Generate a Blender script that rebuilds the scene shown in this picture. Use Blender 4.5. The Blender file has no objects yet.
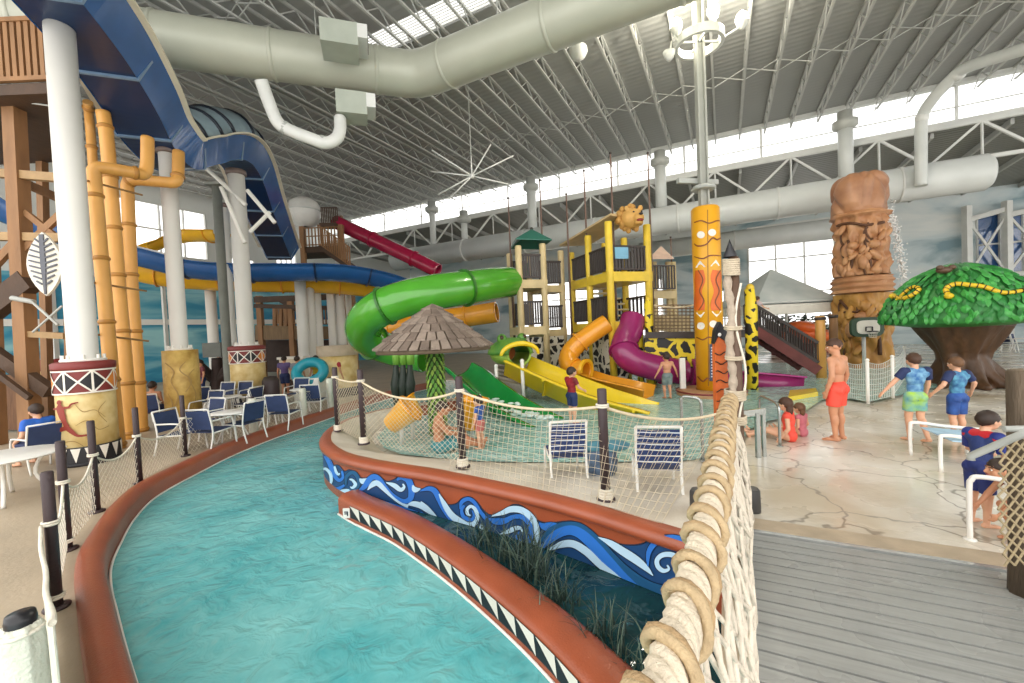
import bpy, math, random
from mathutils import Vector as V, Matrix, noise as NZ
random.seed(7)
PI = math.pi
SC = bpy.context.scene
COL = SC.collection
# ------------------------------------------------------------------ camera
FP = 420.0
PITCH, ROLL = 11.5 / 420.0, 0.045
CAM = V((0, 0, 2.2))
FW = V((0, math.cos(PITCH), -math.sin(PITCH)))
_u0 = V((0, math.sin(PITCH), math.cos(PITCH)))
_r0 = V((1, 0, 0))
RT = _r0 * math.cos(ROLL) - _u0 * math.sin(ROLL)
UP = _u0 * math.cos(ROLL) + _r0 * math.sin(ROLL)
def ray(px, py): return FW + RT * ((px - 512) / FP) + UP * ((341.5 - py) / FP)
def P(px, py, d): return CAM + ray(px, py) * d          # a point of the place at a depth
def G(px, py, z=0.0):                                     # a point on a level plane
    r = ray(px, py); return CAM + r * ((z - CAM.z) / r.z)
def pix(p):
    q = V(p) - CAM; d = q.dot(FW)
    return (512 + FP * q.dot(RT) / d, 341.5 - FP * q.dot(UP) / d, d)
def zat(py, px, d): return P(px, py, d).z
cam = bpy.data.cameras.new('camera'); co = bpy.data.objects.new('camera', cam); COL.objects.link(co)
cam.sensor_width = 36; cam.lens = FP / 1024 * 36; cam.clip_start = 0.05; cam.clip_end = 400
mw = Matrix.Identity(4)
for i in range(3):
    mw[i][0], mw[i][1], mw[i][2], mw[i][3] = RT[i], UP[i], -FW[i], CAM[i]
co.matrix_world = mw; SC.camera = co
# building axes: E1 along the bridge and the joists, E2 along the clerestory
AZ = math.radians(26.9)
E1 = V((math.sin(AZ), math.cos(AZ), 0)); E2 = V((-math.cos(AZ), math.sin(AZ), 0))
def B(a, b, z=0.0): return E1 * a + E2 * b + V((0, 0, z))
def AB(p): return (p.dot(E1), p.dot(E2))
# ------------------------------------------------------------------ materials
def lin(h):
    h = h.lstrip('#'); o = []
    for i in (0, 2, 4):
        c = int(h[i:i+2], 16) / 255
        o.append(c / 12.92 if c <= .04045 else ((c + .055) / 1.055) ** 2.4)
    return (*o, 1)
MATS = {}
def mat(name, col, rough=.5, var=.12, scale=3., bump=0., bscale=20., metal=0., spec=.5, col2=None, emit=0., trans=0., stretch=None, coat=0.):
    if name in MATS: return MATS[name]
    m = bpy.data.materials.new(name); m.use_nodes = True; nt = m.node_tree; N = nt.nodes; L = nt.links
    b = N['Principled BSDF']; c = lin(col)
    b.inputs['Roughness'].default_value = rough; b.inputs['Metallic'].default_value = metal
    b.inputs['Specular IOR Level'].default_value = spec; b.inputs['Coat Weight'].default_value = coat
    b.inputs['Transmission Weight'].default_value = trans
    tc = N.new('ShaderNodeTexCoord'); mp = N.new('ShaderNodeMapping')
    L.new(tc.outputs['Object'], mp.inputs['Vector'])
    if stretch: mp.inputs['Scale'].default_value = stretch
    n = N.new('ShaderNodeTexNoise'); n.inputs['Scale'].default_value = scale; n.inputs['Detail'].default_value = 5
    L.new(mp.outputs['Vector'], n.inputs['Vector'])
    r = N.new('ShaderNodeValToRGB'); r.color_ramp.elements[0].position = .3; r.color_ramp.elements[1].position = .7
    c2 = lin(col2) if col2 else None
    lo = c2 or tuple(x * (1 - var) for x in c[:3]) + (1,); hi = c if c2 else tuple(min(1, x * (1 + var)) for x in c[:3]) + (1,)
    r.color_ramp.elements[0].color = lo; r.color_ramp.elements[1].color = hi
    L.new(n.outputs['Fac'], r.inputs['Fac']); L.new(r.outputs['Color'], b.inputs['Base Color'])
    if emit:
        b.inputs['Emission Color'].default_value = c; b.inputs['Emission Strength'].default_value = emit
    if bump:
        n2 = N.new('ShaderNodeTexNoise'); n2.inputs['Scale'].default_value = bscale; n2.inputs['Detail'].default_value = 4
        L.new(mp.outputs['Vector'], n2.inputs['Vector'])
        bp = N.new('ShaderNodeBump'); bp.inputs['Strength'].default_value = bump; bp.inputs['Distance'].default_value = .03
        L.new(n2.outputs['Fac'], bp.inputs['Height']); L.new(bp.outputs['Normal'], b.inputs['Normal'])
    MATS[name] = m; return m
# ------------------------------------------------------------------ mesh builder
def frames(pts, closed=False, up=None):
    n = len(pts); T = []
    for i in range(n):
        a = pts[(i - 1) % n] if (closed or i > 0) else pts[i]
        b = pts[(i + 1) % n] if (closed or i < n - 1) else pts[i]
        t = b - a
        T.append(t.normalized() if t.length > 1e-9 else V((0, 0, 1)))
    out = []
    if up is not None:
        for t in T:
            s = t.cross(up); s = s.normalized() if s.length > 1e-6 else V((1, 0, 0))
            out.append((t, s, s.cross(t).normalized()))
        return out
    t = T[0]; a = V((0, 0, 1)) if abs(t.z) < .9 else V((1, 0, 0))
    s = t.cross(a).normalized()
    for i, t in enumerate(T):
        s = s - t * s.dot(t); s = s.normalized() if s.length > 1e-6 else t.orthogonal().normalized()
        out.append((t, s, s.cross(t).normalized()))
    return out
def cr(pts, n=8, closed=False):
    """Catmull-Rom through points"""
    pts = [V(p) for p in pts]; out = []; m = len(pts)
    rng = range(m if closed else m - 1)
    for i in rng:
        g = (lambda k: pts[k % m]) if closed else (lambda k: pts[max(0, min(m - 1, k))])
        p0, p1, p2, p3 = g(i - 1), g(i), g(i + 1), g(i + 2)
        for k in range(n):
            t = k / n
            out.append(.5 * ((2 * p1) + (p2 - p0) * t + (2 * p0 - 5 * p1 + 4 * p2 - p3) * t * t + (3 * p1 - p0 - 3 * p2 + p3) * t ** 3))
    if not closed: out.append(pts[-1].copy())
    return out
def resample(pts, step):
    L = [0]
    for a, b in zip(pts, pts[1:]): L.append(L[-1] + (b - a).length)
    n = max(2, int(round(L[-1] / step)) + 1); out = []; j = 0
    for i in range(n):
        s = L[-1] * i / (n - 1)
        while j < len(L) - 2 and L[j + 1] < s: j += 1
        d = L[j + 1] - L[j]
        out.append(pts[j].lerp(pts[j + 1], (s - L[j]) / d if d > 0 else 0))
    return out
SPLIT = {'cross_beam', 'brace', 'painted_eye', 'steel_bracket', 'upper_beam', 'strap', 'stair_tread', 'hanger', 'anchor_bolt', 'ring_spoke', 'spotted_skirt', 'lamp_arm', 'snake_band'}
class MB:
    def __init__(s): s.v = []; s.f = []; s.m = []; s.s = []
    def add(s, vs, fs, m=0, sm=False):
        o = len(s.v); s.v.extend(tuple(v) for v in vs)
        for f in fs: s.f.append(tuple(i + o for i in f)); s.m.append(m); s.s.append(sm)
        return s
    def box(s, c, size, rz=0, m=0, R=None):
        x, y, z = (k / 2 for k in size); M = R or Matrix.Rotation(rz, 3, 'Z'); c = V(c)
        vs = [c + M @ V((a * x, b * y, d * z)) for a in (-1, 1) for b in (-1, 1) for d in (-1, 1)]
        return s.add(vs, [(0, 1, 3, 2), (4, 6, 7, 5), (0, 4, 5, 1), (2, 3, 7, 6), (0, 2, 6, 4), (1, 5, 7, 3)], m)
    def beam(s, p, q, w, h, m=0, up=(0, 0, 1)):
        p, q = V(p), V(q); t = (q - p).normalized(); u = V(up)
        if abs(t.dot(u)) > .98: u = V((0, 1, 0))
        a = t.cross(u).normalized() * (w / 2); b = a.cross(t).normalized() * (h / 2)
        vs = [c + i * a + j * b for c in (p, q) for i, j in ((-1, -1), (1, -1), (1, 1), (-1, 1))]
        return s.add(vs, [(3, 2, 1, 0), (4, 5, 6, 7)] + [(i, (i + 1) % 4, 4 + (i + 1) % 4, 4 + i) for i in range(4)], m)
    def tube(s, pts, r, n=8, closed=False, m=0, caps=True, sm=True, twist=0):
        pts = [V(p) for p in pts]; k = len(pts); rr = r if isinstance(r, (list, tuple)) else [r] * k
        vs = []
        for i, (t, a, b) in enumerate(frames(pts, closed)):
            for j in range(n):
                g = 2 * PI * j / n + twist * i
                vs.append(pts[i] + (a * math.cos(g) + b * math.sin(g)) * rr[i])
        fs = []
        for i in range(k if closed else k - 1):
            i2 = (i + 1) % k
            for j in range(n):
                fs.append((i * n + j, i * n + (j + 1) % n, i2 * n + (j + 1) % n, i2 * n + j))
        s.add(vs, fs, m, sm)
        if caps and not closed:
            s.add(vs[:n], [tuple(range(n))[::-1]], m); s.add(vs[-n:], [tuple(range(n))], m)
        return s
    def cyl(s, p, q, r, r2=None, n=12, m=0, caps=True): return s.tube([p, q], [r, r if r2 is None else r2], n, m=m, caps=caps)
    def sweep(s, pts, prof, up=(0, 0, 1), closed=False, cprof=False, m=0, sm=False, scale=None):
        """prof: (side, up) pairs along the path; up fixed"""
        pts = [V(p) for p in pts]; n = len(prof); vs = []
        for i, (t, a, b) in enumerate(frames(pts, closed, V(up))):
            k = scale[i] if scale else 1
            vs += [pts[i] + a * x * k + b * y * k for x, y in prof]
        fs = []; K = len(pts)
        for i in range(K if closed else K - 1):
            i2 = (i + 1) % K
            for j in range(n if cprof else n - 1):
                fs.append((i * n + j, i2 * n + j, i2 * n + (j + 1) % n, i * n + (j + 1) % n))
        s.add(vs, fs, m, sm)
        if cprof and not closed:
            s.add(vs[:n], [tuple(range(n))], m); s.add(vs[-n:], [tuple(range(n))[::-1]], m)
        return s
    def lathe(s, prof, c, n=24, m=0, sm=True, fn=None, caps=True):
        c = V(c); vs = []
        for r, z in prof:
            for j in range(n):
                g = 2 * PI * j / n; k = fn(g, z) if fn else 0
                vs.append(c + V(((r + k) * math.cos(g), (r + k) * math.sin(g), z)))
        fs = [(i * n + j, i * n + (j + 1) % n, (i + 1) * n + (j + 1) % n, (i + 1) * n + j) for i in range(len(prof) - 1) for j in range(n)]
        s.add(vs, fs, m, sm)
        if caps:
            if prof[0][0] > 1e-4: s.add(vs[:n], [tuple(range(n))[::-1]], m)
            if prof[-1][0] > 1e-4: s.add(vs[-n:], [tuple(range(n))], m)
        return s
    def blob(s, c, rad, n=12, m=0, R=None, fn=None):
        c = V(c); rad = (rad,) * 3 if isinstance(rad, (int, float)) else rad; R = R or Matrix.Identity(3)
        k = max(4, n // 2 + 1); vs = []; fs = []
        for i in range(k + 1):
            t = PI * i / k
            for j in range(n):
                g = 2 * PI * j / n; d = V((math.sin(t) * math.cos(g), math.sin(t) * math.sin(g), math.cos(t)))
                f = fn(d) if fn else 1
                vs.append(c + R @ V((d.x * rad[0] * f, d.y * rad[1] * f, d.z * rad[2] * f)))
        for i in range(k):
            for j in range(n): fs.append((i * n + j, (i + 1) * n + j, (i + 1) * n + (j + 1) % n, i * n + (j + 1) % n))
        return s.add(vs, fs, m, True)
    def poly(s, pts, m=0): return s.add(pts, [tuple(range(len(pts)))], m)
    def slab(s, pts, t, m=0, n=None):
        """thick polygon: pts in space, thickness along n (default down)"""
        pts = [V(p) for p in pts]; d = (V(n) if n is not None else V((0, 0, -1))) * t; k = len(pts)
        vs = pts + [p + d for p in pts]
        return s.add(vs, [tuple(range(k)), tuple(range(k, 2 * k))[::-1]] + [(i, i + k, (i + 1) % k + k, (i + 1) % k) for i in range(k)], m)
    def grid(s, rows, m=0, sm=False):
        n = len(rows[0]); vs = [p for r in rows for p in r]
        return s.add(vs, [(i * n + j, i * n + j + 1, (i + 1) * n + j + 1, (i + 1) * n + j) for i in range(len(rows) - 1) for j in range(n - 1)], m, sm)
    def pieces(s):
        """the separate pieces, one builder each"""
        p = list(range(len(s.v)))
        def fd(i):
            while p[i] != i: p[i] = p[p[i]]; i = p[i]
            return i
        for f in s.f:
            for i in f[1:]: p[fd(i)] = fd(f[0])
        out = {}
        for f, m, sm in zip(s.f, s.m, s.s):
            k = fd(f[0]); o = out.setdefault(k, (MB(), {})); q, mp = o
            for i in f:
                if i not in mp: mp[i] = len(q.v); q.v.append(s.v[i])
            q.f.append(tuple(mp[i] for i in f)); q.m.append(m); q.s.append(sm)
        return [o[0] for o in out.values()]
    def build(s, name, mats, parent=None, fix=True):
        if name in SPLIT and parent is not None and s.f:
            ps = s.pieces()
            if 1 < len(ps) <= 60:
                for q in ps: o = q.build1(name, mats, parent, fix)
                return o
        return s.build1(name, mats, parent, fix)
    def build1(s, name, mats, parent=None, fix=True):
        me = bpy.data.meshes.new(name); me.from_pydata(s.v, [], s.f)
        for mm in (mats if isinstance(mats, (list, tuple)) else [mats]): me.materials.append(mm)
        me.polygons.foreach_set('material_index', s.m); me.polygons.foreach_set('use_smooth', s.s)
        if fix:
            import bmesh
            b = bmesh.new(); b.from_mesh(me); bmesh.ops.remove_doubles(b, verts=b.verts, dist=1e-5)
            bmesh.ops.recalc_face_normals(b, faces=b.faces); b.to_mesh(me); b.free()
        me.update()
        return link(name, me, parent)
WM = {}
def link(name, me, parent=None):
    o = bpy.data.objects.new(name, me); COL.objects.link(o)
    if parent is not None:
        o.parent = parent; w = WM.get(root(parent).name)
        if w is not None: me.transform(w.inverted())
    return o
def root(o):
    while o.parent is not None: o = o.parent
    return o
def tag(o, label, cat, group=None, kind=None):
    o['label'] = label; o['category'] = cat
    if group: o['group'] = group
    if kind: o['kind'] = kind
    return o
def struct(o, label=None):
    o['kind'] = 'structure'
    if label: o['label'] = label
    return o
def thing(name, label, cat, loc=(0, 0, 0), rz=0, group=None, local=False):
    """an Empty at the thing's base; parts added later in place coordinates, or in its own frame when local"""
    o = bpy.data.objects.new(name, None); COL.objects.link(o); o.empty_display_size = .1
    o.location = loc; o.rotation_euler = (0, 0, rz); tag(o, label, cat, group)
    if not local: WM[o.name] = Matrix.Translation(V(loc)) @ Matrix.Rotation(rz, 4, 'Z')
    return o
def kids(o): return [c for c in COL.objects if c.parent == o]
def copy_tree(o, parent=None):
    c = o.copy(); COL.objects.link(c)
    if parent is not None: c.parent = parent
    for k in kids(o): copy_tree(k, c)
    return c
def dup(o, loc, rz=0, label=None, group=None):
    c = copy_tree(o); c.location = loc; c.rotation_euler = (0, 0, rz)
    if label: c['label'] = label
    if group: c['group'] = group
    return c
def remeshed(mb, voxel, smooth=2, fac=.5):
    """one continuous surface from overlapping volumes"""
    me = bpy.data.meshes.new('tmp'); me.from_pydata(mb.v, [], mb.f); me.update()
    o = bpy.data.objects.new('tmp', me); COL.objects.link(o)
    r = o.modifiers.new('r', 'REMESH'); r.mode = 'VOXEL'; r.voxel_size = voxel; r.use_smooth_shade = True
    if smooth:
        q = o.modifiers.new('s', 'SMOOTH'); q.iterations = smooth; q.factor = fac
    dg = bpy.context.evaluated_depsgraph_get(); dg.update()
    out = bpy.data.meshes.new_from_object(o.evaluated_get(dg))
    bpy.data.objects.remove(o); bpy.data.meshes.remove(me)
    for p in out.polygons: p.use_smooth = True
    return out
def net(mb, rows, r=.004, m=0, n=4):
    """knotted diamond or square net: rows of points, lines along rows and columns"""
    for row in rows: mb.tube(row, r, n, m=m, caps=False)
    for j in range(len(rows[0])): mb.tube([row[j] for row in rows], r, n, m=m, caps=False)
def diamond(mb, fn, nu, nv, r, m=0, n=4):
    """diamond net over the patch fn(u,v)"""
    for i in range(-nv, nu + 1):
        for sg in (1, -1):
            pts = []
            for k in range(nv + 1):
                u = i + k if sg == 1 else i + nv - k
                if 0 <= u <= nu: pts.append(fn(u / nu, k / nv))
            if len(pts) > 1: mb.tube(pts, r, n, m=m, caps=False)
# ------------------------------------------------------------------ world and light
w = bpy.data.worlds.new('daylight'); SC.world = w; w.use_nodes = True
bg = w.node_tree.nodes['Background']; bg.inputs[0].default_value = (1.0, .985, .96, 1); bg.inputs[1].default_value = 1.25
SC.view_settings.view_transform = 'Standard'; SC.view_settings.look = 'None'
SC.view_settings.gamma = 1; SC.view_settings.use_curve_mapping = False; SC.view_settings.exposure = 1.2
SC.cycles.use_denoising = True; SC.cycles.max_bounces = 8; SC.cycles.transparent_max_bounces = 16
SC.cycles.caustics_reflective = False; SC.cycles.caustics_refractive = False; SC.cycles.sample_clamp_indirect = 6
# ------------------------------------------------------------------ setting materials
M_terra = mat('terracotta_paint', '9a4f33', .3, .1, 2.5, .15, 60)
M_deck = mat('sand_deck', 'b0a089', .45, .14, 1.2, .15, 25)
M_white = mat('white_paint', 'eeebe4', .45, .04, 2)
M_grey = mat('grey_steel', 'aeb0aa', .5, .08, 2)
M_ltgrey = mat('pale_steel', 'd6d7d2', .45, .06, 2)
M_duct = mat('duct_metal', 'b4b6a6', .42, .06, .8, metal=.1)
M_conc = mat('threshold_concrete', 'b5a48c', .6, .16, 3, .25, 30)
def stone_floor():
    m = bpy.data.materials.new('wet_stamped_stone'); m.use_nodes = True; nt = m.node_tree; N = nt.nodes; L = nt.links; b = N['Principled BSDF']
    tc = N.new('ShaderNodeTexCoord')
    n = N.new('ShaderNodeTexNoise'); n.inputs['Scale'].default_value = .7; n.inputs['Detail'].default_value = 6; L.new(tc.outputs['Object'], n.inputs['Vector'])
    r = N.new('ShaderNodeValToRGB'); r.color_ramp.elements[0].position = .32; r.color_ramp.elements[1].position = .68
    r.color_ramp.elements[0].color = lin('c3b59c'); r.color_ramp.elements[1].color = lin('f0ebe1'); L.new(n.outputs['Fac'], r.inputs['Fac'])
    nd = N.new('ShaderNodeTexNoise'); nd.inputs['Scale'].default_value = 1.3; nd.inputs['Detail'].default_value = 3; L.new(tc.outputs['Object'], nd.inputs['Vector'])
    mixv = N.new('ShaderNodeVectorMath'); mixv.operation = 'MULTIPLY_ADD'; mixv.inputs[1].default_value = (.9, .9, .9)
    L.new(nd.outputs['Color'], mixv.inputs[0]); L.new(tc.outputs['Object'], mixv.inputs[2])
    vo = N.new('ShaderNodeTexVoronoi'); vo.feature = 'DISTANCE_TO_EDGE'; vo.inputs['Scale'].default_value = .8; L.new(mixv.outputs[0], vo.inputs['Vector'])
    cr_ = N.new('ShaderNodeValToRGB'); cr_.color_ramp.elements[0].position = .004; cr_.color_ramp.elements[1].position = .016
    cr_.color_ramp.elements[0].color = lin('5a4c3c'); cr_.color_ramp.elements[1].color = (1, 1, 1, 1); L.new(vo.outputs['Distance'], cr_.inputs['Fac'])
    mx = N.new('ShaderNodeMixRGB'); mx.blend_type = 'MULTIPLY'; mx.inputs[0].default_value = .55
    L.new(r.outputs['Color'], mx.inputs[1]); L.new(cr_.outputs['Color'], mx.inputs[2]); L.new(mx.outputs['Color'], b.inputs['Base Color'])
    n3 = N.new('ShaderNodeTexNoise'); n3.inputs['Scale'].default_value = .9; n3.inputs['Detail'].default_value = 4; L.new(tc.outputs['Object'], n3.inputs['Vector'])
    rr = N.new('ShaderNodeMapRange'); rr.inputs[1].default_value = .4; rr.inputs[2].default_value = .62; rr.inputs[3].default_value = .06; rr.inputs[4].default_value = .34
    L.new(n3.outputs['Fac'], rr.inputs[0]); L.new(rr.outputs[0], b.inputs['Roughness'])
    n4 = N.new('ShaderNodeTexNoise'); n4.inputs['Scale'].default_value = 9; n4.inputs['Detail'].default_value = 5; L.new(tc.outputs['Object'], n4.inputs['Vector'])
    bp = N.new('ShaderNodeBump'); bp.inputs['Strength'].default_value = .35; bp.inputs['Distance'].default_value = .02
    L.new(n4.outputs['Fac'], bp.inputs['Height']); L.new(bp.outputs['Normal'], b.inputs['Normal'])
    b.inputs['Specular IOR Level'].default_value = .6
    return m
M_stone = stone_floor()
def water(name, c1, c2, scale, bscale, bstr, rough=.06, spec=.5, foam=None):
    m = bpy.data.materials.new(name); m.use_nodes = True; nt = m.node_tree; N = nt.nodes; L = nt.links; b = N['Principled BSDF']
    tc = N.new('ShaderNodeTexCoord')
    nw = N.new('ShaderNodeTexNoise'); nw.inputs['Scale'].default_value = 1.2; L.new(tc.outputs['Object'], nw.inputs['Vector'])
    ma = N.new('ShaderNodeVectorMath'); ma.operation = 'MULTIPLY_ADD'; ma.inputs[1].default_value = (.22, .22, 0); L.new(nw.outputs['Color'], ma.inputs[0]); L.new(tc.outputs['Object'], ma.inputs[2])
    n = N.new('ShaderNodeTexNoise'); n.inputs['Scale'].default_value = scale; n.inputs['Detail'].default_value = 6; n.inputs['Roughness'].default_value = .62; L.new(ma.outputs[0], n.inputs['Vector'])
    r = N.new('ShaderNodeValToRGB'); r.color_ramp.elements[0].position = .3; r.color_ramp.elements[1].position = .72
    r.color_ramp.elements[0].color = lin(c1); r.color_ramp.elements[1].color = lin(c2)
    if foam:
        e = r.color_ramp.elements.new(.86); e.color = lin(foam)
    L.new(n.outputs['Fac'], r.inputs['Fac']); L.new(r.outputs['Color'], b.inputs['Base Color'])
    n2 = N.new('ShaderNodeTexNoise'); n2.inputs['Scale'].default_value = bscale; n2.inputs['Detail'].default_value = 3; n2.inputs['Distortion'].default_value = .8; L.new(ma.outputs[0], n2.inputs['Vector'])
    bp = N.new('ShaderNodeBump'); bp.inputs['Strength'].default_value = bstr; bp.inputs['Distance'].default_value = .12
    L.new(n2.outputs['Fac'], bp.inputs['Height']); L.new(bp.outputs['Normal'], b.inputs['Normal'])
    b.inputs['Roughness'].default_value = rough; b.inputs['Specular IOR Level'].default_value = spec; b.inputs['IOR'].default_value = 1.33
    return m
M_river = water('river_water', '459fa4', '86c6c4', .9, 4.2, .5)
M_pool = water('splash_pool_water', '7cb5aa', 'c5e0d8', 2.2, 7, 1.0, foam='f2f8f5')
M_dark_water = water('planter_water', '0d2a2e', '1d4a4c', 1.5, 4, .3)
# ------------------------------------------------------------------ levels
ZL, ZC, ZW, ZR, ZI = -.1, -.05, -.30, .40, .04     # left deck, coping, river, island rim, island inner edge
# left coping: outer top edge and the waterline (traced once, on their own levels)
cop_out = [(120, 900), (95, 740), (86, 683), (80, 643), (76, 603), (74, 576), (78, 554), (91, 532), (111, 506), (140, 483), (190, 459), (222, 445), (260, 431), (300, 418), (338, 406), (375, 395), (412, 386), (440, 381)]
LC = cr([G(x, y, ZC) for x, y in cop_out], 8)
def offset(pts, d):
    out = []
    for (t, s, u), p in zip(frames(pts, up=V((0, 0, 1))), pts): out.append(p + s * d)
    return out
mb = MB()
prof = [(0, -.06), (0, .0), (.02, .03), (.08, .045), (.15, .04), (.21, .0), (.235, -.06), (.24, -.6)]
mb.sweep(LC, prof, sm=True)
o = mb.build('river_coping', M_terra); struct(o, 'terracotta painted coping curving along the left bank of the river')
# left deck
ld = [p.copy() for p in LC]; mb = MB()
far = [B(20, 18, 0), B(45, 32.2, 0), B(-6, 32.2, 0), B(-12, 8, 0)]
mb.poly([V((p.x, p.y, ZL)) for p in ld + far])
o = mb.build('floor_deck', M_deck); struct(o, 'sand coloured dining deck left of the river')
mb = MB(); mb.slab([B(17.6, -12, -.115), B(46, -12, -.115), B(46, 32.2, -.115), B(17.6, 32.2, -.115)], .1)
o = mb.build('floor_back', M_deck); struct(o, 'pale floor at the far end of the hall')
# river
mb = MB(); mb.poly([V((-7, -2, ZW)), V((2.6, -2, ZW)), V((2.6, 4.5, ZW)), V((4.5, 26, ZW)), V((-9, 26, ZW))])
o = mb.build('river_water', M_river); struct(o, 'turquoise lazy river water')
# island rim: outer lip on level ZR
rim_px = [(470, 396), (430, 401), (385, 408), (350, 417), (328, 428), (322, 441), (336, 453), (360, 460), (392, 466), (425, 471), (456, 477), (494, 485), (539, 495), (588, 508), (640, 524), (695, 541), (730, 553)]
RIM = cr([G(x, y, ZR) for x, y in rim_px], 8)
mb = MB()
mb.sweep(RIM, [(-.15, -.005), (-.08, .0), (-.03, -.005), (.02, -.03), (.05, -.075), (.04, -.12), (.0, -.14)], sm=True, m=0)
mb.sweep(RIM, [(.0, -.13), (0, -.95)], m=0)
o = mb.build('wall_island', M_terra); struct(o, 'terracotta retaining wall of the island with a rounded lip'); ISL = o
inn_px = [(485, 404), (440, 409), (405, 417), (382, 426), (372, 435), (376, 446), (386, 453), (405, 456), (432, 458), (455, 460), (478, 462), (515, 463), (560, 463), (610, 463), (660, 462), (705, 461), (738, 458)]
INN = cr([G(x, y, ZI) for x, y in inn_px], 8)
mb = MB(); RI = [p + s * -.14 + V((0, 0, -.006)) for (t, s, u), p in zip(frames(RIM, up=V((0, 0, 1))), RIM)]
mb.grid([RI, [a.lerp(b, .5) + V((0, 0, .04)) for a, b in zip(RI, INN)], INN, [V((p.x, p.y, -.05)) for p in INN]])
o = mb.build('floor_island', mat('island_deck_paint', 'e8e0d2', .5, .2, 2.2, .2, 40, col2='cfc3b0')); struct(o, 'pale island deck sloping into the splash pool')
# activity floor
GA = G(745, 531, 0); a0, b0 = AB(GA)             # the far left corner of the bridge deck
mb = MB()
fl = [V((p.x, p.y, 0)) for p in INN] + [B(a0 + .9, b0 + .22, 0), B(a0 + .001, b0 + .22, 0), B(a0, -14, 0), B(10, -30, 0), B(45, -45, 0), B(45, 18, 0)]
fl = fl[::-1]
mb.poly(fl)
o = mb.build('floor', M_stone); struct(o, 'wet stamped stone floor of the splash area')
# pool water sheet over the splash area
pool_px = [(470, 408), (420, 416), (385, 428), (376, 437), (384, 448), (400, 454), (440, 458), (478, 461), (520, 462), (600, 462), (690, 460), (738, 452), (748, 430), (768, 421), (800, 414), (822, 400), (842, 398), (870, 402), (905, 394), (935, 388), (960, 378), (930, 366), (860, 362), (800, 362), (740, 364), (640, 368), (560, 372), (500, 378)]
mb = MB(); mb.poly([G(x, y, .05) for x, y in pool_px])
o = mb.build('pool_water', M_pool); struct(o, 'shallow rippling water of the splash pool')
# lower curb with painted band, and the planter behind it
curb_px = [(338, 497), (350, 504), (370, 513), (394, 524), (418, 539), (442, 555), (480, 584), (528, 625), (580, 678), (640, 750), (690, 830)]
CURB = cr([G(x, y, -.05) for x, y in curb_px], 8)
mb = MB()
mb.sweep(CURB, [(.0, -.4), (.0, -.03), (-.02, 0), (-.08, .03), (-.2, .035), (-.3, .02), (-.36, -.03), (-.37, -.4)], sm=True)
o = mb.build('planter_curb', M_terra); struct(o, 'lower terracotta curb between the river and the planter')
mb = MB(); IN = offset(CURB, -.3)
mb.poly([V((p.x, p.y, -.17)) for p in IN] + [V((1.9, 1.2, -.17)), V((2.1, 3.6, -.17))] + [V((p.x, p.y, -.17)) for p in RIM[::-1][0:84]])
o = mb.build('planter_water', M_dark_water); struct(o, 'dark still water of the planter under the mural')
mb = MB()                                                # white waterline strips
mb.tube([V((p.x, p.y, ZW + .012)) for p in offset(CURB, .012)], .014, 6)
mb.tube([V((p.x, p.y, ZW + .012)) for p in offset(LC, .255)][8:], .014, 6)
o = mb.build('trim_1', M_white); struct(o, 'white waterline strip')
# bridge deck
M_plank = mat('weathered_deck_board', '8f8f8b', .38, .16, 2.2, .25, 14, stretch=(1, 1, 1))
def plank_mat():
    m = bpy.data.materials.new('weathered_deck_boards'); m.use_nodes = True; nt = m.node_tree; N = nt.nodes; L = nt.links; b = N['Principled BSDF']
    tc = N.new('ShaderNodeTexCoord'); mp = N.new('ShaderNodeMapping'); mp.inputs['Rotation'].default_value = (0, 0, -math.atan2(E2.y, E2.x)); L.new(tc.outputs['Object'], mp.inputs['Vector'])
    m2 = N.new('ShaderNodeMapping'); m2.inputs['Scale'].default_value = (1.1, 16, 1); L.new(mp.outputs[0], m2.inputs['Vector'])
    n = N.new('ShaderNodeTexNoise'); n.inputs['Scale'].default_value = 2; n.inputs['Detail'].default_value = 7; L.new(m2.outputs[0], n.inputs['Vector'])
    r = N.new('ShaderNodeValToRGB'); r.color_ramp.elements[0].position = .3; r.color_ramp.elements[1].position = .7
    r.color_ramp.elements[0].color = lin('8d8e8a'); r.color_ramp.elements[1].color = lin('9d9e9a'); L.new(n.outputs['Fac'], r.inputs['Fac']); L.new(r.outputs[0], b.inputs['Base Color'])
    n3 = N.new('ShaderNodeTexNoise'); n3.inputs['Scale'].default_value = 1.6; n3.inputs['Detail'].default_value = 3; L.new(mp.outputs[0], n3.inputs['Vector'])
    rr = N.new('ShaderNodeMapRange'); rr.inputs[1].default_value = .38; rr.inputs[2].default_value = .65; rr.inputs[3].default_value = .16; rr.inputs[4].default_value = .45; L.new(n3.outputs['Fac'], rr.inputs[0]); L.new(rr.outputs[0], b.inputs['Roughness'])
    bp = N.new('ShaderNodeBump'); bp.inputs['Strength'].default_value = .25; bp.inputs['Distance'].default_value = .01; L.new(n.outputs['Fac'], bp.inputs['Height']); L.new(bp.outputs[0], b.inputs['Normal'])
    return m
mb = MB(); a = a0 - .02; pw = .145; i = 0
while a - pw > -1.2:
    c = B(a - pw / 2, (b0 - 8 + b0 + .02) / 2, -.02)
    mb.box(c, (8.02, pw - .021, .04), rz=math.atan2(E2.y, E2.x)); a -= pw; i += 1
mb2 = MB(); mb2.slab([B(a0, b0, -.06), B(a0, b0 - 9, -.06), B(-1.3, b0 - 9, -.06), B(-1.3, b0, -.06)], .05); mb2.build('trim_7', mat('gap_darkening_black', '12100e', .8, .1)); struct(bpy.data.objects['trim_7'], 'dark slab added under the bridge planks to darken the gaps')  # added near-black slab: blocks light from below so plank gaps read as shade
o = mb.build('floor_bridge', plank_mat(), fix=False); struct(o, 'grey weathered plank deck of the bridge')
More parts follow.
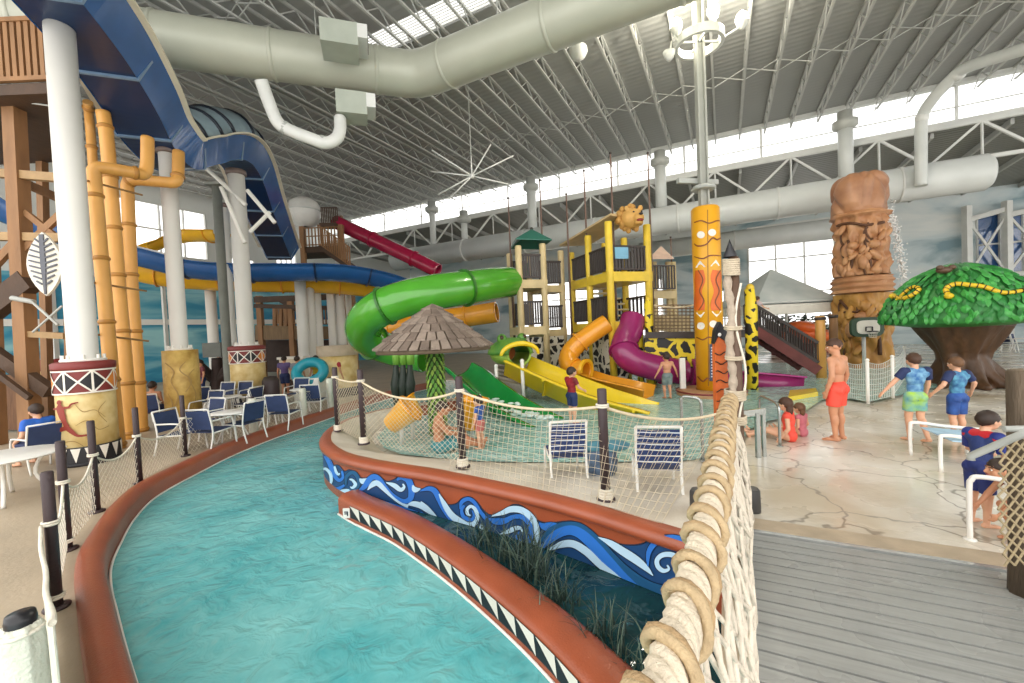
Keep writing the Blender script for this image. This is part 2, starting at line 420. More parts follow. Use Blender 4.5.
mb = MB(); mb.beam(B(a0 + .02, b0 + .05, -.01), B(a0 + .02, b0 - 9, -.01), .05, .05)
o = mb.build('trim_2', mat('wet_metal_strip', 'c9cbc8', .2, .1, 5, metal=.6)); struct(o, 'metal strip along the deck edge')
mb = MB(); mb.beam(B(a0 + .2, b0 + .05, -.02), B(a0 + .2, b0 - 9, -.02), .3, .05); mb.beam(B(1, b0 + .12, -.12), B(a0 + .2, b0 + .12, -.12), .18, .26)
o = mb.build('trim_3', M_conc); struct(o, 'brown concrete threshold beside the deck')
# ------------------------------------------------------------------ roof, far walls, windows
ZT = 12.5
def corr_mat(name, col, rot, sc=3.4, amt=.5):
    m = bpy.data.materials.new(name); m.use_nodes = True; nt = m.node_tree; N = nt.nodes; L = nt.links; b = N['Principled BSDF']
    tc = N.new('ShaderNodeTexCoord'); mp = N.new('ShaderNodeMapping'); mp.inputs['Rotation'].default_value = (0, 0, rot); L.new(tc.outputs['Object'], mp.inputs['Vector'])
    wv = N.new('ShaderNodeTexWave'); wv.inputs['Scale'].default_value = sc; L.new(mp.outputs[0], wv.inputs['Vector'])
    n = N.new('ShaderNodeTexNoise'); n.inputs['Scale'].default_value = .5; L.new(tc.outputs['Object'], n.inputs['Vector'])
    r = N.new('ShaderNodeValToRGB'); c = lin(col); r.color_ramp.elements[0].color = tuple(x * .88 for x in c[:3]) + (1,); r.color_ramp.elements[1].color = c
    L.new(n.outputs['Fac'], r.inputs['Fac']); L.new(r.outputs[0], b.inputs['Base Color']); b.inputs['Roughness'].default_value = .55
    bp = N.new('ShaderNodeBump'); bp.inputs['Strength'].default_value = amt; bp.inputs['Distance'].default_value = .08; L.new(wv.outputs['Fac'], bp.inputs['Height']); L.new(bp.outputs[0], b.inputs['Normal'])
    return m
M_roof = corr_mat('ribbed_roof_deck', '9b9c98', -math.atan2(E1.y, E1.x), 1.1, .14)
mb = MB()
SK = AB(P(455, 33, 13.4))                       # the slatted skylight strip
sk0, sk1 = SK[0] - .5, SK[0] + .5
def rect(a_, b_, c_, d_, z=ZT): mb.slab([B(a_, c_, z), B(b_, c_, z), B(b_, d_, z), B(a_, d_, z)], .15, n=(0, 0, 1))
rect(-.6, sk0, -42, 33); rect(sk1, 26.6, -42, 33); rect(sk0, sk1, -42, SK[1] - 6); rect(sk0, sk1, SK[1] + 4, 33)
CEIL = mb.build('ceiling', M_roof); struct(CEIL, 'ribbed grey metal roof deck')
bj = -24
M_joist = mat('joist_paint', 'b4b5b0', .5, .06, 2)
while bj < 31:
    mb = MB(); zt, zb = ZT - .05, ZT - .55
    mb.beam(B(-.5, bj, zt), B(26.2, bj, zt), .09, .08); mb.beam(B(-.5, bj, zb), B(26.2, bj, zb), .08, .06)
    k = -.5; up = True
    while k < 26:
        mb.beam(B(k, bj, zt if up else zb), B(k + .6, bj, zb if up else zt), .035, .035); k += .6; up = not up
    mb.build('joist', M_joist, CEIL, fix=False); bj += 1.15
for a in (2, 8, 14, 20):
    mb = MB(); b = -24; up = True
    while b < 29.1:
        mb.beam(B(a, b, ZT - .1), B(a, b + 1.15, ZT - .55), .03, .03); mb.beam(B(a, b, ZT - .55), B(a, b + 1.15, ZT - .1), .03, .03); b += 1.15
    mb.build('cross_bracing', M_joist, CEIL, fix=False)
mb = MB()
for k in range(9):
    a = sk0 + (k + .5) / 9 * (sk1 - sk0); mb.beam(B(a, SK[1] - 6, ZT + .05), B(a, SK[1] + 4, ZT + .05), .03, .05)
mb.build('skylight_slats', M_ltgrey, CEIL)
# clerestory windows above the long truss
mb = MB(); AW = 26.4
mb.beam(B(AW, -42, 10.62), B(AW, 32, 10.62), .4, .22); mb.beam(B(AW, -42, ZT - .1), B(AW, 32, ZT - .1), .3, .2)
b = -40
while b < 32:
    mb.beam(B(AW, b, 10.6), B(AW, b, ZT), .09, .09); b += 3.8
mb.beam(B(AW, -42, 11.35), B(AW, 32, 11.35), .05, .05)
WIN = mb.build('window_1', M_ltgrey); struct(WIN, 'long clerestory window band under the roof')
gl = bpy.data.materials.new('clear_glass'); gl.use_nodes = True; nt = gl.node_tree; nt.nodes.remove(nt.nodes['Principled BSDF'])
t_ = nt.nodes.new('ShaderNodeBsdfTransparent'); g_ = nt.nodes.new('ShaderNodeBsdfGlossy'); g_.inputs['Roughness'].default_value = .02; mx_ = nt.nodes.new('ShaderNodeMixShader'); mx_.inputs[0].default_value = .05
nt.links.new(t_.outputs[0], mx_.inputs[1]); nt.links.new(g_.outputs[0], mx_.inputs[2]); nt.links.new(mx_.outputs[0], nt.nodes['Material Output'].inputs[0])
mb = MB(); mb.slab([B(AW, -42, 10.6), B(AW, 32, 10.6), B(AW, 32, ZT), B(AW, -42, ZT)], .02, n=E1); mb.build('glass', gl, WIN)
# the long truss
mb = MB(); AT = 26.0; z1, z0 = 10.4, 8.8
for z in (z1, z0): mb.beam(B(AT, -40, z), B(AT, 30, z), .16, .16)
b = -40; up = True
while b < 29:
    mb.beam(B(AT, b, z0 if up else z1), B(AT, b + 1.75, z1 if up else z0), .1, .1)
    if up: mb.beam(B(AT, b + 1.75, z0), B(AT, b + 1.75, z1), .07, .07)
    b += 1.75; up = not up
o = mb.build('trim_4', M_ltgrey, fix=False); struct(o, 'white steel truss below the clerestory')
# lower roof beyond, sloping down to the far wall
AF = 38
mb = MB(); mb.slab([B(AT + .4, -42, 10.5), B(AT + .4, 33, 10.5), B(AF, 33, 9.9), B(AF, -42, 9.9)], .2, n=(0, 0, 1))
LOW = mb.build('ceiling_lower', corr_mat('dark_roof_deck', '85867f', -math.atan2(E1.y, E1.x), 1.1)); struct(LOW, 'lower dark roof beyond the truss')
mb = MB(); b = -40
while b < 31:
    mb.beam(B(AT + .5, b, 10.3), B(AF, b, 9.75), .12, .25); mb.beam(B(AT + .2, b, 8.9), B(AT + 3.4, b, 9.8), .1, .1); b += 2.6
mb.build('rafter', M_joist, LOW, fix=False)
def mural_mat(name, c1, c2, c3, sx, sz):
    m = bpy.data.materials.new(name); m.use_nodes = True; nt = m.node_tree; N = nt.nodes; L = nt.links; b = N['Principled BSDF']
    tc = N.new('ShaderNodeTexCoord'); mp = N.new('ShaderNodeMapping'); mp.inputs['Scale'].default_value = (sx, sx, sz); L.new(tc.outputs['Object'], mp.inputs['Vector'])
    n = N.new('ShaderNodeTexNoise'); n.inputs['Scale'].default_value = 1; n.inputs['Detail'].default_value = 7; n.inputs['Distortion'].default_value = .6; L.new(mp.outputs[0], n.inputs['Vector'])
    r = N.new('ShaderNodeValToRGB'); r.color_ramp.elements[0].position = .36; r.color_ramp.elements[1].position = .62
    r.color_ramp.elements[0].color = lin(c1); r.color_ramp.elements[1].color = lin(c3); e = r.color_ramp.elements.new(.47); e.color = lin(c2)
    L.new(n.outputs['Fac'], r.inputs['Fac']); L.new(r.outputs[0], b.inputs['Base Color']); b.inputs['Roughness'].default_value = .6
    return m
M_sky = mural_mat('painted_sky', '7f9aa3', 'c3d0d2', 'dfe3e0', .16, .5)
M_sea = mural_mat('painted_sea', '1d6f9c', '3f97b4', '9cd0d4', .12, .8)
# far wall with window openings (b ranges of the openings)
def hall_wall(name, fn, u0, u1, z1_, opens, m, nrm, label):
    """vertical wall fn(u,z) from u0 to u1 with rectangular openings (ua,ub,za,zb), thick along nrm"""
    us = sorted({u0, u1, *[o_[0] for o_ in opens], *[o_[1] for o_ in opens]}); zs = sorted({-.2, z1_, *[o_[2] for o_ in opens], *[o_[3] for o_ in opens]})
    q = MB()
    for a_, b_ in zip(us, us[1:]):
        for c_, d_ in zip(zs, zs[1:]):
            mu, mz = (a_ + b_) / 2, (c_ + d_) / 2
            if any(o_[0] < mu < o_[1] and o_[2] < mz < o_[3] for o_ in opens): continue
            q.slab([fn(a_, c_), fn(b_, c_), fn(b_, d_), fn(a_, d_)], .25, n=nrm)
    w_ = q.build(name, m); struct(w_, label); return w_
def hall_window(name, fn, o_, nrm, nu, nv, label):
    ua, ub, za, zb = o_; q = MB()
    for i in range(nu + 1):
        u = ua + (ub - ua) * i / nu; q.beam(fn(u, za), fn(u, zb), .1, .1)
    for i in range(nv + 1):
        z = za + (zb - za) * i / nv; q.beam(fn(ua, z), fn(ub, z), .1, .1)
    w_ = q.build(name, M_ltgrey); struct(w_, label)
    q = MB(); q.slab([fn(ua, za), fn(ub, za), fn(ub, zb), fn(ua, zb)], .02, n=nrm); q.build('glass', gl, w_)
fF = lambda u, z: B(AF, u, z)
def fb(px):                                              # b of a pixel column on the far wall
    r = ray(px, 320); return AF / r.dot(E1) * r.dot(E2)
ops = [(fb(836), fb(750), 1.5, 9.3), (fb(735), fb(715), 1.2, 4.6), (fb(664), fb(625), 1.2, 6.0), (fb(600), fb(520), 1.5, 6.5), (fb(1100), fb(978), 2.5, 8.2)]
hall_wall('wall_far', fF, -42, 33, 10.0, ops, M_sky, E1, 'far wall painted with a cloudy sky')
for i, o_ in enumerate(ops[:4]): hall_window('window_%d' % (i + 2), fF, o_, E1, 3 if i != 1 else 2, 3, 'tall window in the far wall')
# blue glazed bay with a braced steel frame on the right
o_ = ops[4]; mb = MB()
hall_window('window_6', fF, o_, E1, 5, 3, 'blue tinted window bay in the far wall')
mb = MB(); mb.slab([B(AF + .1, o_[0], o_[2]), B(AF + .1, o_[1], o_[2]), B(AF + .1, o_[1], o_[3]), B(AF + .1, o_[0], o_[3])], .03, n=E1)
o = mb.build('window_7', mat('blue_panel', '2f5f9c', .3, .2, .6)); struct(o, 'blue panel behind the braced steel frame')
mb = MB()
for px in (968, 1008, 1060):
    r = ray(px, 300); p = CAM + r * (AF - .6) / r.dot(E1); mb.beam((p.x, p.y, 0), (p.x, p.y, 8.8), .35, .35)
ps = []
for px in (968, 1008, 1060):
    r = ray(px, 300); p = CAM + r * (AF - .6) / r.dot(E1); ps.append(p)
for p, q in zip(ps, ps[1:]):
    mb.beam((p.x, p.y, 7.9), (q.x, q.y, 8.3), .25, .3); mb.beam((p.x, p.y, 4.2), (q.x, q.y, 4.4), .2, .25)
    mb.beam((p.x, p.y, 4.3), (q.x, q.y, 8.0), .12, .12); mb.beam((p.x, p.y, 8.0), (q.x, q.y, 4.3), .12, .12)
o = mb.build('trim_5', M_ltgrey); struct(o, 'braced white steel frame on the right')
# left wall
BL = 32.0; fL = lambda u, z: B(u, BL, z)
def fa(px):
    r = ray(px, 330); return BL / r.dot(E2) * r.dot(E1)
opl = [(fa(112), fa(212), 8.0, 11.2), (fa(222), fa(258), 5.6, 8.4), (fa(280), fa(300), 5.0, 9.5)]
hall_wall('wall_left', fL, -8, 39, ZT, opl, mat('pale_wall', 'd9dcd8', .6, .06, .5), E2, 'pale left wall')
for i, o_ in enumerate(opl): hall_window('window_%d' % (i + 8), fL, o_, E2, 4, 2, 'window high in the left wall')
mb = MB(); mb.slab([fL(0, -.1), fL(38, -.1), fL(38, 6.3), fL(0, 6.3)], .06, n=-E2)
o = mb.build('wall_mural', M_sea); struct(o, 'blue sea mural on the left wall')
mb = MB()
for z in (3.7,): mb.beam(B(0, BL - .12, z), B(38, BL - .12, z), .12, .35)
for u in range(4, 38, 5): mb.beam(B(u, BL - .12, -.1), B(u, BL - .12, 6.3), .12, .25)
o = mb.build('trim_6', M_white); struct(o, 'white bands across the sea mural')
# ------------------------------------------------------------------ mural on the island wall and the triangle band on the curb
def on_line(line, off):
    L2 = offset(line, off) if off else line
    def f(px, py):
        r = ray(px, py); best = None
        for a, b in zip(L2, L2[1:]):
            d = b - a; den = r.x * d.y - r.y * d.x
            if abs(den) < 1e-9: continue
            t = (a.x * d.y - a.y * d.x) / den; u = (a.x * r.y - a.y * r.x) / den
            if t > 0 and -1e-6 <= u <= 1 + 1e-6 and (best is None or t < best): best = t
        return CAM + r * best if best else None
    return f
def cr2(pts, n=6):
    o = cr([V(p) for p in pts], n); return o
WALLF = {}
def wallf(off):
    k = round(off, 5)
    if k not in WALLF: WALLF[k] = on_line(RIM, off)
    return WALLF[k]
ZA = (318, 440, 7.758); ZB = (420, 460, 6.829); ZD = (540, 500, 6.0235)
def tp(z, x, y): return (z[0] + x / z[2], z[1] + y / z[2])
def clipz(p):
    return V((p.x, p.y, max(p.z, -.165)))
def ribbon(mb, z, pts, extra, off, m):
    c = cr2(pts, 6); L_, R_ = [], []; f = wallf(off)
    for i, p in enumerate(c):
        a = c[max(0, i - 1)]; b = c[min(len(c) - 1, i + 1)]; t = V((b.x - a.x, b.y - a.y)); t = t.normalized() if t.length > 1e-6 else V((1, 0))
        w_ = max(.5, p.z) / 2 + extra; nx, ny = -t.y * w_, t.x * w_
        q1 = f(*tp(z, p.x + nx, p.y + ny)); q2 = f(*tp(z, p.x - nx, p.y - ny))
        if q1 is None or q2 is None: continue
        L_.append(clipz(q1)); R_.append(clipz(q2))
    if len(L_) > 1: mb.grid([L_, R_], m)
def fillpoly(mb, z, pts, off, m):
    f = wallf(off); q = [f(*tp(z, x, y)) for x, y in pts]; mb.poly([clipz(p) for p in q if p is not None], m)
P_navy = mat('mural_navy', '1d4574', .45, .06, 3); P_blue = mat('mural_blue', '2f72c8', .45, .05, 3); P_light = mat('mural_pale_blue', 'b7d6ea', .45, .04, 3)
P_line = mat('mural_outline', '101c34', .5, .02); P_teal = mat('mural_dark_teal', '1f5580', .45, .05, 3)
# base band between its traced upper edge and the waterline
top_px = [tp(ZA, *p) for p in [(28, 100), (60, 95), (85, 130), (110, 190), (160, 195), (205, 240), (245, 230), (300, 255), (330, 290), (395, 290), (430, 262), (475, 275), (530, 318), (590, 305), (640, 268), (690, 275), (730, 345), (800, 378), (850, 358), (900, 365)]] \
    + [tp(ZB, *p) for p in [(95, 190), (130, 235), (165, 290), (200, 305), (250, 295), (290, 258), (345, 252), (395, 290), (440, 350), (490, 375), (560, 355), (630, 305), (700, 315), (760, 370), (810, 415), (880, 432)]] \
    + [tp(ZD, *p) for p in [(60, 140), (150, 128), (220, 132), (290, 180), (350, 220), (430, 252), (520, 270), (610, 265), (670, 235), (740, 210), (830, 215), (900, 235), (960, 260), (1010, 280)]]
TP = cr([V((x, y, 0)) for x, y in top_px], 4); f0 = wallf(.004); rows_t, rows_b = [], []
for p in TP:
    q = f0(p.x, p.y)
    if q is None: continue
    rows_t.append(q); rows_b.append(V((q.x, q.y, -.17)))
mb = MB(); mb.grid([rows_b, rows_t], 0); mb.build('painted_sea', [P_navy], ISL)
mb = MB(); mb.tube(rows_t, .006, 4); mb.build('painted_outline', P_line, ISL)
waves = [
 (ZA, 1, [(60, 120, 36), (95, 190, 40), (120, 260, 36), (160, 312, 28), (192, 290, 22), (185, 240, 18)]),
 (ZA, 2, [(42, 150, 16), (36, 220, 16), (62, 225, 22), (95, 262, 26), (102, 325, 22), (80, 355, 8)]), (ZA, 2, [(128, 203, 14), (140, 245, 22), (158, 268, 16), (170, 255, 6)]),
 (ZA, 1, [(60, 370, 8), (100, 380, 22), (160, 375, 26), (205, 350, 18)]),
 (ZA, 1, [(140, 475, 16), (220, 445, 44), (300, 440, 30), (400, 452, 28), (500, 482, 30), (620, 525, 40), (760, 575, 50), (860, 625, 50), (980, 690, 40)]),
 (ZA, 2, [(108, 446, 5), (160, 412, 30), (220, 398, 38), (290, 412, 28), (370, 440, 5)]),
 (ZA, 3, [(215, 350, 14), (222, 285, 26), (268, 252, 30), (308, 290, 30), (312, 350, 28), (270, 388, 22), (235, 370, 10)]), (ZA, 2, [(244, 305, 10), (268, 312, 20), (290, 345, 26), (268, 370, 20), (248, 362, 5)]),
 (ZA, 2, [(322, 300, 10), (350, 320, 46), (385, 300, 12)]),
 (ZA, 1, [(305, 402, 8), (360, 362, 40), (400, 305, 44), (440, 285, 42), (480, 312, 40), (515, 360, 38), (580, 430, 32), (660, 475, 34), (715, 455, 44), (725, 385, 50), (700, 312, 50), (650, 288, 42), (612, 312, 14)]),
 (ZA, 2, [(385, 388, 5), (420, 348, 38), (460, 335, 42), (510, 378, 34), (570, 438, 20), (640, 492, 18), (700, 515, 26)]), (ZA, 2, [(690, 505, 6), (740, 495, 40), (800, 512, 44), (860, 555, 30), (920, 600, 5)]),
 (ZA, 2, [(528, 330, 5), (590, 352, 36), (640, 386, 32), (668, 365, 22), (658, 340, 10)]), (ZA, 2, [(735, 350, 8), (752, 385, 44), (795, 378, 8)]),
 (ZB, 1, [(0, 212, 8), (60, 196, 30), (100, 212, 38), (130, 265, 40), (170, 340, 40), (230, 420, 36), (300, 470, 34), (380, 515, 28)]),
 (ZB, 1, [(0, 372, 44), (80, 425, 48), (160, 475, 50), (250, 535, 50), (350, 590, 40)]), (ZB, 2, [(0, 292, 28), (40, 325, 34), (80, 360, 24), (115, 390, 5)]),
 (ZB, 1, [(272, 335, 8), (285, 288, 26), (330, 266, 26), (372, 292, 24), (410, 350, 24), (450, 400, 28)]),
 (ZB, 1, [(302, 310, 20), (284, 345, 22), (300, 390, 28), (350, 408, 24), (368, 380, 18), (356, 345, 8)]),
 (ZB, 2, [(130, 232, 8), (165, 300, 32), (210, 370, 42), (270, 420, 48), (330, 447, 42), (375, 430, 34), (392, 385, 28), (375, 335, 24), (345, 317, 22), (322, 338, 22), (326, 370, 20), (346, 378, 6)]),
 (ZB, 2, [(416, 435, 4), (420, 480, 50), (420, 508, 90)]),
 (ZB, 1, [(470, 400, 10), (520, 420, 46), (580, 415, 40), (640, 388, 30), (700, 392, 32), (748, 440, 34), (758, 510, 34), (735, 566, 34), (692, 568, 34), (665, 530, 26), (672, 490, 14)]),
 (ZB, 2, [(488, 384, 6), (560, 362, 30), (620, 337, 42), (690, 342, 44), (750, 382, 44), (788, 440, 40), (798, 510, 36), (785, 570, 24), (750, 602, 5)]),
 (ZB, 2, [(545, 506, 4), (600, 490, 28), (650, 467, 32), (685, 466, 22), (700, 492, 6)]), (ZB, 1, [(510, 512, 8), (580, 560, 38), (650, 612, 46), (720, 645, 36), (800, 640, 20)]),
 (ZB, 1, [(815, 430, 10), (850, 455, 50), (900, 445, 40), (940, 440, 10)]),
 (ZD, 3, [(0, 245, 30), (80, 172, 36), (170, 146, 30), (250, 162, 34), (340, 240, 44), (430, 340, 50), (520, 430, 56), (640, 512, 60), (760, 550, 60), (870, 560, 50)]),
 (ZD, 1, [(0, 300, 20), (70, 228, 50), (150, 186, 56), (220, 190, 60), (300, 250, 64), (400, 360, 66), (500, 468, 60), (600, 555, 54), (700, 604, 40), (790, 618, 30)]),
 (ZD, 2, [(55, 300, 14), (130, 268, 40), (200, 265, 44), (280, 312, 46), (360, 388, 42), (450, 462, 38), (530, 532, 30), (600, 590, 20), (660, 622, 5)]),
 (ZD, 2, [(350, 224, 4), (420, 258, 34), (500, 310, 48), (580, 362, 48), (640, 412, 32), (680, 455, 5)]),
 (ZD, 1, [(650, 400, 8), (655, 315, 30), (700, 255, 36), (780, 230, 40), (860, 245, 44), (950, 290, 44)]),
 (ZD, 2, [(766, 392, 10), (776, 416, 16), (742, 426, 26), (710, 400, 28), (706, 360, 28), (740, 331, 30), (800, 332, 32), (846, 372, 34), (857, 420, 34), (840, 465, 26), (790, 492, 5)]),
]
mo = MB(); mf = MB()
for i, (z, c, pts) in enumerate(waves):
    ribbon(mo, z, pts, 5, .006 + .00025 * i, 0); ribbon(mf, z, pts, 0, .008 + .00035 * i, c)
mo.build('painted_outline', P_line, ISL, fix=False); mf.build('painted_wave', [P_navy, P_blue, P_light, P_teal], ISL, fix=False)
# triangle band
CB = [o_ for o_ in bpy.data.objects if o_.name == 'planter_curb'][0]
f1 = on_line(CURB, .004)
cs = resample(CURB, .01); off_ = offset(cs, .004); off2 = offset(cs, .006)
i0 = min(range(len(cs)), key=lambda i: abs(pix(cs[i])[0] - 350) + abs(pix(cs[i])[1] - 503)); mb = MB(); z1_, z0_ = -.075, -.235
mb.grid([[V((p.x, p.y, z0_)) for p in off_[i0:]], [V((p.x, p.y, z1_)) for p in off_[i0:]]], 0)
k = i0; st = 25
while k + st < len(cs):
    a_, b_, c_ = off2[k], off2[k + st - 2], off2[k + st]
    mb.poly([(a_.x, a_.y, z1_ - .004), (b_.x, b_.y, z1_ - .004), (c_.x, c_.y, z0_ + .004)], 1); k += st
mb.build('painted_triangles', [mat('band_black', '17181f', .5, .05), mat('band_white', 'e6ddcf', .5, .05)], CB)
p_ = f1(348, 516)
if p_ is not None:
    t = thing('depth_marker', 'small white depth marker tile at the island tip', 'sign', p_); q = MB(); q.box(p_ + V((0, -.02, .05)), (.11, .02, .13)); q.build('tile', M_white, t)
    q = MB(); q.box(p_ + V((-.012, -.034, .07)), (.045, .008, .012)); q.box(p_ + V((.008, -.034, .045)), (.012, .008, .06)); q.box(p_ + V((-.012, -.034, .045)), (.04, .008, .012)); q.build('figure', P_line, t)
# ------------------------------------------------------------------ planter plants
mb = MB(); rnd = random.Random(3)
for cx, cy, n, h in ((480, 528, 60, .42), (510, 545, 80, .5), (535, 560, 90, .55), (560, 590, 60, .4), (600, 625, 50, .35), (640, 655, 40, .35)):
    c = G(cx, cy + 18, -.17)
    for i in range(n):
        g = rnd.uniform(0, 2 * PI); l = rnd.uniform(.5, 1) * h; lean = rnd.uniform(.2, .95)
        b_ = c + V((rnd.gauss(0, .1), rnd.gauss(0, .1), 0)); d = V((math.cos(g), math.sin(g), 0)); s = V((-d.y, d.x, 0)) * .006
        pts = [b_ + d * l * lean * t * t + V((0, 0, l * (1.2 * t - .55 * lean * t * t))) for t in (0, .3, .6, .85, 1)]
        w4 = [1, .9, .7, .4, .05]
        mb.grid([[p - s * k for p, k in zip(pts, w4)], [p + s * k for p, k in zip(pts, w4)]], rnd.randint(0, 1))
o = mb.build('papyrus_grass', [mat('dark_reed', '24382f', .6, .2), mat('grey_reed', '4c5f50', .6, .2)], fix=False)
tag(o, 'dark straggling water grass growing in the planter below the mural', 'plants', kind='stuff')
# ------------------------------------------------------------------ fence posts, ropes and nets
M_post = mat('dark_plum_post', '3a2b2d', .5, .2, 5, .2, 30); M_rope = mat('natural_rope', 'd8c7a8', .8, .12, 12, .4, 80); M_ropew = mat('pale_rope', 'e4dccb', .8, .08, 12, .4, 80)
M_net = mat('net_cord', 'd9cbb0', .8, .1, 8); M_cloth = mat('pale_net_cloth', 'd6d6c6', .85, .1, 6, .4, 60)
def post(name, label, base, h, r, group, wraps=True, rope_z=()):
    t = thing(name, label, 'post', base, group=group)
    mb = MB(); mb.lathe([(r, 0), (r, h - .01), (r - .008, h)], base, 14); mb.build('pole', M_post, t)
    mb = MB(); mb.lathe([(r + .05, 0), (r + .05, .02), (r + .01, .035)], base, 14); mb.build('base', M_post, t)
    if wraps:
        mb = MB()
        for k in range(4): mb.tube([base + V((math.cos(g) * (r + .014), math.sin(g) * (r + .014), .03 + .028 * k)) for g in [i * PI / 8 for i in range(16)]], .015, 6, closed=True)
        mb.build('rope_wrap', M_ropew, t)
    for z in rope_z:
        mb = MB()
        for k in (0, 1): mb.tube([base + V((math.cos(g) * (r + .01), math.sin(g) * (r + .01), z + .022 * k)) for g in [i * PI / 8 for i in range(16)]], .011, 6, closed=True)
        mb.build('rope_loop', M_ropew, t)
    return t
def sag(p, q, s, n=14):
    return [p.lerp(q, i / n) - V((0, 0, 4 * s * (i / n) * (1 - i / n))) for i in range(n + 1)]
isl = [(338, 431, 367), (364, 444, 369), (463, 467, 376), (606, 500, 388)]
lab = ['dark island post left of the palm hut, farthest along the rim', 'dark island post at the tip of the island rim', 'dark island post in front of the hut trunk', 'dark island post between the two striped chair backs']
ip = []
for (x, y, yt), l in zip(isl, lab):
    b_ = G(x, y, ZR - .03); h = 1.3; d = pix(b_)[2]; h = zat(yt, x, d) - b_.z
    post('fence_post', l, b_, h, .05, 'island fence posts', rope_z=(h * .84,)); ip.append((b_, h))
BP = G(741, 506, 0.0)                                     # the bridge end post
ends = [b_ + V((0, 0, h * .84)) for b_, h in ip] + [BP + V((-.12, .02, 1.13))]
bots = [b_ + V((0, 0, .04)) for b_, h in ip] + [V((BP.x - .12, BP.y, .36))]
nl = ['between the two posts at the island tip', 'from island tip to the hut post', 'left of the middle island post', 'right of the middle island post']
for i in range(4):
    ds = (.04, .2, .12, .12)[i]
    top = sag(ends[i], ends[i + 1], ds, 20)
    o = MB().tube(top, .017, 8).build('fence_rope', M_rope); tag(o, 'sagging tan top rope of the net ' + nl[i], 'rope', 'island fence ropes')
    L_ = (ends[i] - ends[i + 1]).length; nu = max(3, int(L_ / .075)); nv = 14; mb = MB()
    NIN = V((.35, .94, 0))
    def fn(u, v, i=i, ds=ds):
        a_ = ends[i].lerp(ends[i + 1], u) - V((0, 0, 4 * ds * u * (1 - u))); b_ = bots[i].lerp(bots[i + 1], u)
        if i in (2, 3):                                   # keep the lower edge on the rim line
            q = [p for p in RIM]; k = min(q, key=lambda p: (p.x - b_.x) ** 2 + (p.y - b_.y) ** 2); b_ = V((k.x, k.y, ZR)) + NIN * .14
        return a_.lerp(b_, v)
    if i < 2: diamond(mb, fn, max(3, int(nu * .7)), 11, .0032, n=3)
    else: net(mb, [[fn(u / nu, v / nv) for u in range(nu + 1)] for v in range(nv + 1)], .0027, n=3)
    o = mb.build('fence_net', M_net, fix=False); tag(o, 'tan cord net hanging ' + nl[i], 'net', 'island fence nets')
# left bank fence
lp = [(57, 608, 470), (68, 550, 440), (97, 512, 420), (140, 483, 407), (185.5, 456, 395)]
lab = ['dark post with white rope loop nearest the river bend on the left', 'dark post second along the left bank from the cloth wrapped post', 'dark post standing in front of the running figure pedestal', 'dark post beside the orange bamboo pipes on the left bank', 'dark post in front of the marbled pedestal chairs']
lps = []
for (x, y, yt), l in zip(lp, lab):
    b_ = G(x, y, ZL); h = zat(yt, x, pix(b_)[2]) - b_.z
    post('fence_post', l, b_, h, .043, 'left bank fence posts', wraps=False, rope_z=(.1, h * .62) if x < 70 else (h * .62,)); lps.append((b_, h))
cp = [(254, 432, 398), (304, 417, 388), (331, 409, 378)]
for (x, y, yt), l in zip(cp, ['cream post by the nearer navy dining chairs', 'cream post beside the single dark backed chair', 'cream post nearest the island tip']):
    b_ = G(x, y, ZL); h = zat(yt, x, pix(b_)[2]) - b_.z
    t = thing('rope_wound_post', l, 'post', b_, group='cream rope wound posts')
    mb = MB(); mb.lathe([(.11, 0), (.1, .05), (.09, h * .5), (.1, h - .04), (.07, h)], b_, 14, fn=lambda g, z: .006 * math.sin(z * 60)); mb.build('rope_winding', M_cloth, t)
    mb = MB(); mb.cyl(b_, b_ + V((0, 0, h + .03)), .05); mb.build('pole', M_post, t); lps.append((b_, h * .9))
b0_ = P(20, 612, 1.74); nb = V((b0_.x, b0_.y, ZL)); hN = b0_.z - ZL
t = thing('cloth_wrapped_post', 'near post with dark cap wrapped in pale net cloth at lower left', 'post', nb)
mb = MB(); mb.lathe([(.044, 0), (.044, hN - .06)], nb, 16); mb.build('pole', M_post, t)
mb = MB(); mb.lathe([(.046, hN - .07), (.049, hN - .03), (.044, hN - .005), (.0, hN)], nb, 18, caps=False); mb.build('cap', mat('black_rubber', '17161a', .35, .1), t)
mb = MB(); mb.lathe([(.085, .0), (.08, .25), (.075, .5), (.068, .75), (.062, hN - .12), (.058, hN - .06), (.052, hN - .05)], nb, 28, fn=lambda g, z: .007 * math.sin(g * 6 + z * 4) + .003 * math.sin(g * 11)); mb.build('cloth', M_cloth, t)
mb = MB(); mb.tube([nb + V((math.cos(g) * .061, math.sin(g) * .061, hN - .08)) for g in [i * PI / 10 for i in range(20)]], .009, 6, closed=True); mb.build('rope_loop', M_ropew, t)
# pale cloth panel between the near posts
a_, h_ = lps[0]
tq, bq = nb + V((.05, .07, hN - .1)), nb + V((.06, .05, .03)); te, be = a_ + V((-.03, -.06, h_ * .62)), a_ + V((-.02, -.06, .05)); rows = []
for v in range(11):
    r_ = []
    for u in range(25):
        U, W_ = u / 24, v / 10; p = tq.lerp(te, U) - V((0, 0, .5 * U * (1 - U))); q = bq.lerp(be, U)
        x = p.lerp(q, W_); x.x += .02 * math.sin(U * 14 + W_ * 3) * (.4 + W_); r_.append(x)
    rows.append(r_)
mb = MB(); mb.grid(rows, sm=True); o = mb.build('net_cloth', M_cloth); sm_ = o.modifiers.new('thick', 'SOLIDIFY'); sm_.thickness = .006
tag(o, 'pale mesh cloth stretched between the two nearest posts on the left', 'net')
o = MB().tube(rows[0], .014, 8).build('fence_rope', M_ropew); tag(o, 'pale rope along the top of the mesh cloth at lower left', 'rope', 'left bank ropes')
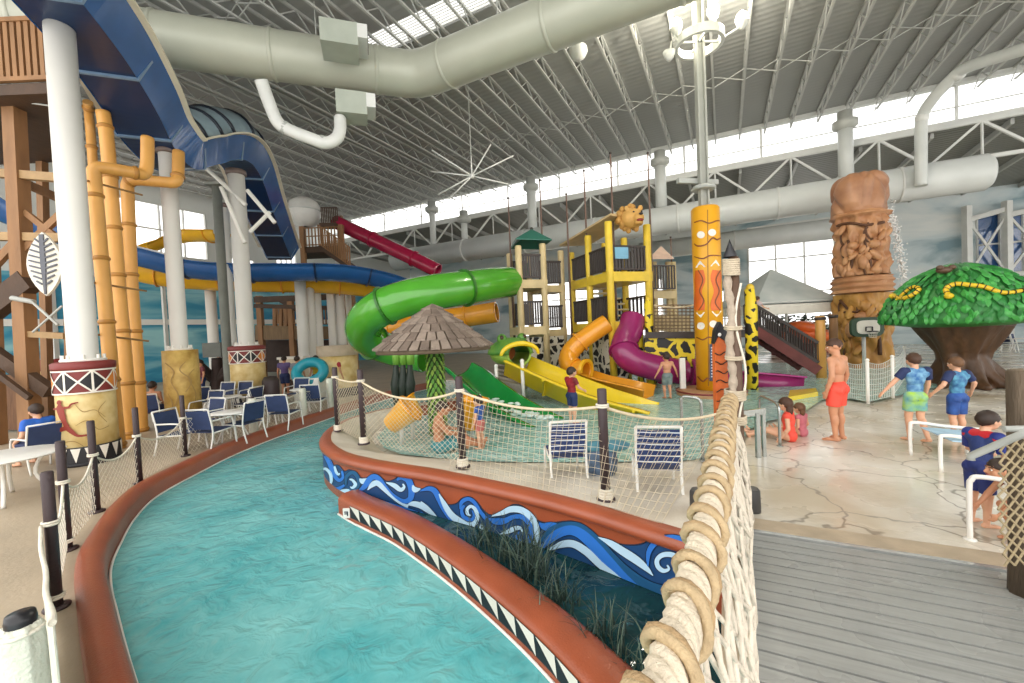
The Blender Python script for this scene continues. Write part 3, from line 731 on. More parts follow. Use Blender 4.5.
sg_lab = ['nearest pair of dark left bank posts', 'second and third dark left bank posts', 'running figure post and the bamboo post', 'bamboo pipes and the marbled pedestal', 'last dark post and the first cream post', 'first two cream posts', 'last two cream posts']
for i in range(7):
    (p, hp), (q, hq) = lps[i], lps[i + 1]; kp = .62 if i < 5 else 1; kq = .62 if i < 4 else 1
    A_, C_ = p + V((0, 0, hp * kp)), q + V((0, 0, hq * kq)); s_ = .2 if i < 4 else .12
    o = MB().tube(sag(A_, C_, s_), .014 if i < 5 else .012, 7).build('fence_rope', M_ropew); tag(o, 'white rope sagging between the ' + sg_lab[i], 'rope', 'left bank ropes')
    mb = MB(); nu = max(4, int((p - q).length / .11))
    def fn(u, v, A_=A_, C_=C_, p=p, q=q, s_=s_):
        return (A_.lerp(C_, u) - V((0, 0, 4 * s_ * u * (1 - u)))).lerp(p.lerp(q, u) + V((0, 0, .03)), v)
    diamond(mb, fn, nu, 6, .0035, n=3); o = mb.build('fence_net', M_ropew, fix=False); tag(o, 'white cord net hanging between the ' + sg_lab[i], 'net', 'left bank nets')
# ------------------------------------------------------------------ the rope rail of the bridge
rp = [G(x, y, 1.42) for x, y in ((618, 860), (640, 765), (665, 683), (690, 597), (707, 525), (718, 470), (725, 425), (730, 400))]
path = resample(cr(rp, 8), .012)
t = thing('rope_rail', 'thick twisted rope handrail with rope coils beside the bridge deck', 'rope rail', rp[3])
fr = frames(path)
for s in range(4):
    mb = MB(); pts = []
    for i, (tt, a_, b_) in enumerate(fr):
        g = i * .012 / .19 * 2 * PI + s * PI / 2; pts.append(path[i] + (a_ * math.cos(g) + b_ * math.sin(g)) * .028)
    mb.tube(pts, .025, 8); mb.build('strand', mat('rope_core', 'd9cbb4', .85, .12, 14, .5, 90), t)
mb = MB(); mb2 = MB()
for k, (m_, rr, ph) in enumerate(((mb, .0155, 0), (mb2, .0155, .5))):
    pts = []
    for i, (tt, a_, b_) in enumerate(fr):
        g = i * .012 / .19 * 2 * PI + ph + .35 * math.sin(i * .21); pts.append(path[i] + (a_ * math.cos(g) + b_ * math.sin(g)) * (.062 + .004 * math.sin(i * .9)))
    m_.tube(pts, [rr * (1 + .12 * math.sin(j * 1.7)) for j in range(len(pts))], 7)
mb.build('coil', mat('tan_rope', 'a88c66', .85, .15, 16, .5, 90), t); mb2.build('coil', mat('light_tan_rope', 'b9a17c', .85, .15, 16, .5, 90), t)
# net from the rail down to the deck edge
mb = MB(); rnd = random.Random(5); EA = AB(rp[1])[0]
jit = {}
FA, FB = G(744, 522, .05), G(742, 900, .05)
def fn(u, v):
    k = (round(u, 4), round(v, 4))
    if k not in jit: jit[k] = V((rnd.gauss(0, .014), rnd.gauss(0, .014), rnd.gauss(0, .014)))
    i = min(len(path) - 1, int(u * (len(path) - 1))); p = path[i]; a_, b_ = AB(p); q = FA.lerp(FB, min(1.2, max(-.2, (a_ - AB(FA)[0]) / (AB(FB)[0] - AB(FA)[0]))))
    x = p.lerp(q, v); bulge = .1 * math.sin(v * PI); return x - E2 * bulge + jit[k]
diamond(mb, fn, 34, 9, .0095, n=5)
o = mb.build('rail_net', mat('rail_net_cord', 'd6cab8', .85, .12, 14, .4, 80), fix=False); tag(o, 'cream knotted net hanging from the thick rope rail to the deck', 'net')
mb = MB(); mb.tube([FA.lerp(FB, i / 30) + V((.012 * math.sin(i * .9), 0, .01 + .02 * math.sin(i * .6))) for i in range(31)], .014, 7)
o = mb.build('net_foot_rope', M_ropew); tag(o, 'cream rope along the foot of the rail net on the deck edge', 'rope')
# bridge end post with rope winding and finial
t = thing('bridge_post', 'tall brown post wound with pale rope and topped by a dark spike', 'post', BP)
hB = zat(258, 735, pix(BP)[2])
mb = MB(); mb.lathe([(.06, 0), (.058, 1.2), (.055, hB)], BP, 14); mb.build('pole', mat('brown_bamboo', '5d4636', .6, .2, 4, .3, 20), t)
mb = MB(); c2 = BP + V((-.07, -.02, 0))
mb.tube([c2 + V((.012 * math.sin(z * 9), .012 * math.cos(z * 7), z)) for z in [1.1 + i * .05 for i in range(int((hB - 1.1) / .05))]], [.045 + .01 * math.sin(i * 1.9) for i in range(int((hB - 1.1) / .05))], 10)
mb.build('rope_bundle', mat('grey_rope', 'b0a08e', .85, .15, 14, .5, 60), t)
mb = MB()
for z0_, n_, r_ in ((hB - .2, 8, .085), (1.28, 5, .11), (1.0, 4, .11), (1.75, 2, .09), (2.1, 2, .09)):
    mb = MB()
    for k in range(n_): mb.tube([BP + V((-.035 + math.cos(g) * r_, -.01 + math.sin(g) * r_ * .8, z0_ + k * .024 + .01 * math.sin(g))) for g in [i * PI / 10 for i in range(20)]], .014, 6, closed=True)
    mb.build('rope_winding', mat('worn_rope', 'c3b49c', .85, .18, 12, .4, 80), t)
mb = MB(); mb.tube([BP + V((.02 + .05 * math.sin(z * 5), -.06, z)) for z in [.3 + i * .08 for i in range(int((hB - .5) / .08))]], .013, 6); mb.build('loose_rope', M_ropew, t)
mb = MB(); cF = BP + V((-.045, -.01, hB)); mb.lathe([(.075, 0), (.07, .03), (.045, .08), (.02, .15), (.0, .21)], cF, 14, caps=False); mb.build('finial', mat('dark_finial', '2b2a2d', .4, .1), t)
# carved orange plank beside the post
cb = P(722.5, 400, 5.15); cb.z = 0; hC = zat(322, 722, pix(cb)[2]); t = thing('carved_tiki_plank', 'orange carved plank with black stripes and a dark head behind the rope post', 'carving', cb)
mb = MB(); prof = [(-.07, 0), (-.075, hC * .3), (-.08, hC * .6), (-.075, hC * .85), (-.055, hC * .95), (0, hC), (.055, hC * .95), (.075, hC * .85), (.08, hC * .6), (.075, hC * .3), (.07, 0)]
mb.slab([cb + V((x, 0, z)) for x, z in prof], .07, n=(0, 1, 0)); mb.build('body', mat('orange_carving', 'c8622a', .5, .2, 4, .3, 14), t)
mb = MB()
for k in range(13):
    z = hC * .2 + k * hC * .052; mb.tube([cb + V((x, -.006, z + .02 * math.sin(x * 40 + k))) for x in (-.075, -.045, -.015, .015, .045, .075)], .007, 5)
mb.build('stripe', mat('black_stripe', '1f1712', .5, .05), t)
mb = MB(); mb.slab([cb + V((x, -.012, z)) for x, z in ((-.08, hC * .88), (-.058, hC * .955), (0, hC + .005), (.058, hC * .955), (.08, hC * .88), (.03, hC * .9), (-.03, hC * .92))], .094, n=(0, 1, 0)); mb.build('head', mat('black_head', '1d1d22', .4, .1), t)
mb = MB(); mb.blob(cb + V((-.02, -.02, hC * .93)), (.022, .01, .022)); mb.build('eye', M_white, t)
# black stumps at the foot of the post
for x, y, r_, h_, l in ((755, 513, .085, .26, 'black drum shaped bollard at the foot of the bridge post'), (700, 512, .07, .2, 'small black block at the net foot left of the rope rail')):
    c = G(x, y, 0 if x > 740 else .34) + V((0, .05, 0)); t = thing('bollard', l, 'bollard', c); mb = MB(); mb.lathe([(r_, 0), (r_ + .004, .02), (r_, h_ - .02), (r_ - .012, h_)], c, 18); mb.build('drum', mat('dark_grey_rubber', '3a3836', .5, .15), t)
    mb = MB(); mb.lathe([(r_ * .8, h_), (r_ * .75, h_ + .012), (0, h_ + .016)], c, 18, caps=False); mb.build('lid', mat('grey_rubber', '55524e', .5, .1), t)
# ------------------------------------------------------------------ right rail
rb = G(1028, 594, 0); t = thing('rail_post', 'thick weathered wooden post at the right edge', 'post', rb)
hR = zat(369, 1022, pix(rb)[2]); M_log = mat('weathered_log', '5a4c3c', .7, .3, 3, .5, 14, stretch=(4, 4, .6))
mb = MB(); mb.lathe([(.105, 0), (.1, .4), (.098, hR - .02), (.088, hR)], rb, 20, fn=lambda g, z: .006 * math.sin(g * 7 + z * 2)); mb.build('log', M_log, t)
mb = MB(); mb.lathe([(.08, hR), (.04, hR + .006), (0, hR + .008)], rb, 16, caps=False); mb.build('end_grain', mat('end_grain', '7a6a54', .7, .2, 12), t)
dr = pix(rb)[2]
A_, C_ = P(971, 456, dr - .05), P(1060, 418, dr - .55); t = thing('handrail', 'grey tubular handrail leading to the wooden post on the right', 'handrail', A_)
mb = MB(); mb.tube([A_ + V((0, 0, -.03)), A_, A_.lerp(C_, .5), C_], .026, 10); mb.build('rail', M_grey, t)
A2, C2 = P(1004, 429, dr - .2), P(1070, 428, dr - .3); mb = MB(); mb.tube([A2, C2], .022, 10); mb.build('rail', M_grey, t)
mb = MB(); mb.cyl(C_, V((C_.x, C_.y, 0)), .026); mb.cyl(A2.lerp(C2, .9), V((A2.lerp(C2, .9).x, A2.lerp(C2, .9).y, 0)), .022); mb.build('upright', M_grey, t)
mb = MB(); nd = dr - .22
T0, T1, B0_, B1 = P(1000, 440, nd), P(1075, 425, nd), P(1004, 566, nd - .05), P(1075, 560, nd - .15); B0_.z = max(.03, B0_.z); B1.z = max(.03, B1.z)
Lm = T0.lerp(B0_, .5) + V((-.05, 0, 0))
def fn(u, v):
    l = (T0 * (1 - v) ** 2 + Lm * 2 * v * (1 - v) + B0_ * v * v); return l.lerp(T1.lerp(B1, v), u) + V((.006 * math.sin(u * 40 + v * 9), 0, .006 * math.sin(v * 31)))
diamond(mb, fn, 7, 11, .0075, n=5); o = mb.build('rail_net', mat('khaki_net_cord', 'a39272', .85, .12, 14, .4, 80), fix=False); tag(o, 'khaki diamond net hung from the handrail at the right edge', 'net')
# ------------------------------------------------------------------ columns on painted pedestals
M_marble = mat('painted_marble', 'ead69f', .5, .1, 3.2, .05, 10, col2='c9a75f'); M_marble2 = mat('ochre_marble', 'd8b86a', .5, .1, 3.5, col2='a88238')
M_maroon = mat('maroon_paint', '7d2f2b', .5, .08, 4); M_black = mat('black_paint', '1c1b20', .5, .08, 4); M_orange = mat('orange_paint', 'd9822f', .5, .08, 4); M_wht = mat('bone_white', 'ece6da', .5, .05, 4)
M_col = mat('white_column', 'e9e6dd', .4, .05, .8)
def facing(c): d = V((CAM.x - c.x, CAM.y - c.y, 0)).normalized(); return d, V((-d.y, d.x, 0))
def cylp(c, R, g, z): d, s = facing(c); return c + d * (R * math.cos(g)) - s * (R * math.sin(g)) * -1 + V((0, 0, z - c.z))
def tri_on(mb, fn, a, b, c, m=0, n=4):
    """triangle in surface coordinates, split finely so it hugs the curve"""
    vs = []; idx = {}
    for i in range(n + 1):
        for j in range(n + 1 - i):
            u, v = i / n, j / n; w_ = 1 - u - v; idx[i, j] = len(vs); vs.append(fn(a[0] * w_ + b[0] * u + c[0] * v, a[1] * w_ + b[1] * u + c[1] * v))
    fs = []
    for i in range(n):
        for j in range(n - i):
            fs.append((idx[i, j], idx[i + 1, j], idx[i, j + 1]))
            if i + j < n - 1: fs.append((idx[i + 1, j], idx[i + 1, j + 1], idx[i, j + 1]))
    mb.add(vs, fs, m)
def quad_on(mb, fn, a, b, c, d, m=0, n=5): tri_on(mb, fn, a, b, c, m, n); tri_on(mb, fn, a, c, d, m, n)
def line_on(mb, fn, p, q, w_, m=0):
    t = V((q[0] - p[0], q[1] - p[1])).normalized(); nx, ny = -t.y * w_ / 2, t.x * w_ / 2
    quad_on(mb, fn, (p[0] + nx, p[1] + ny), (q[0] + nx, q[1] + ny), (q[0] - nx, q[1] - ny), (p[0] - nx, p[1] - ny), m)
def column(label, px, pyb, d, rp_, rc, ztop, kind, ptop=2.0, cap=True, group='white slide columns'):
    c = P(px, 350, d); c = V((c.x, c.y, ZL)); t = thing('slide_column', label, 'column', c, group=group)
    zt = ptop
    m_ = M_marble if kind != 'ochre' else M_marble2
    q = MB(); q.lathe([(rp_, ZL), (rp_ * .985, zt * .5), (rp_ * .97, zt)], (c.x, c.y, 0), 40); q.build('pedestal', m_, t)
    fn = lambda s, z, o=.012: cylp(V((c.x, c.y, z)), rp_ + o, s / rp_, z)
    if kind != 'ochre':
        q = MB(); q.lathe([(rp_ + .012, zt - .16), (rp_ + .03, zt - .12), (rp_ + .03, zt - .02), (rp_ - .03, zt + .01)], (c.x, c.y, 0), 40); q.build('cap_band', M_maroon, t)
        q = MB(); q.lathe([(rp_ + .006, zt - .62), (rp_ + .006, zt - .16)], (c.x, c.y, 0), 40, caps=False); q.build('frieze', M_maroon, t)
        z1, z0 = zt - .17, zt - .61; q = MB(); W = .40; k = -4
        cols = [(1, 2), (2, 1), (1, 1)]
        while k < 4:
            x0, x1 = k * W + .1, (k + 1) * W + .1; mx, mz = (x0 + x1) / 2, (z0 + z1) / 2; cc = cols[k % 3]
            f2 = lambda s, z: fn(s, z, .016); f3 = lambda s, z: fn(s, z, .022)
            tri_on(q, f2, (x0, z0), (x0, z1), (mx, mz), cc[0]); tri_on(q, f2, (x1, z0), (x1, z1), (mx, mz), cc[1])
            line_on(q, f3, (x0, z0), (x1, z1), .03, 0); line_on(q, f3, (x0, z1), (x1, z0), .03, 0); line_on(q, f3, (x0, z0), (x0, z1), .035, 0); k += 1
        for z in (z0, z1):
            for k in range(-8, 8): line_on(q, lambda s, z: fn(s, z, .02), (k * .23, z), (k * .23 + .24, z), .03, 0)
        q.build('frieze_pattern', [M_wht, M_black, M_orange], t, fix=False)
        q = MB(); q.lathe([(rp_ + .02, ZL + .05), (rp_ + .02, ZL + .34), (rp_ + .01, ZL + .38)], (c.x, c.y, 0), 40, caps=False); q.lathe([(rp_ + .03, ZL), (rp_ + .03, ZL + .06)], (c.x, c.y, 0), 40); q.build('base_band', M_black, t)
        q = MB()
        for k in range(-7, 8): tri_on(q, lambda s, z: fn(s, z, .03), (k * .2 - .075, ZL + .36), (k * .2 + .075, ZL + .36), (k * .2, ZL + .08), 0)
        q.build('base_triangles', M_wht, t, fix=False)
    q = MB(); q.lathe([(rc * 1.5, zt), (rc * 1.5, zt + .05), (rc, zt + .07), (rc, ztop)], (c.x, c.y, 0), 28); q.build('shaft', M_col, t)
    q = MB()
    for i in range(8):
        g = i * PI / 4; q.cyl((c.x + rc * 1.3 * math.cos(g), c.y + rc * 1.3 * math.sin(g), zt + .05), (c.x + rc * 1.3 * math.cos(g), c.y + rc * 1.3 * math.sin(g), zt + .14), .03, n=6)
    q.build('anchor_bolt', M_col, t)
    if cap:
        q = MB(); q.lathe([(rc + .02, ztop - .12), (rc + .06, ztop - .1), (rc + .06, ztop + .05)], (c.x, c.y, 0), 24); q.build('saddle', mat('brown_steel', '6f5f58', .5, .15), t)
    return t, c, rp_
T1, c1, r1 = column('white column on the pedestal with the running figure', 83, 470, 8.6, .455, .235, 9.0, 'fig', 1.95)
# running figure painted on the pedestal
def cyl_hit(c, R, px, py):
    r = ray(px, py); a = r.x ** 2 + r.y ** 2; b = -2 * (r.x * c.x + r.y * c.y); k = c.x ** 2 + c.y ** 2 - R * R; D = b * b - 4 * a * k
    if D < 0: return None
    return CAM + r * ((-b - math.sqrt(D)) / (2 * a))
def strokes(parent, name, m, c, R, z, items):
    q = MB(); s = z[2]
    for pts in items:
        C_ = cr2(pts, 5); L_, R_ = [], []
        for i, p in enumerate(C_):
            a = C_[max(0, i - 1)]; b = C_[min(len(C_) - 1, i + 1)]; t = V((b.x - a.x, b.y - a.y)).normalized(); w_ = p.z / 2
            rw = []
            for k in range(7):
                e = -1 + k / 3; u = cyl_hit(c, R, z[0] + (p.x - t.y * w_ * e) / s, z[1] + (p.y + t.x * w_ * e) / s)
                if u is None: break
                rw.append(u)
            if len(rw) == 7: L_.append(rw)
        if len(L_) > 1: q.grid(L_)
    return q.build(name, m, parent, fix=False)
strokes(T1, 'painted_runner', mat('runner_red', '8c3326', .5, .05), c1, r1 + .02, (0, 380, 5.69), [
    [(322, 132, 6), (328, 131, 24), (336, 130, 30), (344, 131, 24), (350, 132, 6)], [(338, 140, 12), (340, 160, 40), (352, 205, 38), (368, 245, 26), (380, 268, 34)],
    [(330, 162, 14), (310, 166, 10), (298, 167, 6)], [(360, 160, 14), (390, 155, 12), (405, 138, 10), (445, 127, 6)],
    [(385, 272, 26), (345, 283, 22), (326, 292, 14), (314, 316, 8)], [(380, 272, 30), (415, 300, 24), (445, 318, 14), (490, 314, 10), (518, 308, 6)]])
strokes(T1, 'painted_sinew', mat('vein_brown', 'a98a52', .5, .05), c1, r1 + .014, (0, 380, 5.69), [
    [(420, 130, 3), (470, 180, 6), (540, 170, 4), (600, 210, 3)], [(430, 260, 3), (500, 230, 5), (560, 280, 4), (620, 260, 3)], [(600, 120, 3), (560, 180, 5), (610, 240, 3)], [(340, 360, 3), (420, 350, 5), (480, 380, 3)]])
T2, c2, r2 = column('white column on the plain ochre marble pedestal', 180, 427, 12.2, .44, .205, 7.8, 'ochre', 2.05)
strokes(T2, 'painted_vein', mat('vein_brown', 'a98a52', .5, .05), c2, r2 + .014, (130, 360, 6.83), [
    [(240, 20, 4), (300, 80, 10), (280, 150, 6), (330, 240, 10), (300, 330, 5)], [(380, 10, 4), (340, 70, 8), (420, 140, 8), (380, 220, 5)], [(440, 60, 3), (400, 120, 8), (450, 230, 6), (430, 330, 3)], [(260, 230, 3), (290, 300, 8), (280, 380, 4)]])
T3, c3, r3 = column('thick white column farther along on a banded pedestal', 247, 392, 15.5, .575, .27, 8.4, 'fig', 2.05)
column('white column behind the banded pedestal with a slimmer shaft', 232, 385, 18.5, .55, .21, 8.2, 'fig', 2.05)
# slim columns without painted pedestals
def slim(label, px, d, r, ztop, z0=ZL, name='slide_support', grp='slim white slide supports', m=None):
    c = P(px, 350, d); c = V((c.x, c.y, z0)); t = thing(name, label, 'column', c, group=grp)
    q = MB(); q.lathe([(r * 1.6, z0), (r * 1.6, z0 + .06), (r, z0 + .08), (r, ztop)], (c.x, c.y, 0), 16); q.build('shaft', m or M_col, t)
    q = MB(); q.box((c.x, c.y, ztop), (r * 3.4, r * 3.4, .1)); q.build('head_plate', m or M_ltgrey, t); return t
for px, d, r, zt, l in ((214, 21, .24, 5.2, 'slim white support left of the dark downpipe'), (232, 22, .2, 5.3, 'slim white support right of the dark downpipe'), (304, 21, .26, 5.2, 'leftmost white support of the cluster under the blue flume'), (313.5, 21.6, .2, 5.2, 'second white support of the cluster under the blue flume'),
                        (321, 22.2, .15, 5.2, 'thin third support of the cluster under the blue flume'), (333.5, 22.5, .2, 4.9, 'white support left of the green tube bend'), (342, 23, .26, 4.9, 'white support just left of the green tube bend'), (351, 24, .16, 4.9, 'thin white support behind the green tube bend')):
    slim(l, px, d, r, zt)
slim('dark grey square downpipe between slim white supports', 227, 17.2, .17, 8.6, name='downpipe', grp='dark steel posts', m=mat('mid_steel', '86887f', .45, .1))
# steel braces between the columns
q = MB()
for a, b in (((203, 165), (246, 205)), ((221, 187), (245, 243)), ((247, 190), (275, 223)), ((250, 232), (270, 212))):
    q.tube([P(a[0], a[1], 15), P(b[0], b[1], 15.2)], .07, 8)
t = thing('slide_brace', 'white diagonal pipe braces under the high blue slide', 'brace', P(245, 205, 15))
q.build('brace', M_col, t)
# ------------------------------------------------------------------ slides
M_bluein = mat('blue_gelcoat', '1b528c', .22, .08, 2, coat=.3); M_bluedk = mat('navy_gelcoat', '0f2c52', .28, .1, 2, coat=.2); M_cream = mat('cream_lip', 'e6dcc4', .4, .06, 3)
M_yel = mat('yellow_gelcoat', 'e9b226', .25, .06, 2, coat=.3); M_yel2 = mat('lemon_gelcoat', 'f0cf2a', .22, .06, 2, coat=.3); M_org = mat('orange_gelcoat', 'e59a24', .24, .08, 2, coat=.3)
M_grn = mat('green_gelcoat', '4fa02d', .2, .08, 1.5, coat=.4); M_grn2 = mat('deep_green_gelcoat', '1f8f3f', .22, .1, 2, coat=.3); M_red = mat('red_gelcoat', 'a01c40', .25, .08, 2, coat=.3); M_pur = mat('purple_gelcoat', '8f2460', .25, .1, 2, coat=.3)
def dpath(l, n=8): return cr([P(*p) for p in l], n)
def along(path, step, first=0.0):
    out = []; acc = step - first
    for i, (a, b) in enumerate(zip(path, path[1:])):
        acc += (b - a).length
        if acc >= step: out.append(i + 1); acc = 0
    return out
def tube_slide(name, label, l, r, m, flange, cat='water slide', step=2.2, group=None, fl_r=.06, endr=True, n=20):
    p = dpath(l, 8); t = thing(name, label, cat, V((p[-1].x, p[-1].y, 0)), group=group)
    q = MB(); q.tube(p, r, n, caps=False); o = q.build('tube', m, t); s = o.modifiers.new('thick', 'SOLIDIFY'); s.thickness = .04; s.offset = -1
    fr = frames(p)
    for i in along(p, step, step * .9):
        q = MB(); tt, a, b = fr[i]; q.sweep([p[i] + (a * math.cos(g) + b * math.sin(g)) * (r + fl_r * .4) for g in [k * 2 * PI / 24 for k in range(24)]], [(-.04, -fl_r * .6), (.04, -fl_r * .6), (.04, fl_r * .6), (-.04, fl_r * .6)], up=tt, closed=True, cprof=True); q.build('joint_ring', flange, t)
    return t, p
def half(r, th=.05, n=12, lip=.1, a0=0.0):
    o = [(r * math.cos(PI + a0 + (PI - 2 * a0) * i / n), r * math.sin(PI + a0 + (PI - 2 * a0) * i / n)) for i in range(n + 1)]
    i_ = [((r - th) * math.cos(PI + a0 + (PI - 2 * a0) * i / n), (r - th) * math.sin(PI + a0 + (PI - 2 * a0) * i / n)) for i in range(n + 1)]
    return [(o[0][0] - lip, o[0][1])] + [(o[0][0] - lip, o[0][1] - .05)] + o + [(o[-1][0] + lip, o[-1][1] - .05), (o[-1][0] + lip, o[-1][1])] + i_[::-1]
def flume(name, label, l, prof, m, flange=None, step=2.4, cat='water slide', group=None, n=8):
    p = dpath(l, n); t = thing(name, label, cat, V((p[-1].x, p[-1].y, 0)), group=group)
    q = MB(); q.sweep(p, prof, cprof=True, sm=True); q.build('flume', m, t)
    if flange:
        lo = [x for x in prof]; fr = frames(p, up=V((0, 0, 1)))
        for i in along(p, step, step * .6):
            q = MB(); tt, a, b = fr[i]; k = [(x, y) for x, y in prof if y <= max(yy for xx, yy in prof)]
            q.tube([p[i] + a * x * 1.03 + b * (y * 1.03) for x, y in prof[2:len(prof) // 2 + 1]], .045, 6); q.build('joint_rib', flange, t)
    return t, p
# the high blue raft slide
bl = [(-50, -100, 5.6), (4, -48, 6.9), (62, 18, 8.2), (98, 62, 9.3), (130, 110, 10.6), (150, 145, 11.7), (176, 169, 12.8), (206, 164, 14), (230, 160, 15.2), (246, 178, 16.8), (261, 216, 19.2), (280, 260, 23)]
p = dpath(bl, 8); t = thing('raft_slide', 'huge dark blue raft slide with cream lip sweeping down over the white columns', 'water slide', V((p[-1].x, p[-1].y, ZL)))
op = [(-.92, .75), (-.55, .0), (.55, .0), (.92, .75), (.88, .77), (.51, .05), (-.51, .05), (-.88, .77)]
q = MB(); q.sweep(p, op, cprof=True); q.build('channel', M_bluedk, t)
for sg, nm in ((1, 'side_panel'), (-1, 'side_panel')):
    q = MB(); q.sweep(p, [(sg * .57, -.02), (sg * .95, .76), (sg * .92, .77), (sg * .55, .02)], cprof=True); q.build(nm, M_bluein, t)
    q = MB(); q.sweep(p, [(sg * .91, .74), (sg * 1.07, .77), (sg * 1.07, .82), (sg * .91, .81)], cprof=True); q.build('lip', M_cream, t)
fr = frames(p, up=V((0, 0, 1)))
for i in along(p, 1.9, .5):
    tt, a, b = fr[i]; q = MB(); q.sweep([p[i] + a * x + b * y for x, y in ((-.89, .75), (-.58, -.03), (.58, -.03), (.89, .75))], [(-.035, -.03), (.035, -.03), (.035, .03), (-.035, .03)], up=tt, cprof=True); q.build('joint_rib', mat('blue_steel_rib', '6f87a0', .4, .1), t)
i0_, i1_ = 48, 76                                        # the covered hump
cov = MB(); arcs = []
for i in range(i0_, i1_ + 1):
    tt, a, b = fr[i]; arcs.append([p[i] + a * (.92 * math.cos(g)) + b * (.8 + .85 * math.sin(g)) for g in [k * PI / 14 for k in range(15)]])
cov.grid(arcs, sm=True); o = cov.build('clear_cover', mat('smoky_cover', '8fa3ab', .2, .15, 2, spec=.6), t); s_ = o.modifiers.new('thick', 'SOLIDIFY'); s_.thickness = .03
for k in range(0, len(arcs), 4):
    q = MB(); q.tube(arcs[k], .07, 8); q.build('cover_hoop', mat('hoop_navy', '101d2c', .3, .1), t)
# mid level slides behind the columns
flume('blue_flume', 'long blue half pipe flume crossing behind the white columns', [(-10, 196, 16), (20, 210, 16.5), (60, 226, 17), (100, 240, 17.5), (145, 251, 18), (190, 262, 18.6), (240, 266, 19), (290, 266, 19.6), (340, 267, 20.4), (385, 275, 21.4), (425, 290, 22.6)], half(.72), M_bluein, M_bluedk)
flume('yellow_flume', 'yellow half pipe flume running below the blue flume', [(120, 260, 19), (160, 270, 19.6), (210, 275, 20.4), (260, 277, 21), (320, 279, 22), (370, 284, 23), (410, 296, 24)], half(.75), M_yel, M_org)
flume('yellow_loop', 'short yellow flume bend high behind the second column', [(140, 245, 24), (165, 236, 25), (190, 232, 25.5), (222, 232, 25)], half(.62), M_yel, M_org)
q = MB(); q.beam(P(120, 258, 18.2), P(262, 279, 19.6), .16, .16); q.beam(P(137, 247, 18), P(165, 254, 18), .1, .1)
t = thing('flume_beam', 'white steel beam carrying the blue and yellow flumes', 'beam', P(190, 268, 19)); q.build('beam', M_col, t)
tube_slide('red_tube_slide', 'closed red tube slide dropping from the stair tower', [(336, 222, 26), (352, 230, 25.6), (380, 243, 25), (410, 257, 24.4), (438, 271, 24)], .42, M_red, M_red, step=3)
t = thing('cone_bucket', 'big white tipping bucket hung beside the stair tower', 'bucket', P(304, 225, 26)); c = P(304, 212, 26)
q = MB(); q.lathe([(.35, -.95), (.75, -.7), (.95, -.2), (.98, .2), (.8, .6), (.4, .85), (0, .92)], c, 24, caps=False); q.build('shell', mat('bucket_white', 'dedcd6', .4, .06), t)
q = MB(); q.tube([c + V((math.cos(g) * .98, math.sin(g) * .98, .05)) for g in [k * PI / 12 for k in range(24)]], .05, 6, closed=True); q.build('rim', M_ltgrey, t)
q = MB(); q.cyl(c + V((0, 0, .9)), V((c.x, c.y, ZT - .8)), .02, n=6); q.build('cable', M_grey, t)
# ------------------------------------------------------------------ stair tower (far)
M_wood = mat('red_brown_timber', '8f6843', .65, .2, 3, .3, 12, stretch=(1, 1, .3)); M_wood2 = mat('tan_timber', 'a3855c', .65, .18, 3, .3, 12); M_woodd = mat('dark_timber', '4a3524', .65, .2, 3, .3, 12)
def rail(q, p, q2, h, n, r=.03, m=0, top=.05):
    p, q2 = V(p), V(q2)
    q.beam(p + V((0, 0, h)), q2 + V((0, 0, h)), top * 1.6, top, m); q.beam(p + V((0, 0, .1)), q2 + V((0, 0, .1)), top, top, m)
    for i in range(n + 1): x = p.lerp(q2, i / n); q.beam(x + V((0, 0, .08)), x + V((0, 0, h)), r, r, m)
def part(parent, name, m, f, fix=True):
    q = MB(); f(q); return q.build(name, m, parent, fix)
D = 25
t = thing('stair_tower', 'brown timber stair tower with railings at the top of the red slide', 'stair tower', V((P(320, 340, D).x, P(320, 340, D).y, ZL)))
pl = [P(303, 247, D), P(342, 247, D), P(342, 245, D + 2), P(303, 245, D + 2)]; zt_ = pl[0].z
for x in pl: x.z = zt_
part(t, 'platform', M_woodd, lambda q: q.slab(pl, .35))
for a_, b_ in ((pl[0], pl[1]), (pl[3], pl[2])): part(t, 'railing', M_wood, lambda q: rail(q, a_, b_, 1.1, 12, .06))
up_ = [P(322, 226, D + .5), P(338, 226, D + .5)]
part(t, 'upper_railing', M_woodd, lambda q: (rail(q, up_[0], up_[1], 1.1, 9, .05), q.beam(up_[0], up_[1], .8, .2)))
s0, s1 = P(320, 246, D - .6), P(351, 268, D - .6)
part(t, 'stair_flight', M_woodd, lambda q: (q.beam(s0, s1, .1, .35), q.beam(s0 + V((0, 1, 0)), s1 + V((0, 1, 0)), .1, .35), [q.box(s0.lerp(s1, k / 12) + V((0, .5, 0)), (.3, 1, .05)) for k in range(13)]))
part(t, 'stair_railing', M_wood, lambda q: rail(q, s0 - V((0, .1, 0)), s1 - V((0, .1, 0)), 1.2, 14, .07))
for k in range(4):
    x = pl[k]; part(t, 'post', M_wood, lambda q: q.beam((x.x, x.y, ZL), (x.x, x.y, zt_ + (1.2 if k < 2 else 2.3)), .25, .25))
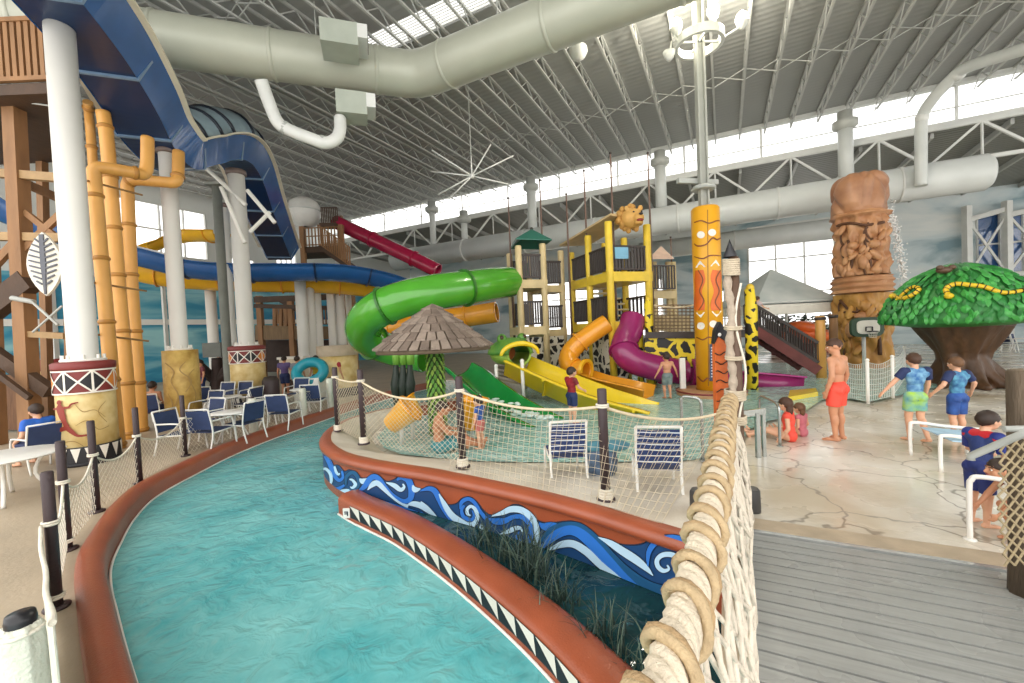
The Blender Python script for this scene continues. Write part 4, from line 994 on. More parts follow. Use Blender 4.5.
# balcony building under the flumes
D = 26
t = thing('timber_balcony', 'brown timber balcony with railings behind the white supports', 'balcony', V((P(300, 345, D).x, P(300, 345, D).y, ZL)))
bp_ = lambda x, y, dd=0: P(x, y, D + dd)
part(t, 'fascia', mat('plank_fascia', '7a6243', .65, .2, 4, .3, 12, stretch=(3, 3, .3)), lambda q: q.slab([bp_(255, 325), bp_(352, 327), bp_(352, 339), bp_(255, 340)], .3, n=(0, 1, 0)))
part(t, 'railing', M_wood, lambda q: rail(q, bp_(275, 325), bp_(352, 326), 1.0, 24, .07))
part(t, 'upper_beam', M_woodd, lambda q: (q.beam(bp_(255, 300), bp_(352, 296), .3, .35), q.beam(bp_(255, 306), bp_(330, 308), .3, .25), q.beam(bp_(280, 300), bp_(318, 322), .2, .25)))
for x in (259, 290, 330, 352): part(t, 'post', M_wood, lambda q: q.beam(bp_(x, 296), V((bp_(x, 296).x, bp_(x, 296).y, ZL)), .3, .3))
for x in (275, 281, 286): part(t, 'short_post', M_wood, lambda q: q.beam(bp_(x, 305), bp_(x, 326), .2, .2))
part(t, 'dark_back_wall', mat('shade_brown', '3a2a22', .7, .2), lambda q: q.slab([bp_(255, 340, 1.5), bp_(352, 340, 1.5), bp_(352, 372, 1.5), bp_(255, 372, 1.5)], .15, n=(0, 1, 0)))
# ------------------------------------------------------------------ bamboo pipes
M_bam = mat('orange_bamboo', 'd29a4e', .42, .12, 2.5, .1, 10, stretch=(1, 1, .4)); M_node = mat('bamboo_node', 'a9752f', .5, .1)
def bamboo(label, l, r, nodes, loops=()):
    p = cr([P(*x) for x in l], 6); t = thing('bamboo_pipe', label, 'pipe', V((p[0].x, p[0].y, ZL)), group='orange bamboo pipes')
    p[0].z = ZL; q = MB(); q.tube(p, r, 18); q.build('cane', M_bam, t); fr = frames(p)
    for i in along(p, nodes, 0):
        tt, a, b = fr[i]; q = MB(); q.tube([p[i] - tt * .05, p[i] - tt * .02, p[i] + tt * .02, p[i] + tt * .05], [r, r + .025, r + .025, r], 18, caps=False); q.build('node', M_node, t)
    return t
bamboo('nearest orange bamboo pipe with an elbow turning right at the top', [(119, 452, 9.6), (112, 380, 9.55), (106, 310, 9.5), (99, 235, 9.5), (94.5, 182, 9.5), (95, 170, 9.5), (104, 168, 9.6), (135, 173, 10), (143, 174, 10.2), (147, 166, 10.3), (147.5, 138, 10.4)], .135, 1.25)
bamboo('middle orange bamboo pipe running up to the blue slide', [(131, 440, 10.6), (126, 370, 10.5), (119, 290, 10.5), (112, 200, 10.5), (107, 140, 10.5), (103, 112, 10.5)], .145, 1.1)
bamboo('right orange bamboo pipe with an elbow toward the second column', [(142, 436, 11.4), (138, 370, 11.3), (132, 290, 11.3), (128, 200, 11.3), (128, 184, 11.3), (135, 180, 11.3), (163, 182, 11.5), (175, 182, 11.6), (178, 174, 11.7), (178.5, 152, 11.8)], .145, 1.2)
bamboo('thin orange cane hanging below the blue slide underside', [(92, 150, 11), (90, 125, 11), (88, 102, 10.6)], .1, 1)
t = thing('pipe_strap', 'rope straps tying the three orange bamboo pipes together', 'strap', P(120, 300, 10))
for ya, yb in ((180, 190), (282, 286), (334, 336)):
    q = MB(); A_, C_ = P(84 + (ya - 180) * .06, ya, 9.25), P(142 + (ya - 180) * .04, yb + 5, 11.0); q.tube([A_, A_.lerp(C_, .5) - V((0, .05, 0)), C_], .025, 7); q.build('strap', mat('strap_tan', '9c7748', .7, .1), t)
# ------------------------------------------------------------------ timber tower at far left
D = 10.5
t = thing('timber_frame_tower', 'weathered timber tower with railing and cross braces at the far left', 'tower', V((P(20, 350, D).x, P(20, 350, D).y, ZL)))
for x0, x1, dd in ((13, 28, 0), (-20, -8, 0), (40, 47, 3), (66, 70, 3)):
    a, b = P(x0, 88, D + dd), P(x1, 400, D + dd); part(t, 'post', M_wood, lambda q: q.beam(V((b.x, b.y, ZL)), V((a.x, a.y, a.z)), .3 if dd == 0 else .2, .3 if dd == 0 else .2))
d0 = [P(-30, 86, D - .6), P(60, 90, D - .6), P(60, 92, D + 3), P(-30, 88, D + 3)]; zt_ = d0[0].z
for x in d0: x.z = zt_
part(t, 'deck', M_woodd, lambda q: q.slab(d0, .25))
part(t, 'railing', M_wood, lambda q: rail(q, d0[0], d0[1], 1.45, 13, .1, top=.1))
part(t, 'cross_beam', M_wood2, lambda q: (q.beam(P(-20, 172, D), P(60, 178, D), .18, .2), q.beam(P(-20, 236, D), P(62, 238, D), .18, .2), q.beam(P(28, 334, D), P(66, 336, D), .15, .15)))
part(t, 'brace', M_wood, lambda q: (q.beam(P(22, 182, D + .2), P(58, 198, D + 1.5), .12, .2), q.beam(P(24, 250, D), P(60, 215, D), .1, .16), q.beam(P(-10, 270, D), P(18, 240, D), .12, .18), q.beam(P(25, 212, D), P(60, 240, D), .08, .14)))
part(t, 'brace', M_woodd, lambda q: (q.beam(P(-20, 318, D), P(30, 280, D), .3, .5), q.beam(P(-10, 350, D), P(50, 392, D), .2, .3), q.beam(P(-10, 368, D - .3), P(30, 398, D - .3), .1, .12)))
part(t, 'steel_bracket', M_grey, lambda q: (q.cyl(P(12, 298, D - .25), P(34, 302, D - .25), .06), q.cyl(P(30, 300, D - .3), P(58, 325, D - .3), .03), q.cyl(P(33, 332, D - .3), P(62, 306, D - .3), .025), q.cyl(P(-5, 98, D - .2), P(52, 106, D - .2), .02)))
part(t, 'wall_planks', mat('old_planks', '6b4a30', .7, .25, 4, .4, 10, stretch=(6, 6, .5)), lambda q: q.slab([P(-30, 375, D + 1.6), P(24, 375, D + 1.6), P(24, 430, D + 1.6), P(-30, 430, D + 1.6)], .15, n=(0, 1, 0)))
c = P(44, 264, D - .5); t = thing('leaf_shield', 'leaf shaped white shield with grey ribs hung on the timber tower', 'shield', c)
w_ = .42; h_ = .76
out = [(math.sin(PI * k / 12) ** .8 * w_ * (1 if k <= 12 else -1), h_ - 2 * h_ * k / 12) for k in range(13)]; out = out + [(-x, z) for x, z in out[-2:0:-1]]
part(t, 'board', mat('shield_white', 'dcd8ca', .6, .12, 8), lambda q: q.slab([c + V((x, 0, z)) for x, z in out], .06, n=(0, 1, 0)))
part(t, 'midrib', mat('shield_grey', '5c5e66', .6, .1), lambda q: q.slab([c + V((x, -.03, z)) for x, z in ((-.05, .7), (.05, .7), (.06, 0), (.02, -.72), (-.02, -.72), (-.06, 0))], .05, n=(0, 1, 0)))
q = MB()
for k in range(9):
    z = .52 - k * .125; e = math.sin(PI * (h_ - z) / (2 * h_)) * w_ * .8
    for sg in (-1, 1): q.beam(c + V((sg * .06, -.02, z)), c + V((sg * e, -.02, z + .08)), .035, .025, up=(0, 1, 0))
q.build('rib', mat('shield_grey', '5c5e66', .6, .1), t)
# ------------------------------------------------------------------ thatched hut with a leafy trunk
hb = G(437, 436, .02); d = pix(hb)[2]; t = thing('palm_hut', 'round shingled hut roof on a leafy green trunk in the splash pool', 'hut', V((hb.x, hb.y, 0)))
hx = P(434, 345, d); hx = V((hx.x, hx.y, 0)); za = zat(304, 434, d); ze = zat(347, 434, d); R = 57.5 * d / 420
q = MB(); rows = 6; M_sh = mat('grey_shingle', '8c7d70', .8, .22, 4, .4, 30); M_sh2 = mat('brown_shingle', '75665a', .8, .22, 4, .4, 30)
rnd = random.Random(11)
for r in range(rows):
    f0_, f1_ = r / rows, (r + 1) / rows + .03; n = max(8, int(2 * PI * R * f1_ / .2))
    for k in range(n):
        g0, g1 = 2 * PI * k / n + .015, 2 * PI * (k + 1) / n - .015
        def pt(f, g, dz): return hx + V((math.cos(g) * R * f, math.sin(g) * R * f, za + (ze - za) * (f ** 1.12) + dz))
        lift = rnd.uniform(0, .012); top = [pt(f0_, g0, .01), pt(f0_, g1, .01), pt(f1_, g1, .045 + lift), pt(f1_, g0, .045 + lift)]
        q.slab(top, .03, rnd.randint(0, 1))
q.build('shingles', [M_sh, M_sh2], t, fix=False)
q = MB(); q.lathe([(.02, za - .02), (R * .5, za + (ze - za) * .46 - .03), (R * .97, ze - .02), (R * .98, ze - .09), (R * .5, za + (ze - za) * .46 - .1), (.02, za - .1)], hx, 32); q.build('roof_frame', mat('hut_underside', '6a5a48', .8, .2), t)
q = MB(); q.lathe([(.2, 0), (.17, .4), (.16, 1.2), (.18, 2.2)], hx, 18); q.build('trunk', mat('trunk_green', '2f4a22', .7, .3, 6), t)
q = MB(); rnd = random.Random(4)
for r in range(20):
    for k in range(11):
        g = 2 * PI * (k + .5 * (r % 2)) / 11; z = .15 + r * .092; dd = V((math.cos(g), math.sin(g), 0)); s = V((-dd.y, dd.x, 0))
        b_ = hx + dd * .165 + V((0, 0, z)); w_ = .036; l = .13
        q.add([b_ - s * w_ * .5, b_ + s * w_ * .5, b_ + dd * .035 + s * w_ - V((0, 0, l * .5)), b_ + dd * .05 - V((0, 0, l)), b_ + dd * .035 - s * w_ - V((0, 0, l * .5)), b_ + dd * .012 - V((0, 0, l * .45))], [(0, 1, 2, 5), (2, 3, 5), (3, 4, 5), (4, 0, 5)], rnd.randint(0, 1))
q.build('leaf_scales', [mat('leaf_green', '5f9436', .5, .2, 5), mat('leaf_yellow_green', '8fb04a', .5, .2, 5)], t, fix=False)
# ------------------------------------------------------------------ play tower
M_ypost = mat('yellow_post', 'e3c23c', .45, .1, 3); M_cpost = mat('cream_post', 'cdb88a', .5, .12, 3); M_drail = mat('dark_rail', '3b332f', .5, .15, 4)
def giraffe(name, base, spot, sc):
    if name in MATS: return MATS[name]
    m = bpy.data.materials.new(name); m.use_nodes = True; nt = m.node_tree; N = nt.nodes; L = nt.links; b = N['Principled BSDF']
    tc = N.new('ShaderNodeTexCoord'); n = N.new('ShaderNodeTexNoise'); n.inputs['Scale'].default_value = 2.5; L.new(tc.outputs['Object'], n.inputs['Vector'])
    ma = N.new('ShaderNodeVectorMath'); ma.operation = 'MULTIPLY_ADD'; ma.inputs[1].default_value = (.35, .35, .35); L.new(n.outputs['Color'], ma.inputs[0]); L.new(tc.outputs['Object'], ma.inputs[2])
    vo = N.new('ShaderNodeTexVoronoi'); vo.feature = 'DISTANCE_TO_EDGE'; vo.inputs['Scale'].default_value = sc; L.new(ma.outputs[0], vo.inputs['Vector'])
    r = N.new('ShaderNodeValToRGB'); r.color_ramp.interpolation = 'CONSTANT'; r.color_ramp.elements[0].color = lin(base); r.color_ramp.elements[1].position = .13; r.color_ramp.elements[1].color = lin(spot)
    L.new(vo.outputs['Distance'], r.inputs['Fac']); L.new(r.outputs[0], b.inputs['Base Color']); b.inputs['Roughness'].default_value = .5
    MATS[name] = m; return m
M_gir = giraffe('giraffe_paint', 'ecd02c', '1c1a18', 2.4); M_gir2 = giraffe('spotted_white_paint', 'd8d2c0', '1b1a1b', 3.2)
P3 = P(611, 300, 14.0); P3.z = 0; U_ = V((.95, .31, 0)); W_ = V((-.31, .95, 0))
def TW(u, w_, z=0): return P3 + U_ * u + W_ * w_ + V((0, 0, z))
zd2 = zat(272, 611, 14); zd1 = zat(322, 611, 14); ztp = zat(222, 611, 14)
t = thing('yellow_play_tower', 'tall yellow post tower with two railed decks under the lion head', 'play tower', P3)
for u, w_, zt in ((0, 0, ztp), (1.5, 0, ztp - .05), (0, 1.4, ztp - .15), (0, 2.8, ztp - .5), (1.5, 2.8, ztp - .1), (1.5, 1.4, ztp - .2)):
    x = TW(u, w_); part(t, 'post', M_ypost, lambda q: q.lathe([(.125, 0), (.125, zt - .03), (.11, zt)], x, 12))
for z, nm in ((zd2, 'upper_deck'), (zd1, 'lower_deck')):
    part(t, nm, M_ypost, lambda q: q.slab([TW(-.1, -.1, z), TW(1.6, -.1, z), TW(1.6, 2.9, z), TW(-.1, 2.9, z)], .32))
    for a, b in (((0, 0), (1.5, 0)), ((0, 0), (0, 1.4)), ((0, 1.4), (0, 2.8)), ((1.5, 0), (1.5, 2.8))):
        if z == zd1 and a == (0, 0) and b == (1.5, 0): continue
        part(t, 'railing', M_drail, lambda q: rail(q, TW(*a, z), TW(*b, z), .85, 12, .075, top=.07))
part(t, 'spotted_skirt', M_gir2, lambda q: (q.slab([TW(-.05, 2.8, .1), TW(-.05, .1, .1), TW(-.05, .1, zd1 - .35), TW(-.05, 2.8, zd1 - .35)], .06, n=U_), q.slab([TW(0, -.05, .1), TW(.55, -.05, .1), TW(.55, -.05, zd1 - .4), TW(0, -.05, zd1 - .4)], .06, n=W_)))
part(t, 'information_panel', mat('pale_blue_panel', '7db4cf', .4, .1), lambda q: q.box(TW(.42, -.08, zd2 + .62), (.5, .04, .38), rz=math.atan2(U_.y, U_.x)))
for k in range(8): part(t, 'stair_tread', M_cpost, lambda q: q.box(TW(.75, .5 + k * .25, zd1 + k * .22), (1.0, .3, .06), rz=math.atan2(U_.y, U_.x)))
# tarp roof with the lion head
t = thing('lion_head_roof', 'tan tarp roof carrying a lion head figure on the yellow tower', 'roof', TW(0, 2.4, ztp))
part(t, 'tarp', mat('tan_tarp', 'c4ab7f', .6, .12, 3), lambda q: q.slab([TW(-.4, 3.0, ztp - .15), TW(1.0, 3.2, ztp - .05), TW(1.3, .3, ztp + .3), TW(.1, .0, ztp + .28)], .07))
part(t, 'ridge', mat('cream_ridge', 'd8c79c', .6, .1, 3), lambda q: q.tube([TW(.2, 2.6, ztp - .02), TW(.5, 1.5, ztp + .2), TW(.75, .3, ztp + .35)], [.05, .1, .18], 10))
lc = TW(.82, -.15, ztp + .1)
mbh = MB(); mbh.blob(lc, (.36, .3, .34), 16); mbh.blob(lc + V((.14, -.26, -.06)), (.19, .2, .17), 14); mbh.blob(lc + V((.14, -.3, -.22)), (.15, .15, .08), 12)
mbh.blob(lc + V((-.2, -.12, .3)), (.09, .06, .1), 10); mbh.blob(lc + V((.26, -.12, .3)), (.09, .06, .1), 10); mbh.blob(lc + V((.1, -.2, .14)), (.18, .14, .1), 10)
o = link('head', remeshed(mbh, .025), t); o.data.materials.append(mat('lion_tan', 'cf9f55', .6, .12, 5))
q = MB(); rnd = random.Random(8)
for k in range(46):
    g = rnd.uniform(.1, 2 * PI); rr = rnd.uniform(.28, .4); q.blob(lc + V((math.cos(g) * rr - .05, rnd.uniform(.02, .2), math.sin(g) * rr)), (.1, .1, .12), 8)
q.build('mane', mat('lion_mane', 'b98a45', .7, .2, 8), t, fix=False)
part(t, 'nose', M_black, lambda q: q.blob(lc + V((.17, -.46, .03)), (.07, .04, .045), 10)); part(t, 'mouth', mat('mouth_red', '8c2a2a', .5), lambda q: q.blob(lc + V((.15, -.42, -.16)), (.12, .06, .05), 10))
for sx in (0, .26): part(t, 'eye', M_black, lambda q: q.blob(lc + V((sx - .02, -.31, .14)), (.03, .02, .03), 8))
# left brown tower with the green pyramid roof
L0 = P(546, 330, 15.5); L0.z = 0
def TL(u, w_, z=0): return L0 + U_ * u + W_ * w_ + V((0, 0, z))
zl2 = zat(280, 544, 15.5); zl1 = zat(326, 544, 15.5); ztl = zat(244, 544, 15.5)
t = thing('green_roof_tower', 'tan post tower with dark railings under a green pyramid roof', 'play tower', L0)
for u, w_, zz in ((0, 0, ztl), (-.95, 0, ztl - .1), (-.8, 1.5, ztl - .1), (0, 1.5, ztl - .1), (1.0, .6, zl2 + 1.2), (.9, 2.2, zl2 + .9)):
    x = TL(u, w_); part(t, 'post', M_cpost, lambda q: q.lathe([(.12, 0), (.12, zz - .03), (.1, zz)], x, 12))
for z, nm in ((zl2, 'upper_deck'), (zl1, 'lower_deck')):
    part(t, nm, M_cpost, lambda q: (q.slab([TL(-1.05, -.1, z), TL(.1, -.1, z), TL(.1, 1.6, z), TL(-.9, 1.6, z)], .3), q.slab([TL(.1, .4, z - .15), TL(1.1, .5, z - .15), TL(1.1, 1.6, z - .15), TL(.1, 1.6, z - .15)], .26)))
    for a, b in ((TL(-.95, 0, z), TL(0, 0, z)), (TL(.05, .5, z - .15), TL(1.0, .55, z - .15)), (TL(-.8, 1.5, z), TL(0, 1.5, z))): part(t, 'railing', M_drail, lambda q: rail(q, a, b, .9, 10, .07, top=.07))
part(t, 'spotted_skirt', M_gir2, lambda q: q.slab([TL(-1.1, -.02, .1), TL(.9, .4, .1), TL(.9, .4, zl1 - .4), TL(-1.1, -.02, zl1 - .4)], .08, n=W_))
ap = P(531.5, 229, 16); ez = zat(244, 531, 16)
eav = [TL(-1.1, -.2), TL(.3, -.2), TL(.5, 1.5), TL(-.75, 1.5)]
t2 = thing('green_pyramid_roof', 'green pyramid canopy over the tan post tower', 'roof', V((ap.x, ap.y, ez)))
q = MB()
for a, b in zip(eav, eav[1:] + eav[:1]): q.slab([V((a.x, a.y, ez)), V((b.x, b.y, ez)), ap], .04)
q.build('canopy', mat('teal_green_canopy', '2c6b5c', .45, .12, 2), t2); q = MB(); q.blob(ap, .07, 10); q.build('finial', M_drail, t2)
# right back tower with the pink canopy
R0 = P(660, 330, 17); R0.z = 0
t = thing('pink_roof_tower', 'slim tan tower with a pink canopy behind the yellow tower', 'play tower', R0)
zr2 = zat(292, 662, 17)
for x in (654, 668, 673):
    a = P(x, 262, 17); part(t, 'post', M_cpost, lambda q: q.lathe([(.11, 0), (.11, a.z)], (a.x, a.y, 0), 12))
part(t, 'deck', M_cpost, lambda q: q.slab([P(652, 291, 16.8), P(676, 291, 16.8), P(676, 290, 18.4), P(652, 290, 18.4)], .3))
part(t, 'railing', M_drail, lambda q: rail(q, P(653, 291, 16.7), P(675, 291, 16.7), 1.0, 8, .05))
q = MB(); pa = P(661, 246, 17.6)
ev = [P(649, 258, 16.6), P(673, 258, 16.6), P(674, 258, 18.6), P(650, 258, 18.6)]
for a, b in zip(ev, ev[1:] + ev[:1]): q.slab([a, b, pa], .04)
q.build('canopy', mat('pink_canopy', 'd9b9a4', .5, .1), t)
# masts
for i, (x, yb, yt, dd) in enumerate(((508, 330, 196, 16), (540, 330, 178, 16), (567, 330, 192, 15.6), (585, 330, 168, 15.2), (612, 330, 150, 14.3), (650, 330, 150, 14.8), (673, 330, 236, 17))):
    a = P(x, yt, dd); b_ = V((a.x + .0, a.y + .25, 0)); t = thing('rigging_mast', ['thin brown mast at the far left of the play towers', 'thin brown mast beside the green pyramid roof', 'thin brown mast between the two play towers', 'thin brown mast at the back corner of the yellow tower', 'tall thin mast by the lion head', 'tall thin mast at the right post of the yellow tower', 'short thin mast beside the pink canopy'][i], 'mast', b_, group='rigging masts')
    q = MB(); q.lathe([(.045, 0), (.04, a.z * .6), (.025, a.z)], b_, 8); q.build('pole', mat('mast_brown', '6a5348', .6, .15), t); q = MB(); q.blob(V((b_.x, b_.y, a.z)), .05, 8); q.build('knob', M_drail, t)
# net bridge with the giraffe panel
t = thing('net_bridge', 'square rope net panel over a giraffe patterned base beside the yellow pole', 'net bridge', V((P(675, 360, 13.6).x, P(675, 360, 13.6).y, 0)))
def nb_(u, v): return P(654 + 40 * u, 305 + 27 * v, 13.8 - .2 * u)
q = MB(); net(q, [[nb_(u / 10, v / 8) for u in range(11)] for v in range(9)], .018, n=4); q.build('net', mat('brown_net', '7b664c', .8, .15), t, fix=False)
part(t, 'rope_top', M_rope, lambda q: q.tube(sag(nb_(0, 0), nb_(1, 0), .08), .03, 8))
part(t, 'back_panel', mat('tan_panel', 'c9b489', .6, .12, 3), lambda q: q.slab([P(656, 316, 14.6), P(690, 316, 14.4), P(690, 331, 14.4), P(656, 331, 14.6)], .06, n=(0, 1, 0)))
part(t, 'walkway', M_drail, lambda q: q.slab([P(645, 332, 13.7), P(696, 332, 13.4), P(696, 333, 14.6), P(645, 333, 14.9)], .2))
part(t, 'giraffe_base', M_gir, lambda q: q.slab([P(645, 338, 13.8), P(695, 338, 13.5), P(695, 368, 13.5), P(645, 368, 13.8)], .12, n=(0, 1, 0)))
def gpost(x, y0, y1, dd, r, l):
    a = P(x, y0, dd); b_ = V((a.x, a.y, 0)); t = thing('giraffe_post', l, 'post', b_, group='giraffe patterned posts'); q = MB(); q.lathe([(r, 0), (r * .95, a.z * .8), (r * .8, a.z - .05), (r * .4, a.z)], b_, 16, fn=lambda g, z: .03 * math.sin(g * 3 + z * 4)); q.build('trunk', M_gir, t)
    q = MB(); q.blob(V((b_.x, b_.y, a.z)), (r * .7, r * .7, r * .8), 10); q.build('head', M_ypost, t)
gpost(750, 288, 376, 12.8, .17, 'giraffe patterned yellow post right of the rope wound post'); gpost(648, 300, 340, 13.9, .13, 'giraffe patterned yellow post at the left of the net panel')
gpost(639, 316, 360, 14.1, .1, 'slim giraffe patterned post above the purple tube')
# ------------------------------------------------------------------ slides in the pool
tube_slide('orange_loop_slide', 'orange tube slide looping behind the green tube slide', [(372, 345, 18.5), (384, 332, 18), (410, 325, 17.6), (440, 320, 17.2), (470, 316, 17), (497, 312, 16.8)], .42, M_org, M_org, step=1.6)
def boxy(r): return [(x * r, y * r) for x, y in ((-1.12, -.02), (-1.12, -.1), (-1.0, -.1), (-.88, -.78), (.88, -.78), (1.0, -.1), (1.12, -.1), (1.12, -.02), (.92, 0), (.8, -.64), (-.8, -.64), (-.92, 0))]
M_grnd = mat('green_joint', '2f6a1f', .35, .1)
tube_slide('green_tube_slide', 'fat bright green tube slide curling out of the tower', [(510, 282, 15.4), (492, 284, 14.5), (465, 288, 13.6), (430, 293, 12.9), (398, 301, 12.6), (376, 311, 12.7), (364, 323, 13.2), (365, 336, 13.9), (378, 345, 14.6), (400, 352, 15), (425, 357, 14.8)], .55, M_grn, M_grnd, step=2.6)
t = thing('slide_mouth_panel', 'small green angled panel at the upper end of the green tube', 'panel', P(522, 285, 15.5)); part(t, 'panel', mat('dark_green_panel', '2f7f2a', .35, .1), lambda q: q.slab([P(519, 268, 15.2), P(529, 262, 15.6), P(529, 275, 15.6), P(519, 280, 15.2)], .12, n=(0, 1, 0)))
flume('green_flume', 'open green body slide running down into the splash pool', [(458, 360, 13.6), (468, 366, 13), (482, 378, 12), (505, 394, 10.9), (532, 409, 10), (560, 421, 9.4), (590, 432, 8.9)], half(.55, lip=.07, a0=.25), M_grn2, M_grn2, step=2)
q = MB(); rnd = random.Random(2)
for k in range(90):
    u = rnd.random(); x, y, dd = 478 + 95 * u + rnd.gauss(0, 4), 392 + 36 * u + rnd.gauss(0, 3), 11.6 - 2.3 * u; c = P(x, y + 4, dd); q.blob(c, (rnd.uniform(.03, .12), rnd.uniform(.03, .1), rnd.uniform(.02, .05)), 6)
o = q.build('splash_foam', mat('white_foam', 'dfeee6', .4, .06), fix=False); tag(o, 'white splashing water in the open green slide', 'water', kind='stuff')
flume('frog_flume', 'lemon yellow slide running from the frog mouth into the pool', [(519, 358, 13.2), (540, 367, 12.7), (566, 378, 12.1), (600, 391, 11.4), (630, 400, 10.9), (655, 407, 10.6)], boxy(.66), M_yel2, M_yel2, step=2.5)
t = thing('frog_figure', 'green and yellow frog head with open mouth over the yellow slide', 'frog figure', V((P(517, 350, 13.3).x, P(517, 350, 13.3).y, 0)))
fc = P(512, 353, 13.3); fd = (P(540, 366, 12.6) - P(516, 357, 13.2)); fd = Matrix.Rotation(-.45, 3, 'Z') @ fd; fd.z = 0; fd.normalize(); fs = V((fd.y, -fd.x, 0))
def F(a, b, z): return fc + fd * a + fs * b + V((0, 0, z))
Rf = Matrix((fd, fs, (0, 0, 1))).transposed()
mbh = MB(); n = 24
def headfn(dv):                                           # broad flat head, mouth cut wide open at the front
    return 1
rows = []
for i in range(9):                                        # upper jaw shell, back of the neck to the lip
    a = -.75 + i * .17; w0 = (.42 + .3 * math.sin(PI * min(1, (i + 1) / 9))) ; h0 = .26 + .26 * math.sin(PI * (i + 1) / 11)
    rows.append([F(a, w0 * math.cos(PI * k / 16), h0 * math.sin(PI * k / 16) - .02) for k in range(17)])
mbh.grid(rows, sm=True); o = mbh.build('upper_head', mat('frog_green', '6f9a3a', .45, .25, 4, col2='3f7d35'), t); s_ = o.modifiers.new('thick', 'SOLIDIFY'); s_.thickness = .09; s_.offset = -1
q = MB(); q.tube([F(.61 + .06 * math.sin(PI * k / 16), .62 * math.cos(PI * k / 16), .34 * math.sin(PI * k / 16) - .03) for k in range(17)], [.05 + .03 * math.sin(PI * k / 16) for k in range(17)], 10); q.build('lip', M_yel2, t)
q = MB(); q.grid([[F(-.7 + .16 * i, (.4 + .24 * math.sin(PI * min(1, (i + 1) / 9))) * math.cos(PI + PI * k / 12), .38 * math.sin(PI + PI * k / 12) - .02) for k in range(13)] for i in range(9)], sm=True); o = q.build('lower_jaw', mat('jaw_green', '8fae45', .45, .2, 4), t); s_ = o.modifiers.new('thick', 'SOLIDIFY'); s_.thickness = .07
q = MB(); q.slab([F(-.62, .36 * math.cos(2 * PI * k / 16), .3 * math.sin(2 * PI * k / 16)) for k in range(16)], .06, n=fd); q.build('throat', mat('mouth_orange', 'd06a33', .5, .1), t)
for sg in (-1, 1):
    q = MB(); q.blob(F(.05, sg * .34, .46), (.16, .14, .16), 12); o = q.build('eye_bulge', mat('frog_green', '6f9a3a', .45), t); q = MB(); q.blob(F(.14, sg * .38, .5), (.07, .06, .08), 10); q.build('pupil', mat('amber_eye', '3b2412', .3), o)
for (x, y0, y1, dd, l) in ((496, 366, 383, 12.8, 'white post left of the frog slide steps'), (522, 361, 386, 12.3, 'white post in front of the frog mouth')):
    a = P(x, y0, dd); b_ = P(x, y1, dd); t = thing('handrail_post', l, 'post', V((a.x, a.y, 0)), group='white posts by the frog'); part(t, 'post', M_white, lambda q: q.cyl((a.x, a.y, 0), a, .055)); part(t, 'cap', M_white, lambda q: q.blob(a, .065, 10))
t = thing('grey_steps', 'grey steps between the green and yellow slides', 'steps', V((P(505, 385, 12.8).x, P(505, 385, 12.8).y, 0)))
for k in range(4): part(t, 'step', mat('step_grey', '8a8274', .6, .15), lambda q: q.slab([P(494, 379 - k * 3.6, 12.6 + k * .3), P(521, 385 - k * 4.2, 12.3 + k * .3), P(521, 381 - k * 4.2, 12.9 + k * .3), P(494, 376 - k * 3.6, 13.2 + k * .3)], .28))
def ring(q, c, tt, r, th, w_):
    f = frames([c, c + tt])[0]; q.sweep([c + (f[1] * math.cos(g) + f[2] * math.sin(g)) * r for g in [k * PI / 14 for k in range(28)]], [(-w_, -th), (w_, -th), (w_, th), (-w_, th)], up=tt, closed=True, cprof=True)
t, pp = tube_slide('orange_tube_slide', 'orange tube slide bending down to a low open trough', [(607, 323, 14), (595, 331, 14), (580, 342, 14), (570, 353, 14), (568, 362, 13.8), (574, 369, 13.6), (586, 371, 13.3)], .31, M_org, M_org, step=1.2)
q = MB(); tt = (pp[-1] - pp[-3]).normalized(); ring(q, pp[-1], tt, .34, .05, .05); q.build('mouth_ring', M_yel, t)
q = MB(); tr = [pp[-1], P(604, 377, 13.0), P(628, 382, 12.6), P(650, 387, 12.2)]; q.sweep(tr, boxy(.5), cprof=True, sm=True); q.build('trough', M_org, t)
t, pp = tube_slide('purple_tube_slide', 'purple tube slide twisting down behind the yellow pole', [(633, 318, 14.2), (630, 330, 14), (625, 341, 13.8), (624, 351, 13.5), (632, 360, 13.4), (648, 366, 13.4), (668, 370, 13.5), (683, 372, 13.6)], .42, M_pur, M_pur, step=1.5)
t2 = thing('purple_trough', 'low purple slide trough ending right of the rope wound post', 'water slide', V((P(797, 385, 12.6).x, P(797, 385, 12.6).y, 0)))
q = MB(); tr = [P(688, 367, 13.8), P(720, 370, 13.8), P(760, 373, 13.7), P(797, 376, 13.5)]; q.sweep(tr, [(-.5, 0), (-.5, -.6), (.5, -.6), (.5, 0), (.43, 0), (.43, -.48), (-.43, -.48), (-.43, 0)], cprof=True, sm=True); q.build('trough', M_pur, t2)
q = MB(); f_ = tr[1] - tr[0]; ring(q, P(689, 373, 13.75), f_, .47, .05, .06); q.build('mouth_ring', M_pur, t2)
q = MB(); q.sweep(tr[1:], [(.56, .0), (.65, .02), (.65, .06), (.56, .06)], cprof=True); q.build('lip', mat('bright_magenta', 'b03a7f', .25, .06), t2)
t = thing('landing_pad', 'pale yellow landing pad at the end of the purple trough', 'pad', G(803, 394, .05)); q = MB(); q.slab([G(788, 397, .16), G(818, 392, .16), G(816, 388, .16), G(790, 390, .16)], .12); q.build('pad', M_yel2, t)
t = thing('slide_end_plate', 'white upright plate at the mouth of the purple tube', 'plate', V((P(683, 375, 12.7).x, P(683, 375, 12.7).y, 0))); q = MB(); q.beam(V((P(682, 360, 12.7).x, P(682, 360, 12.7).y, 0)), P(682, 358, 12.7), .16, .08); q.build('plate', M_white, t)
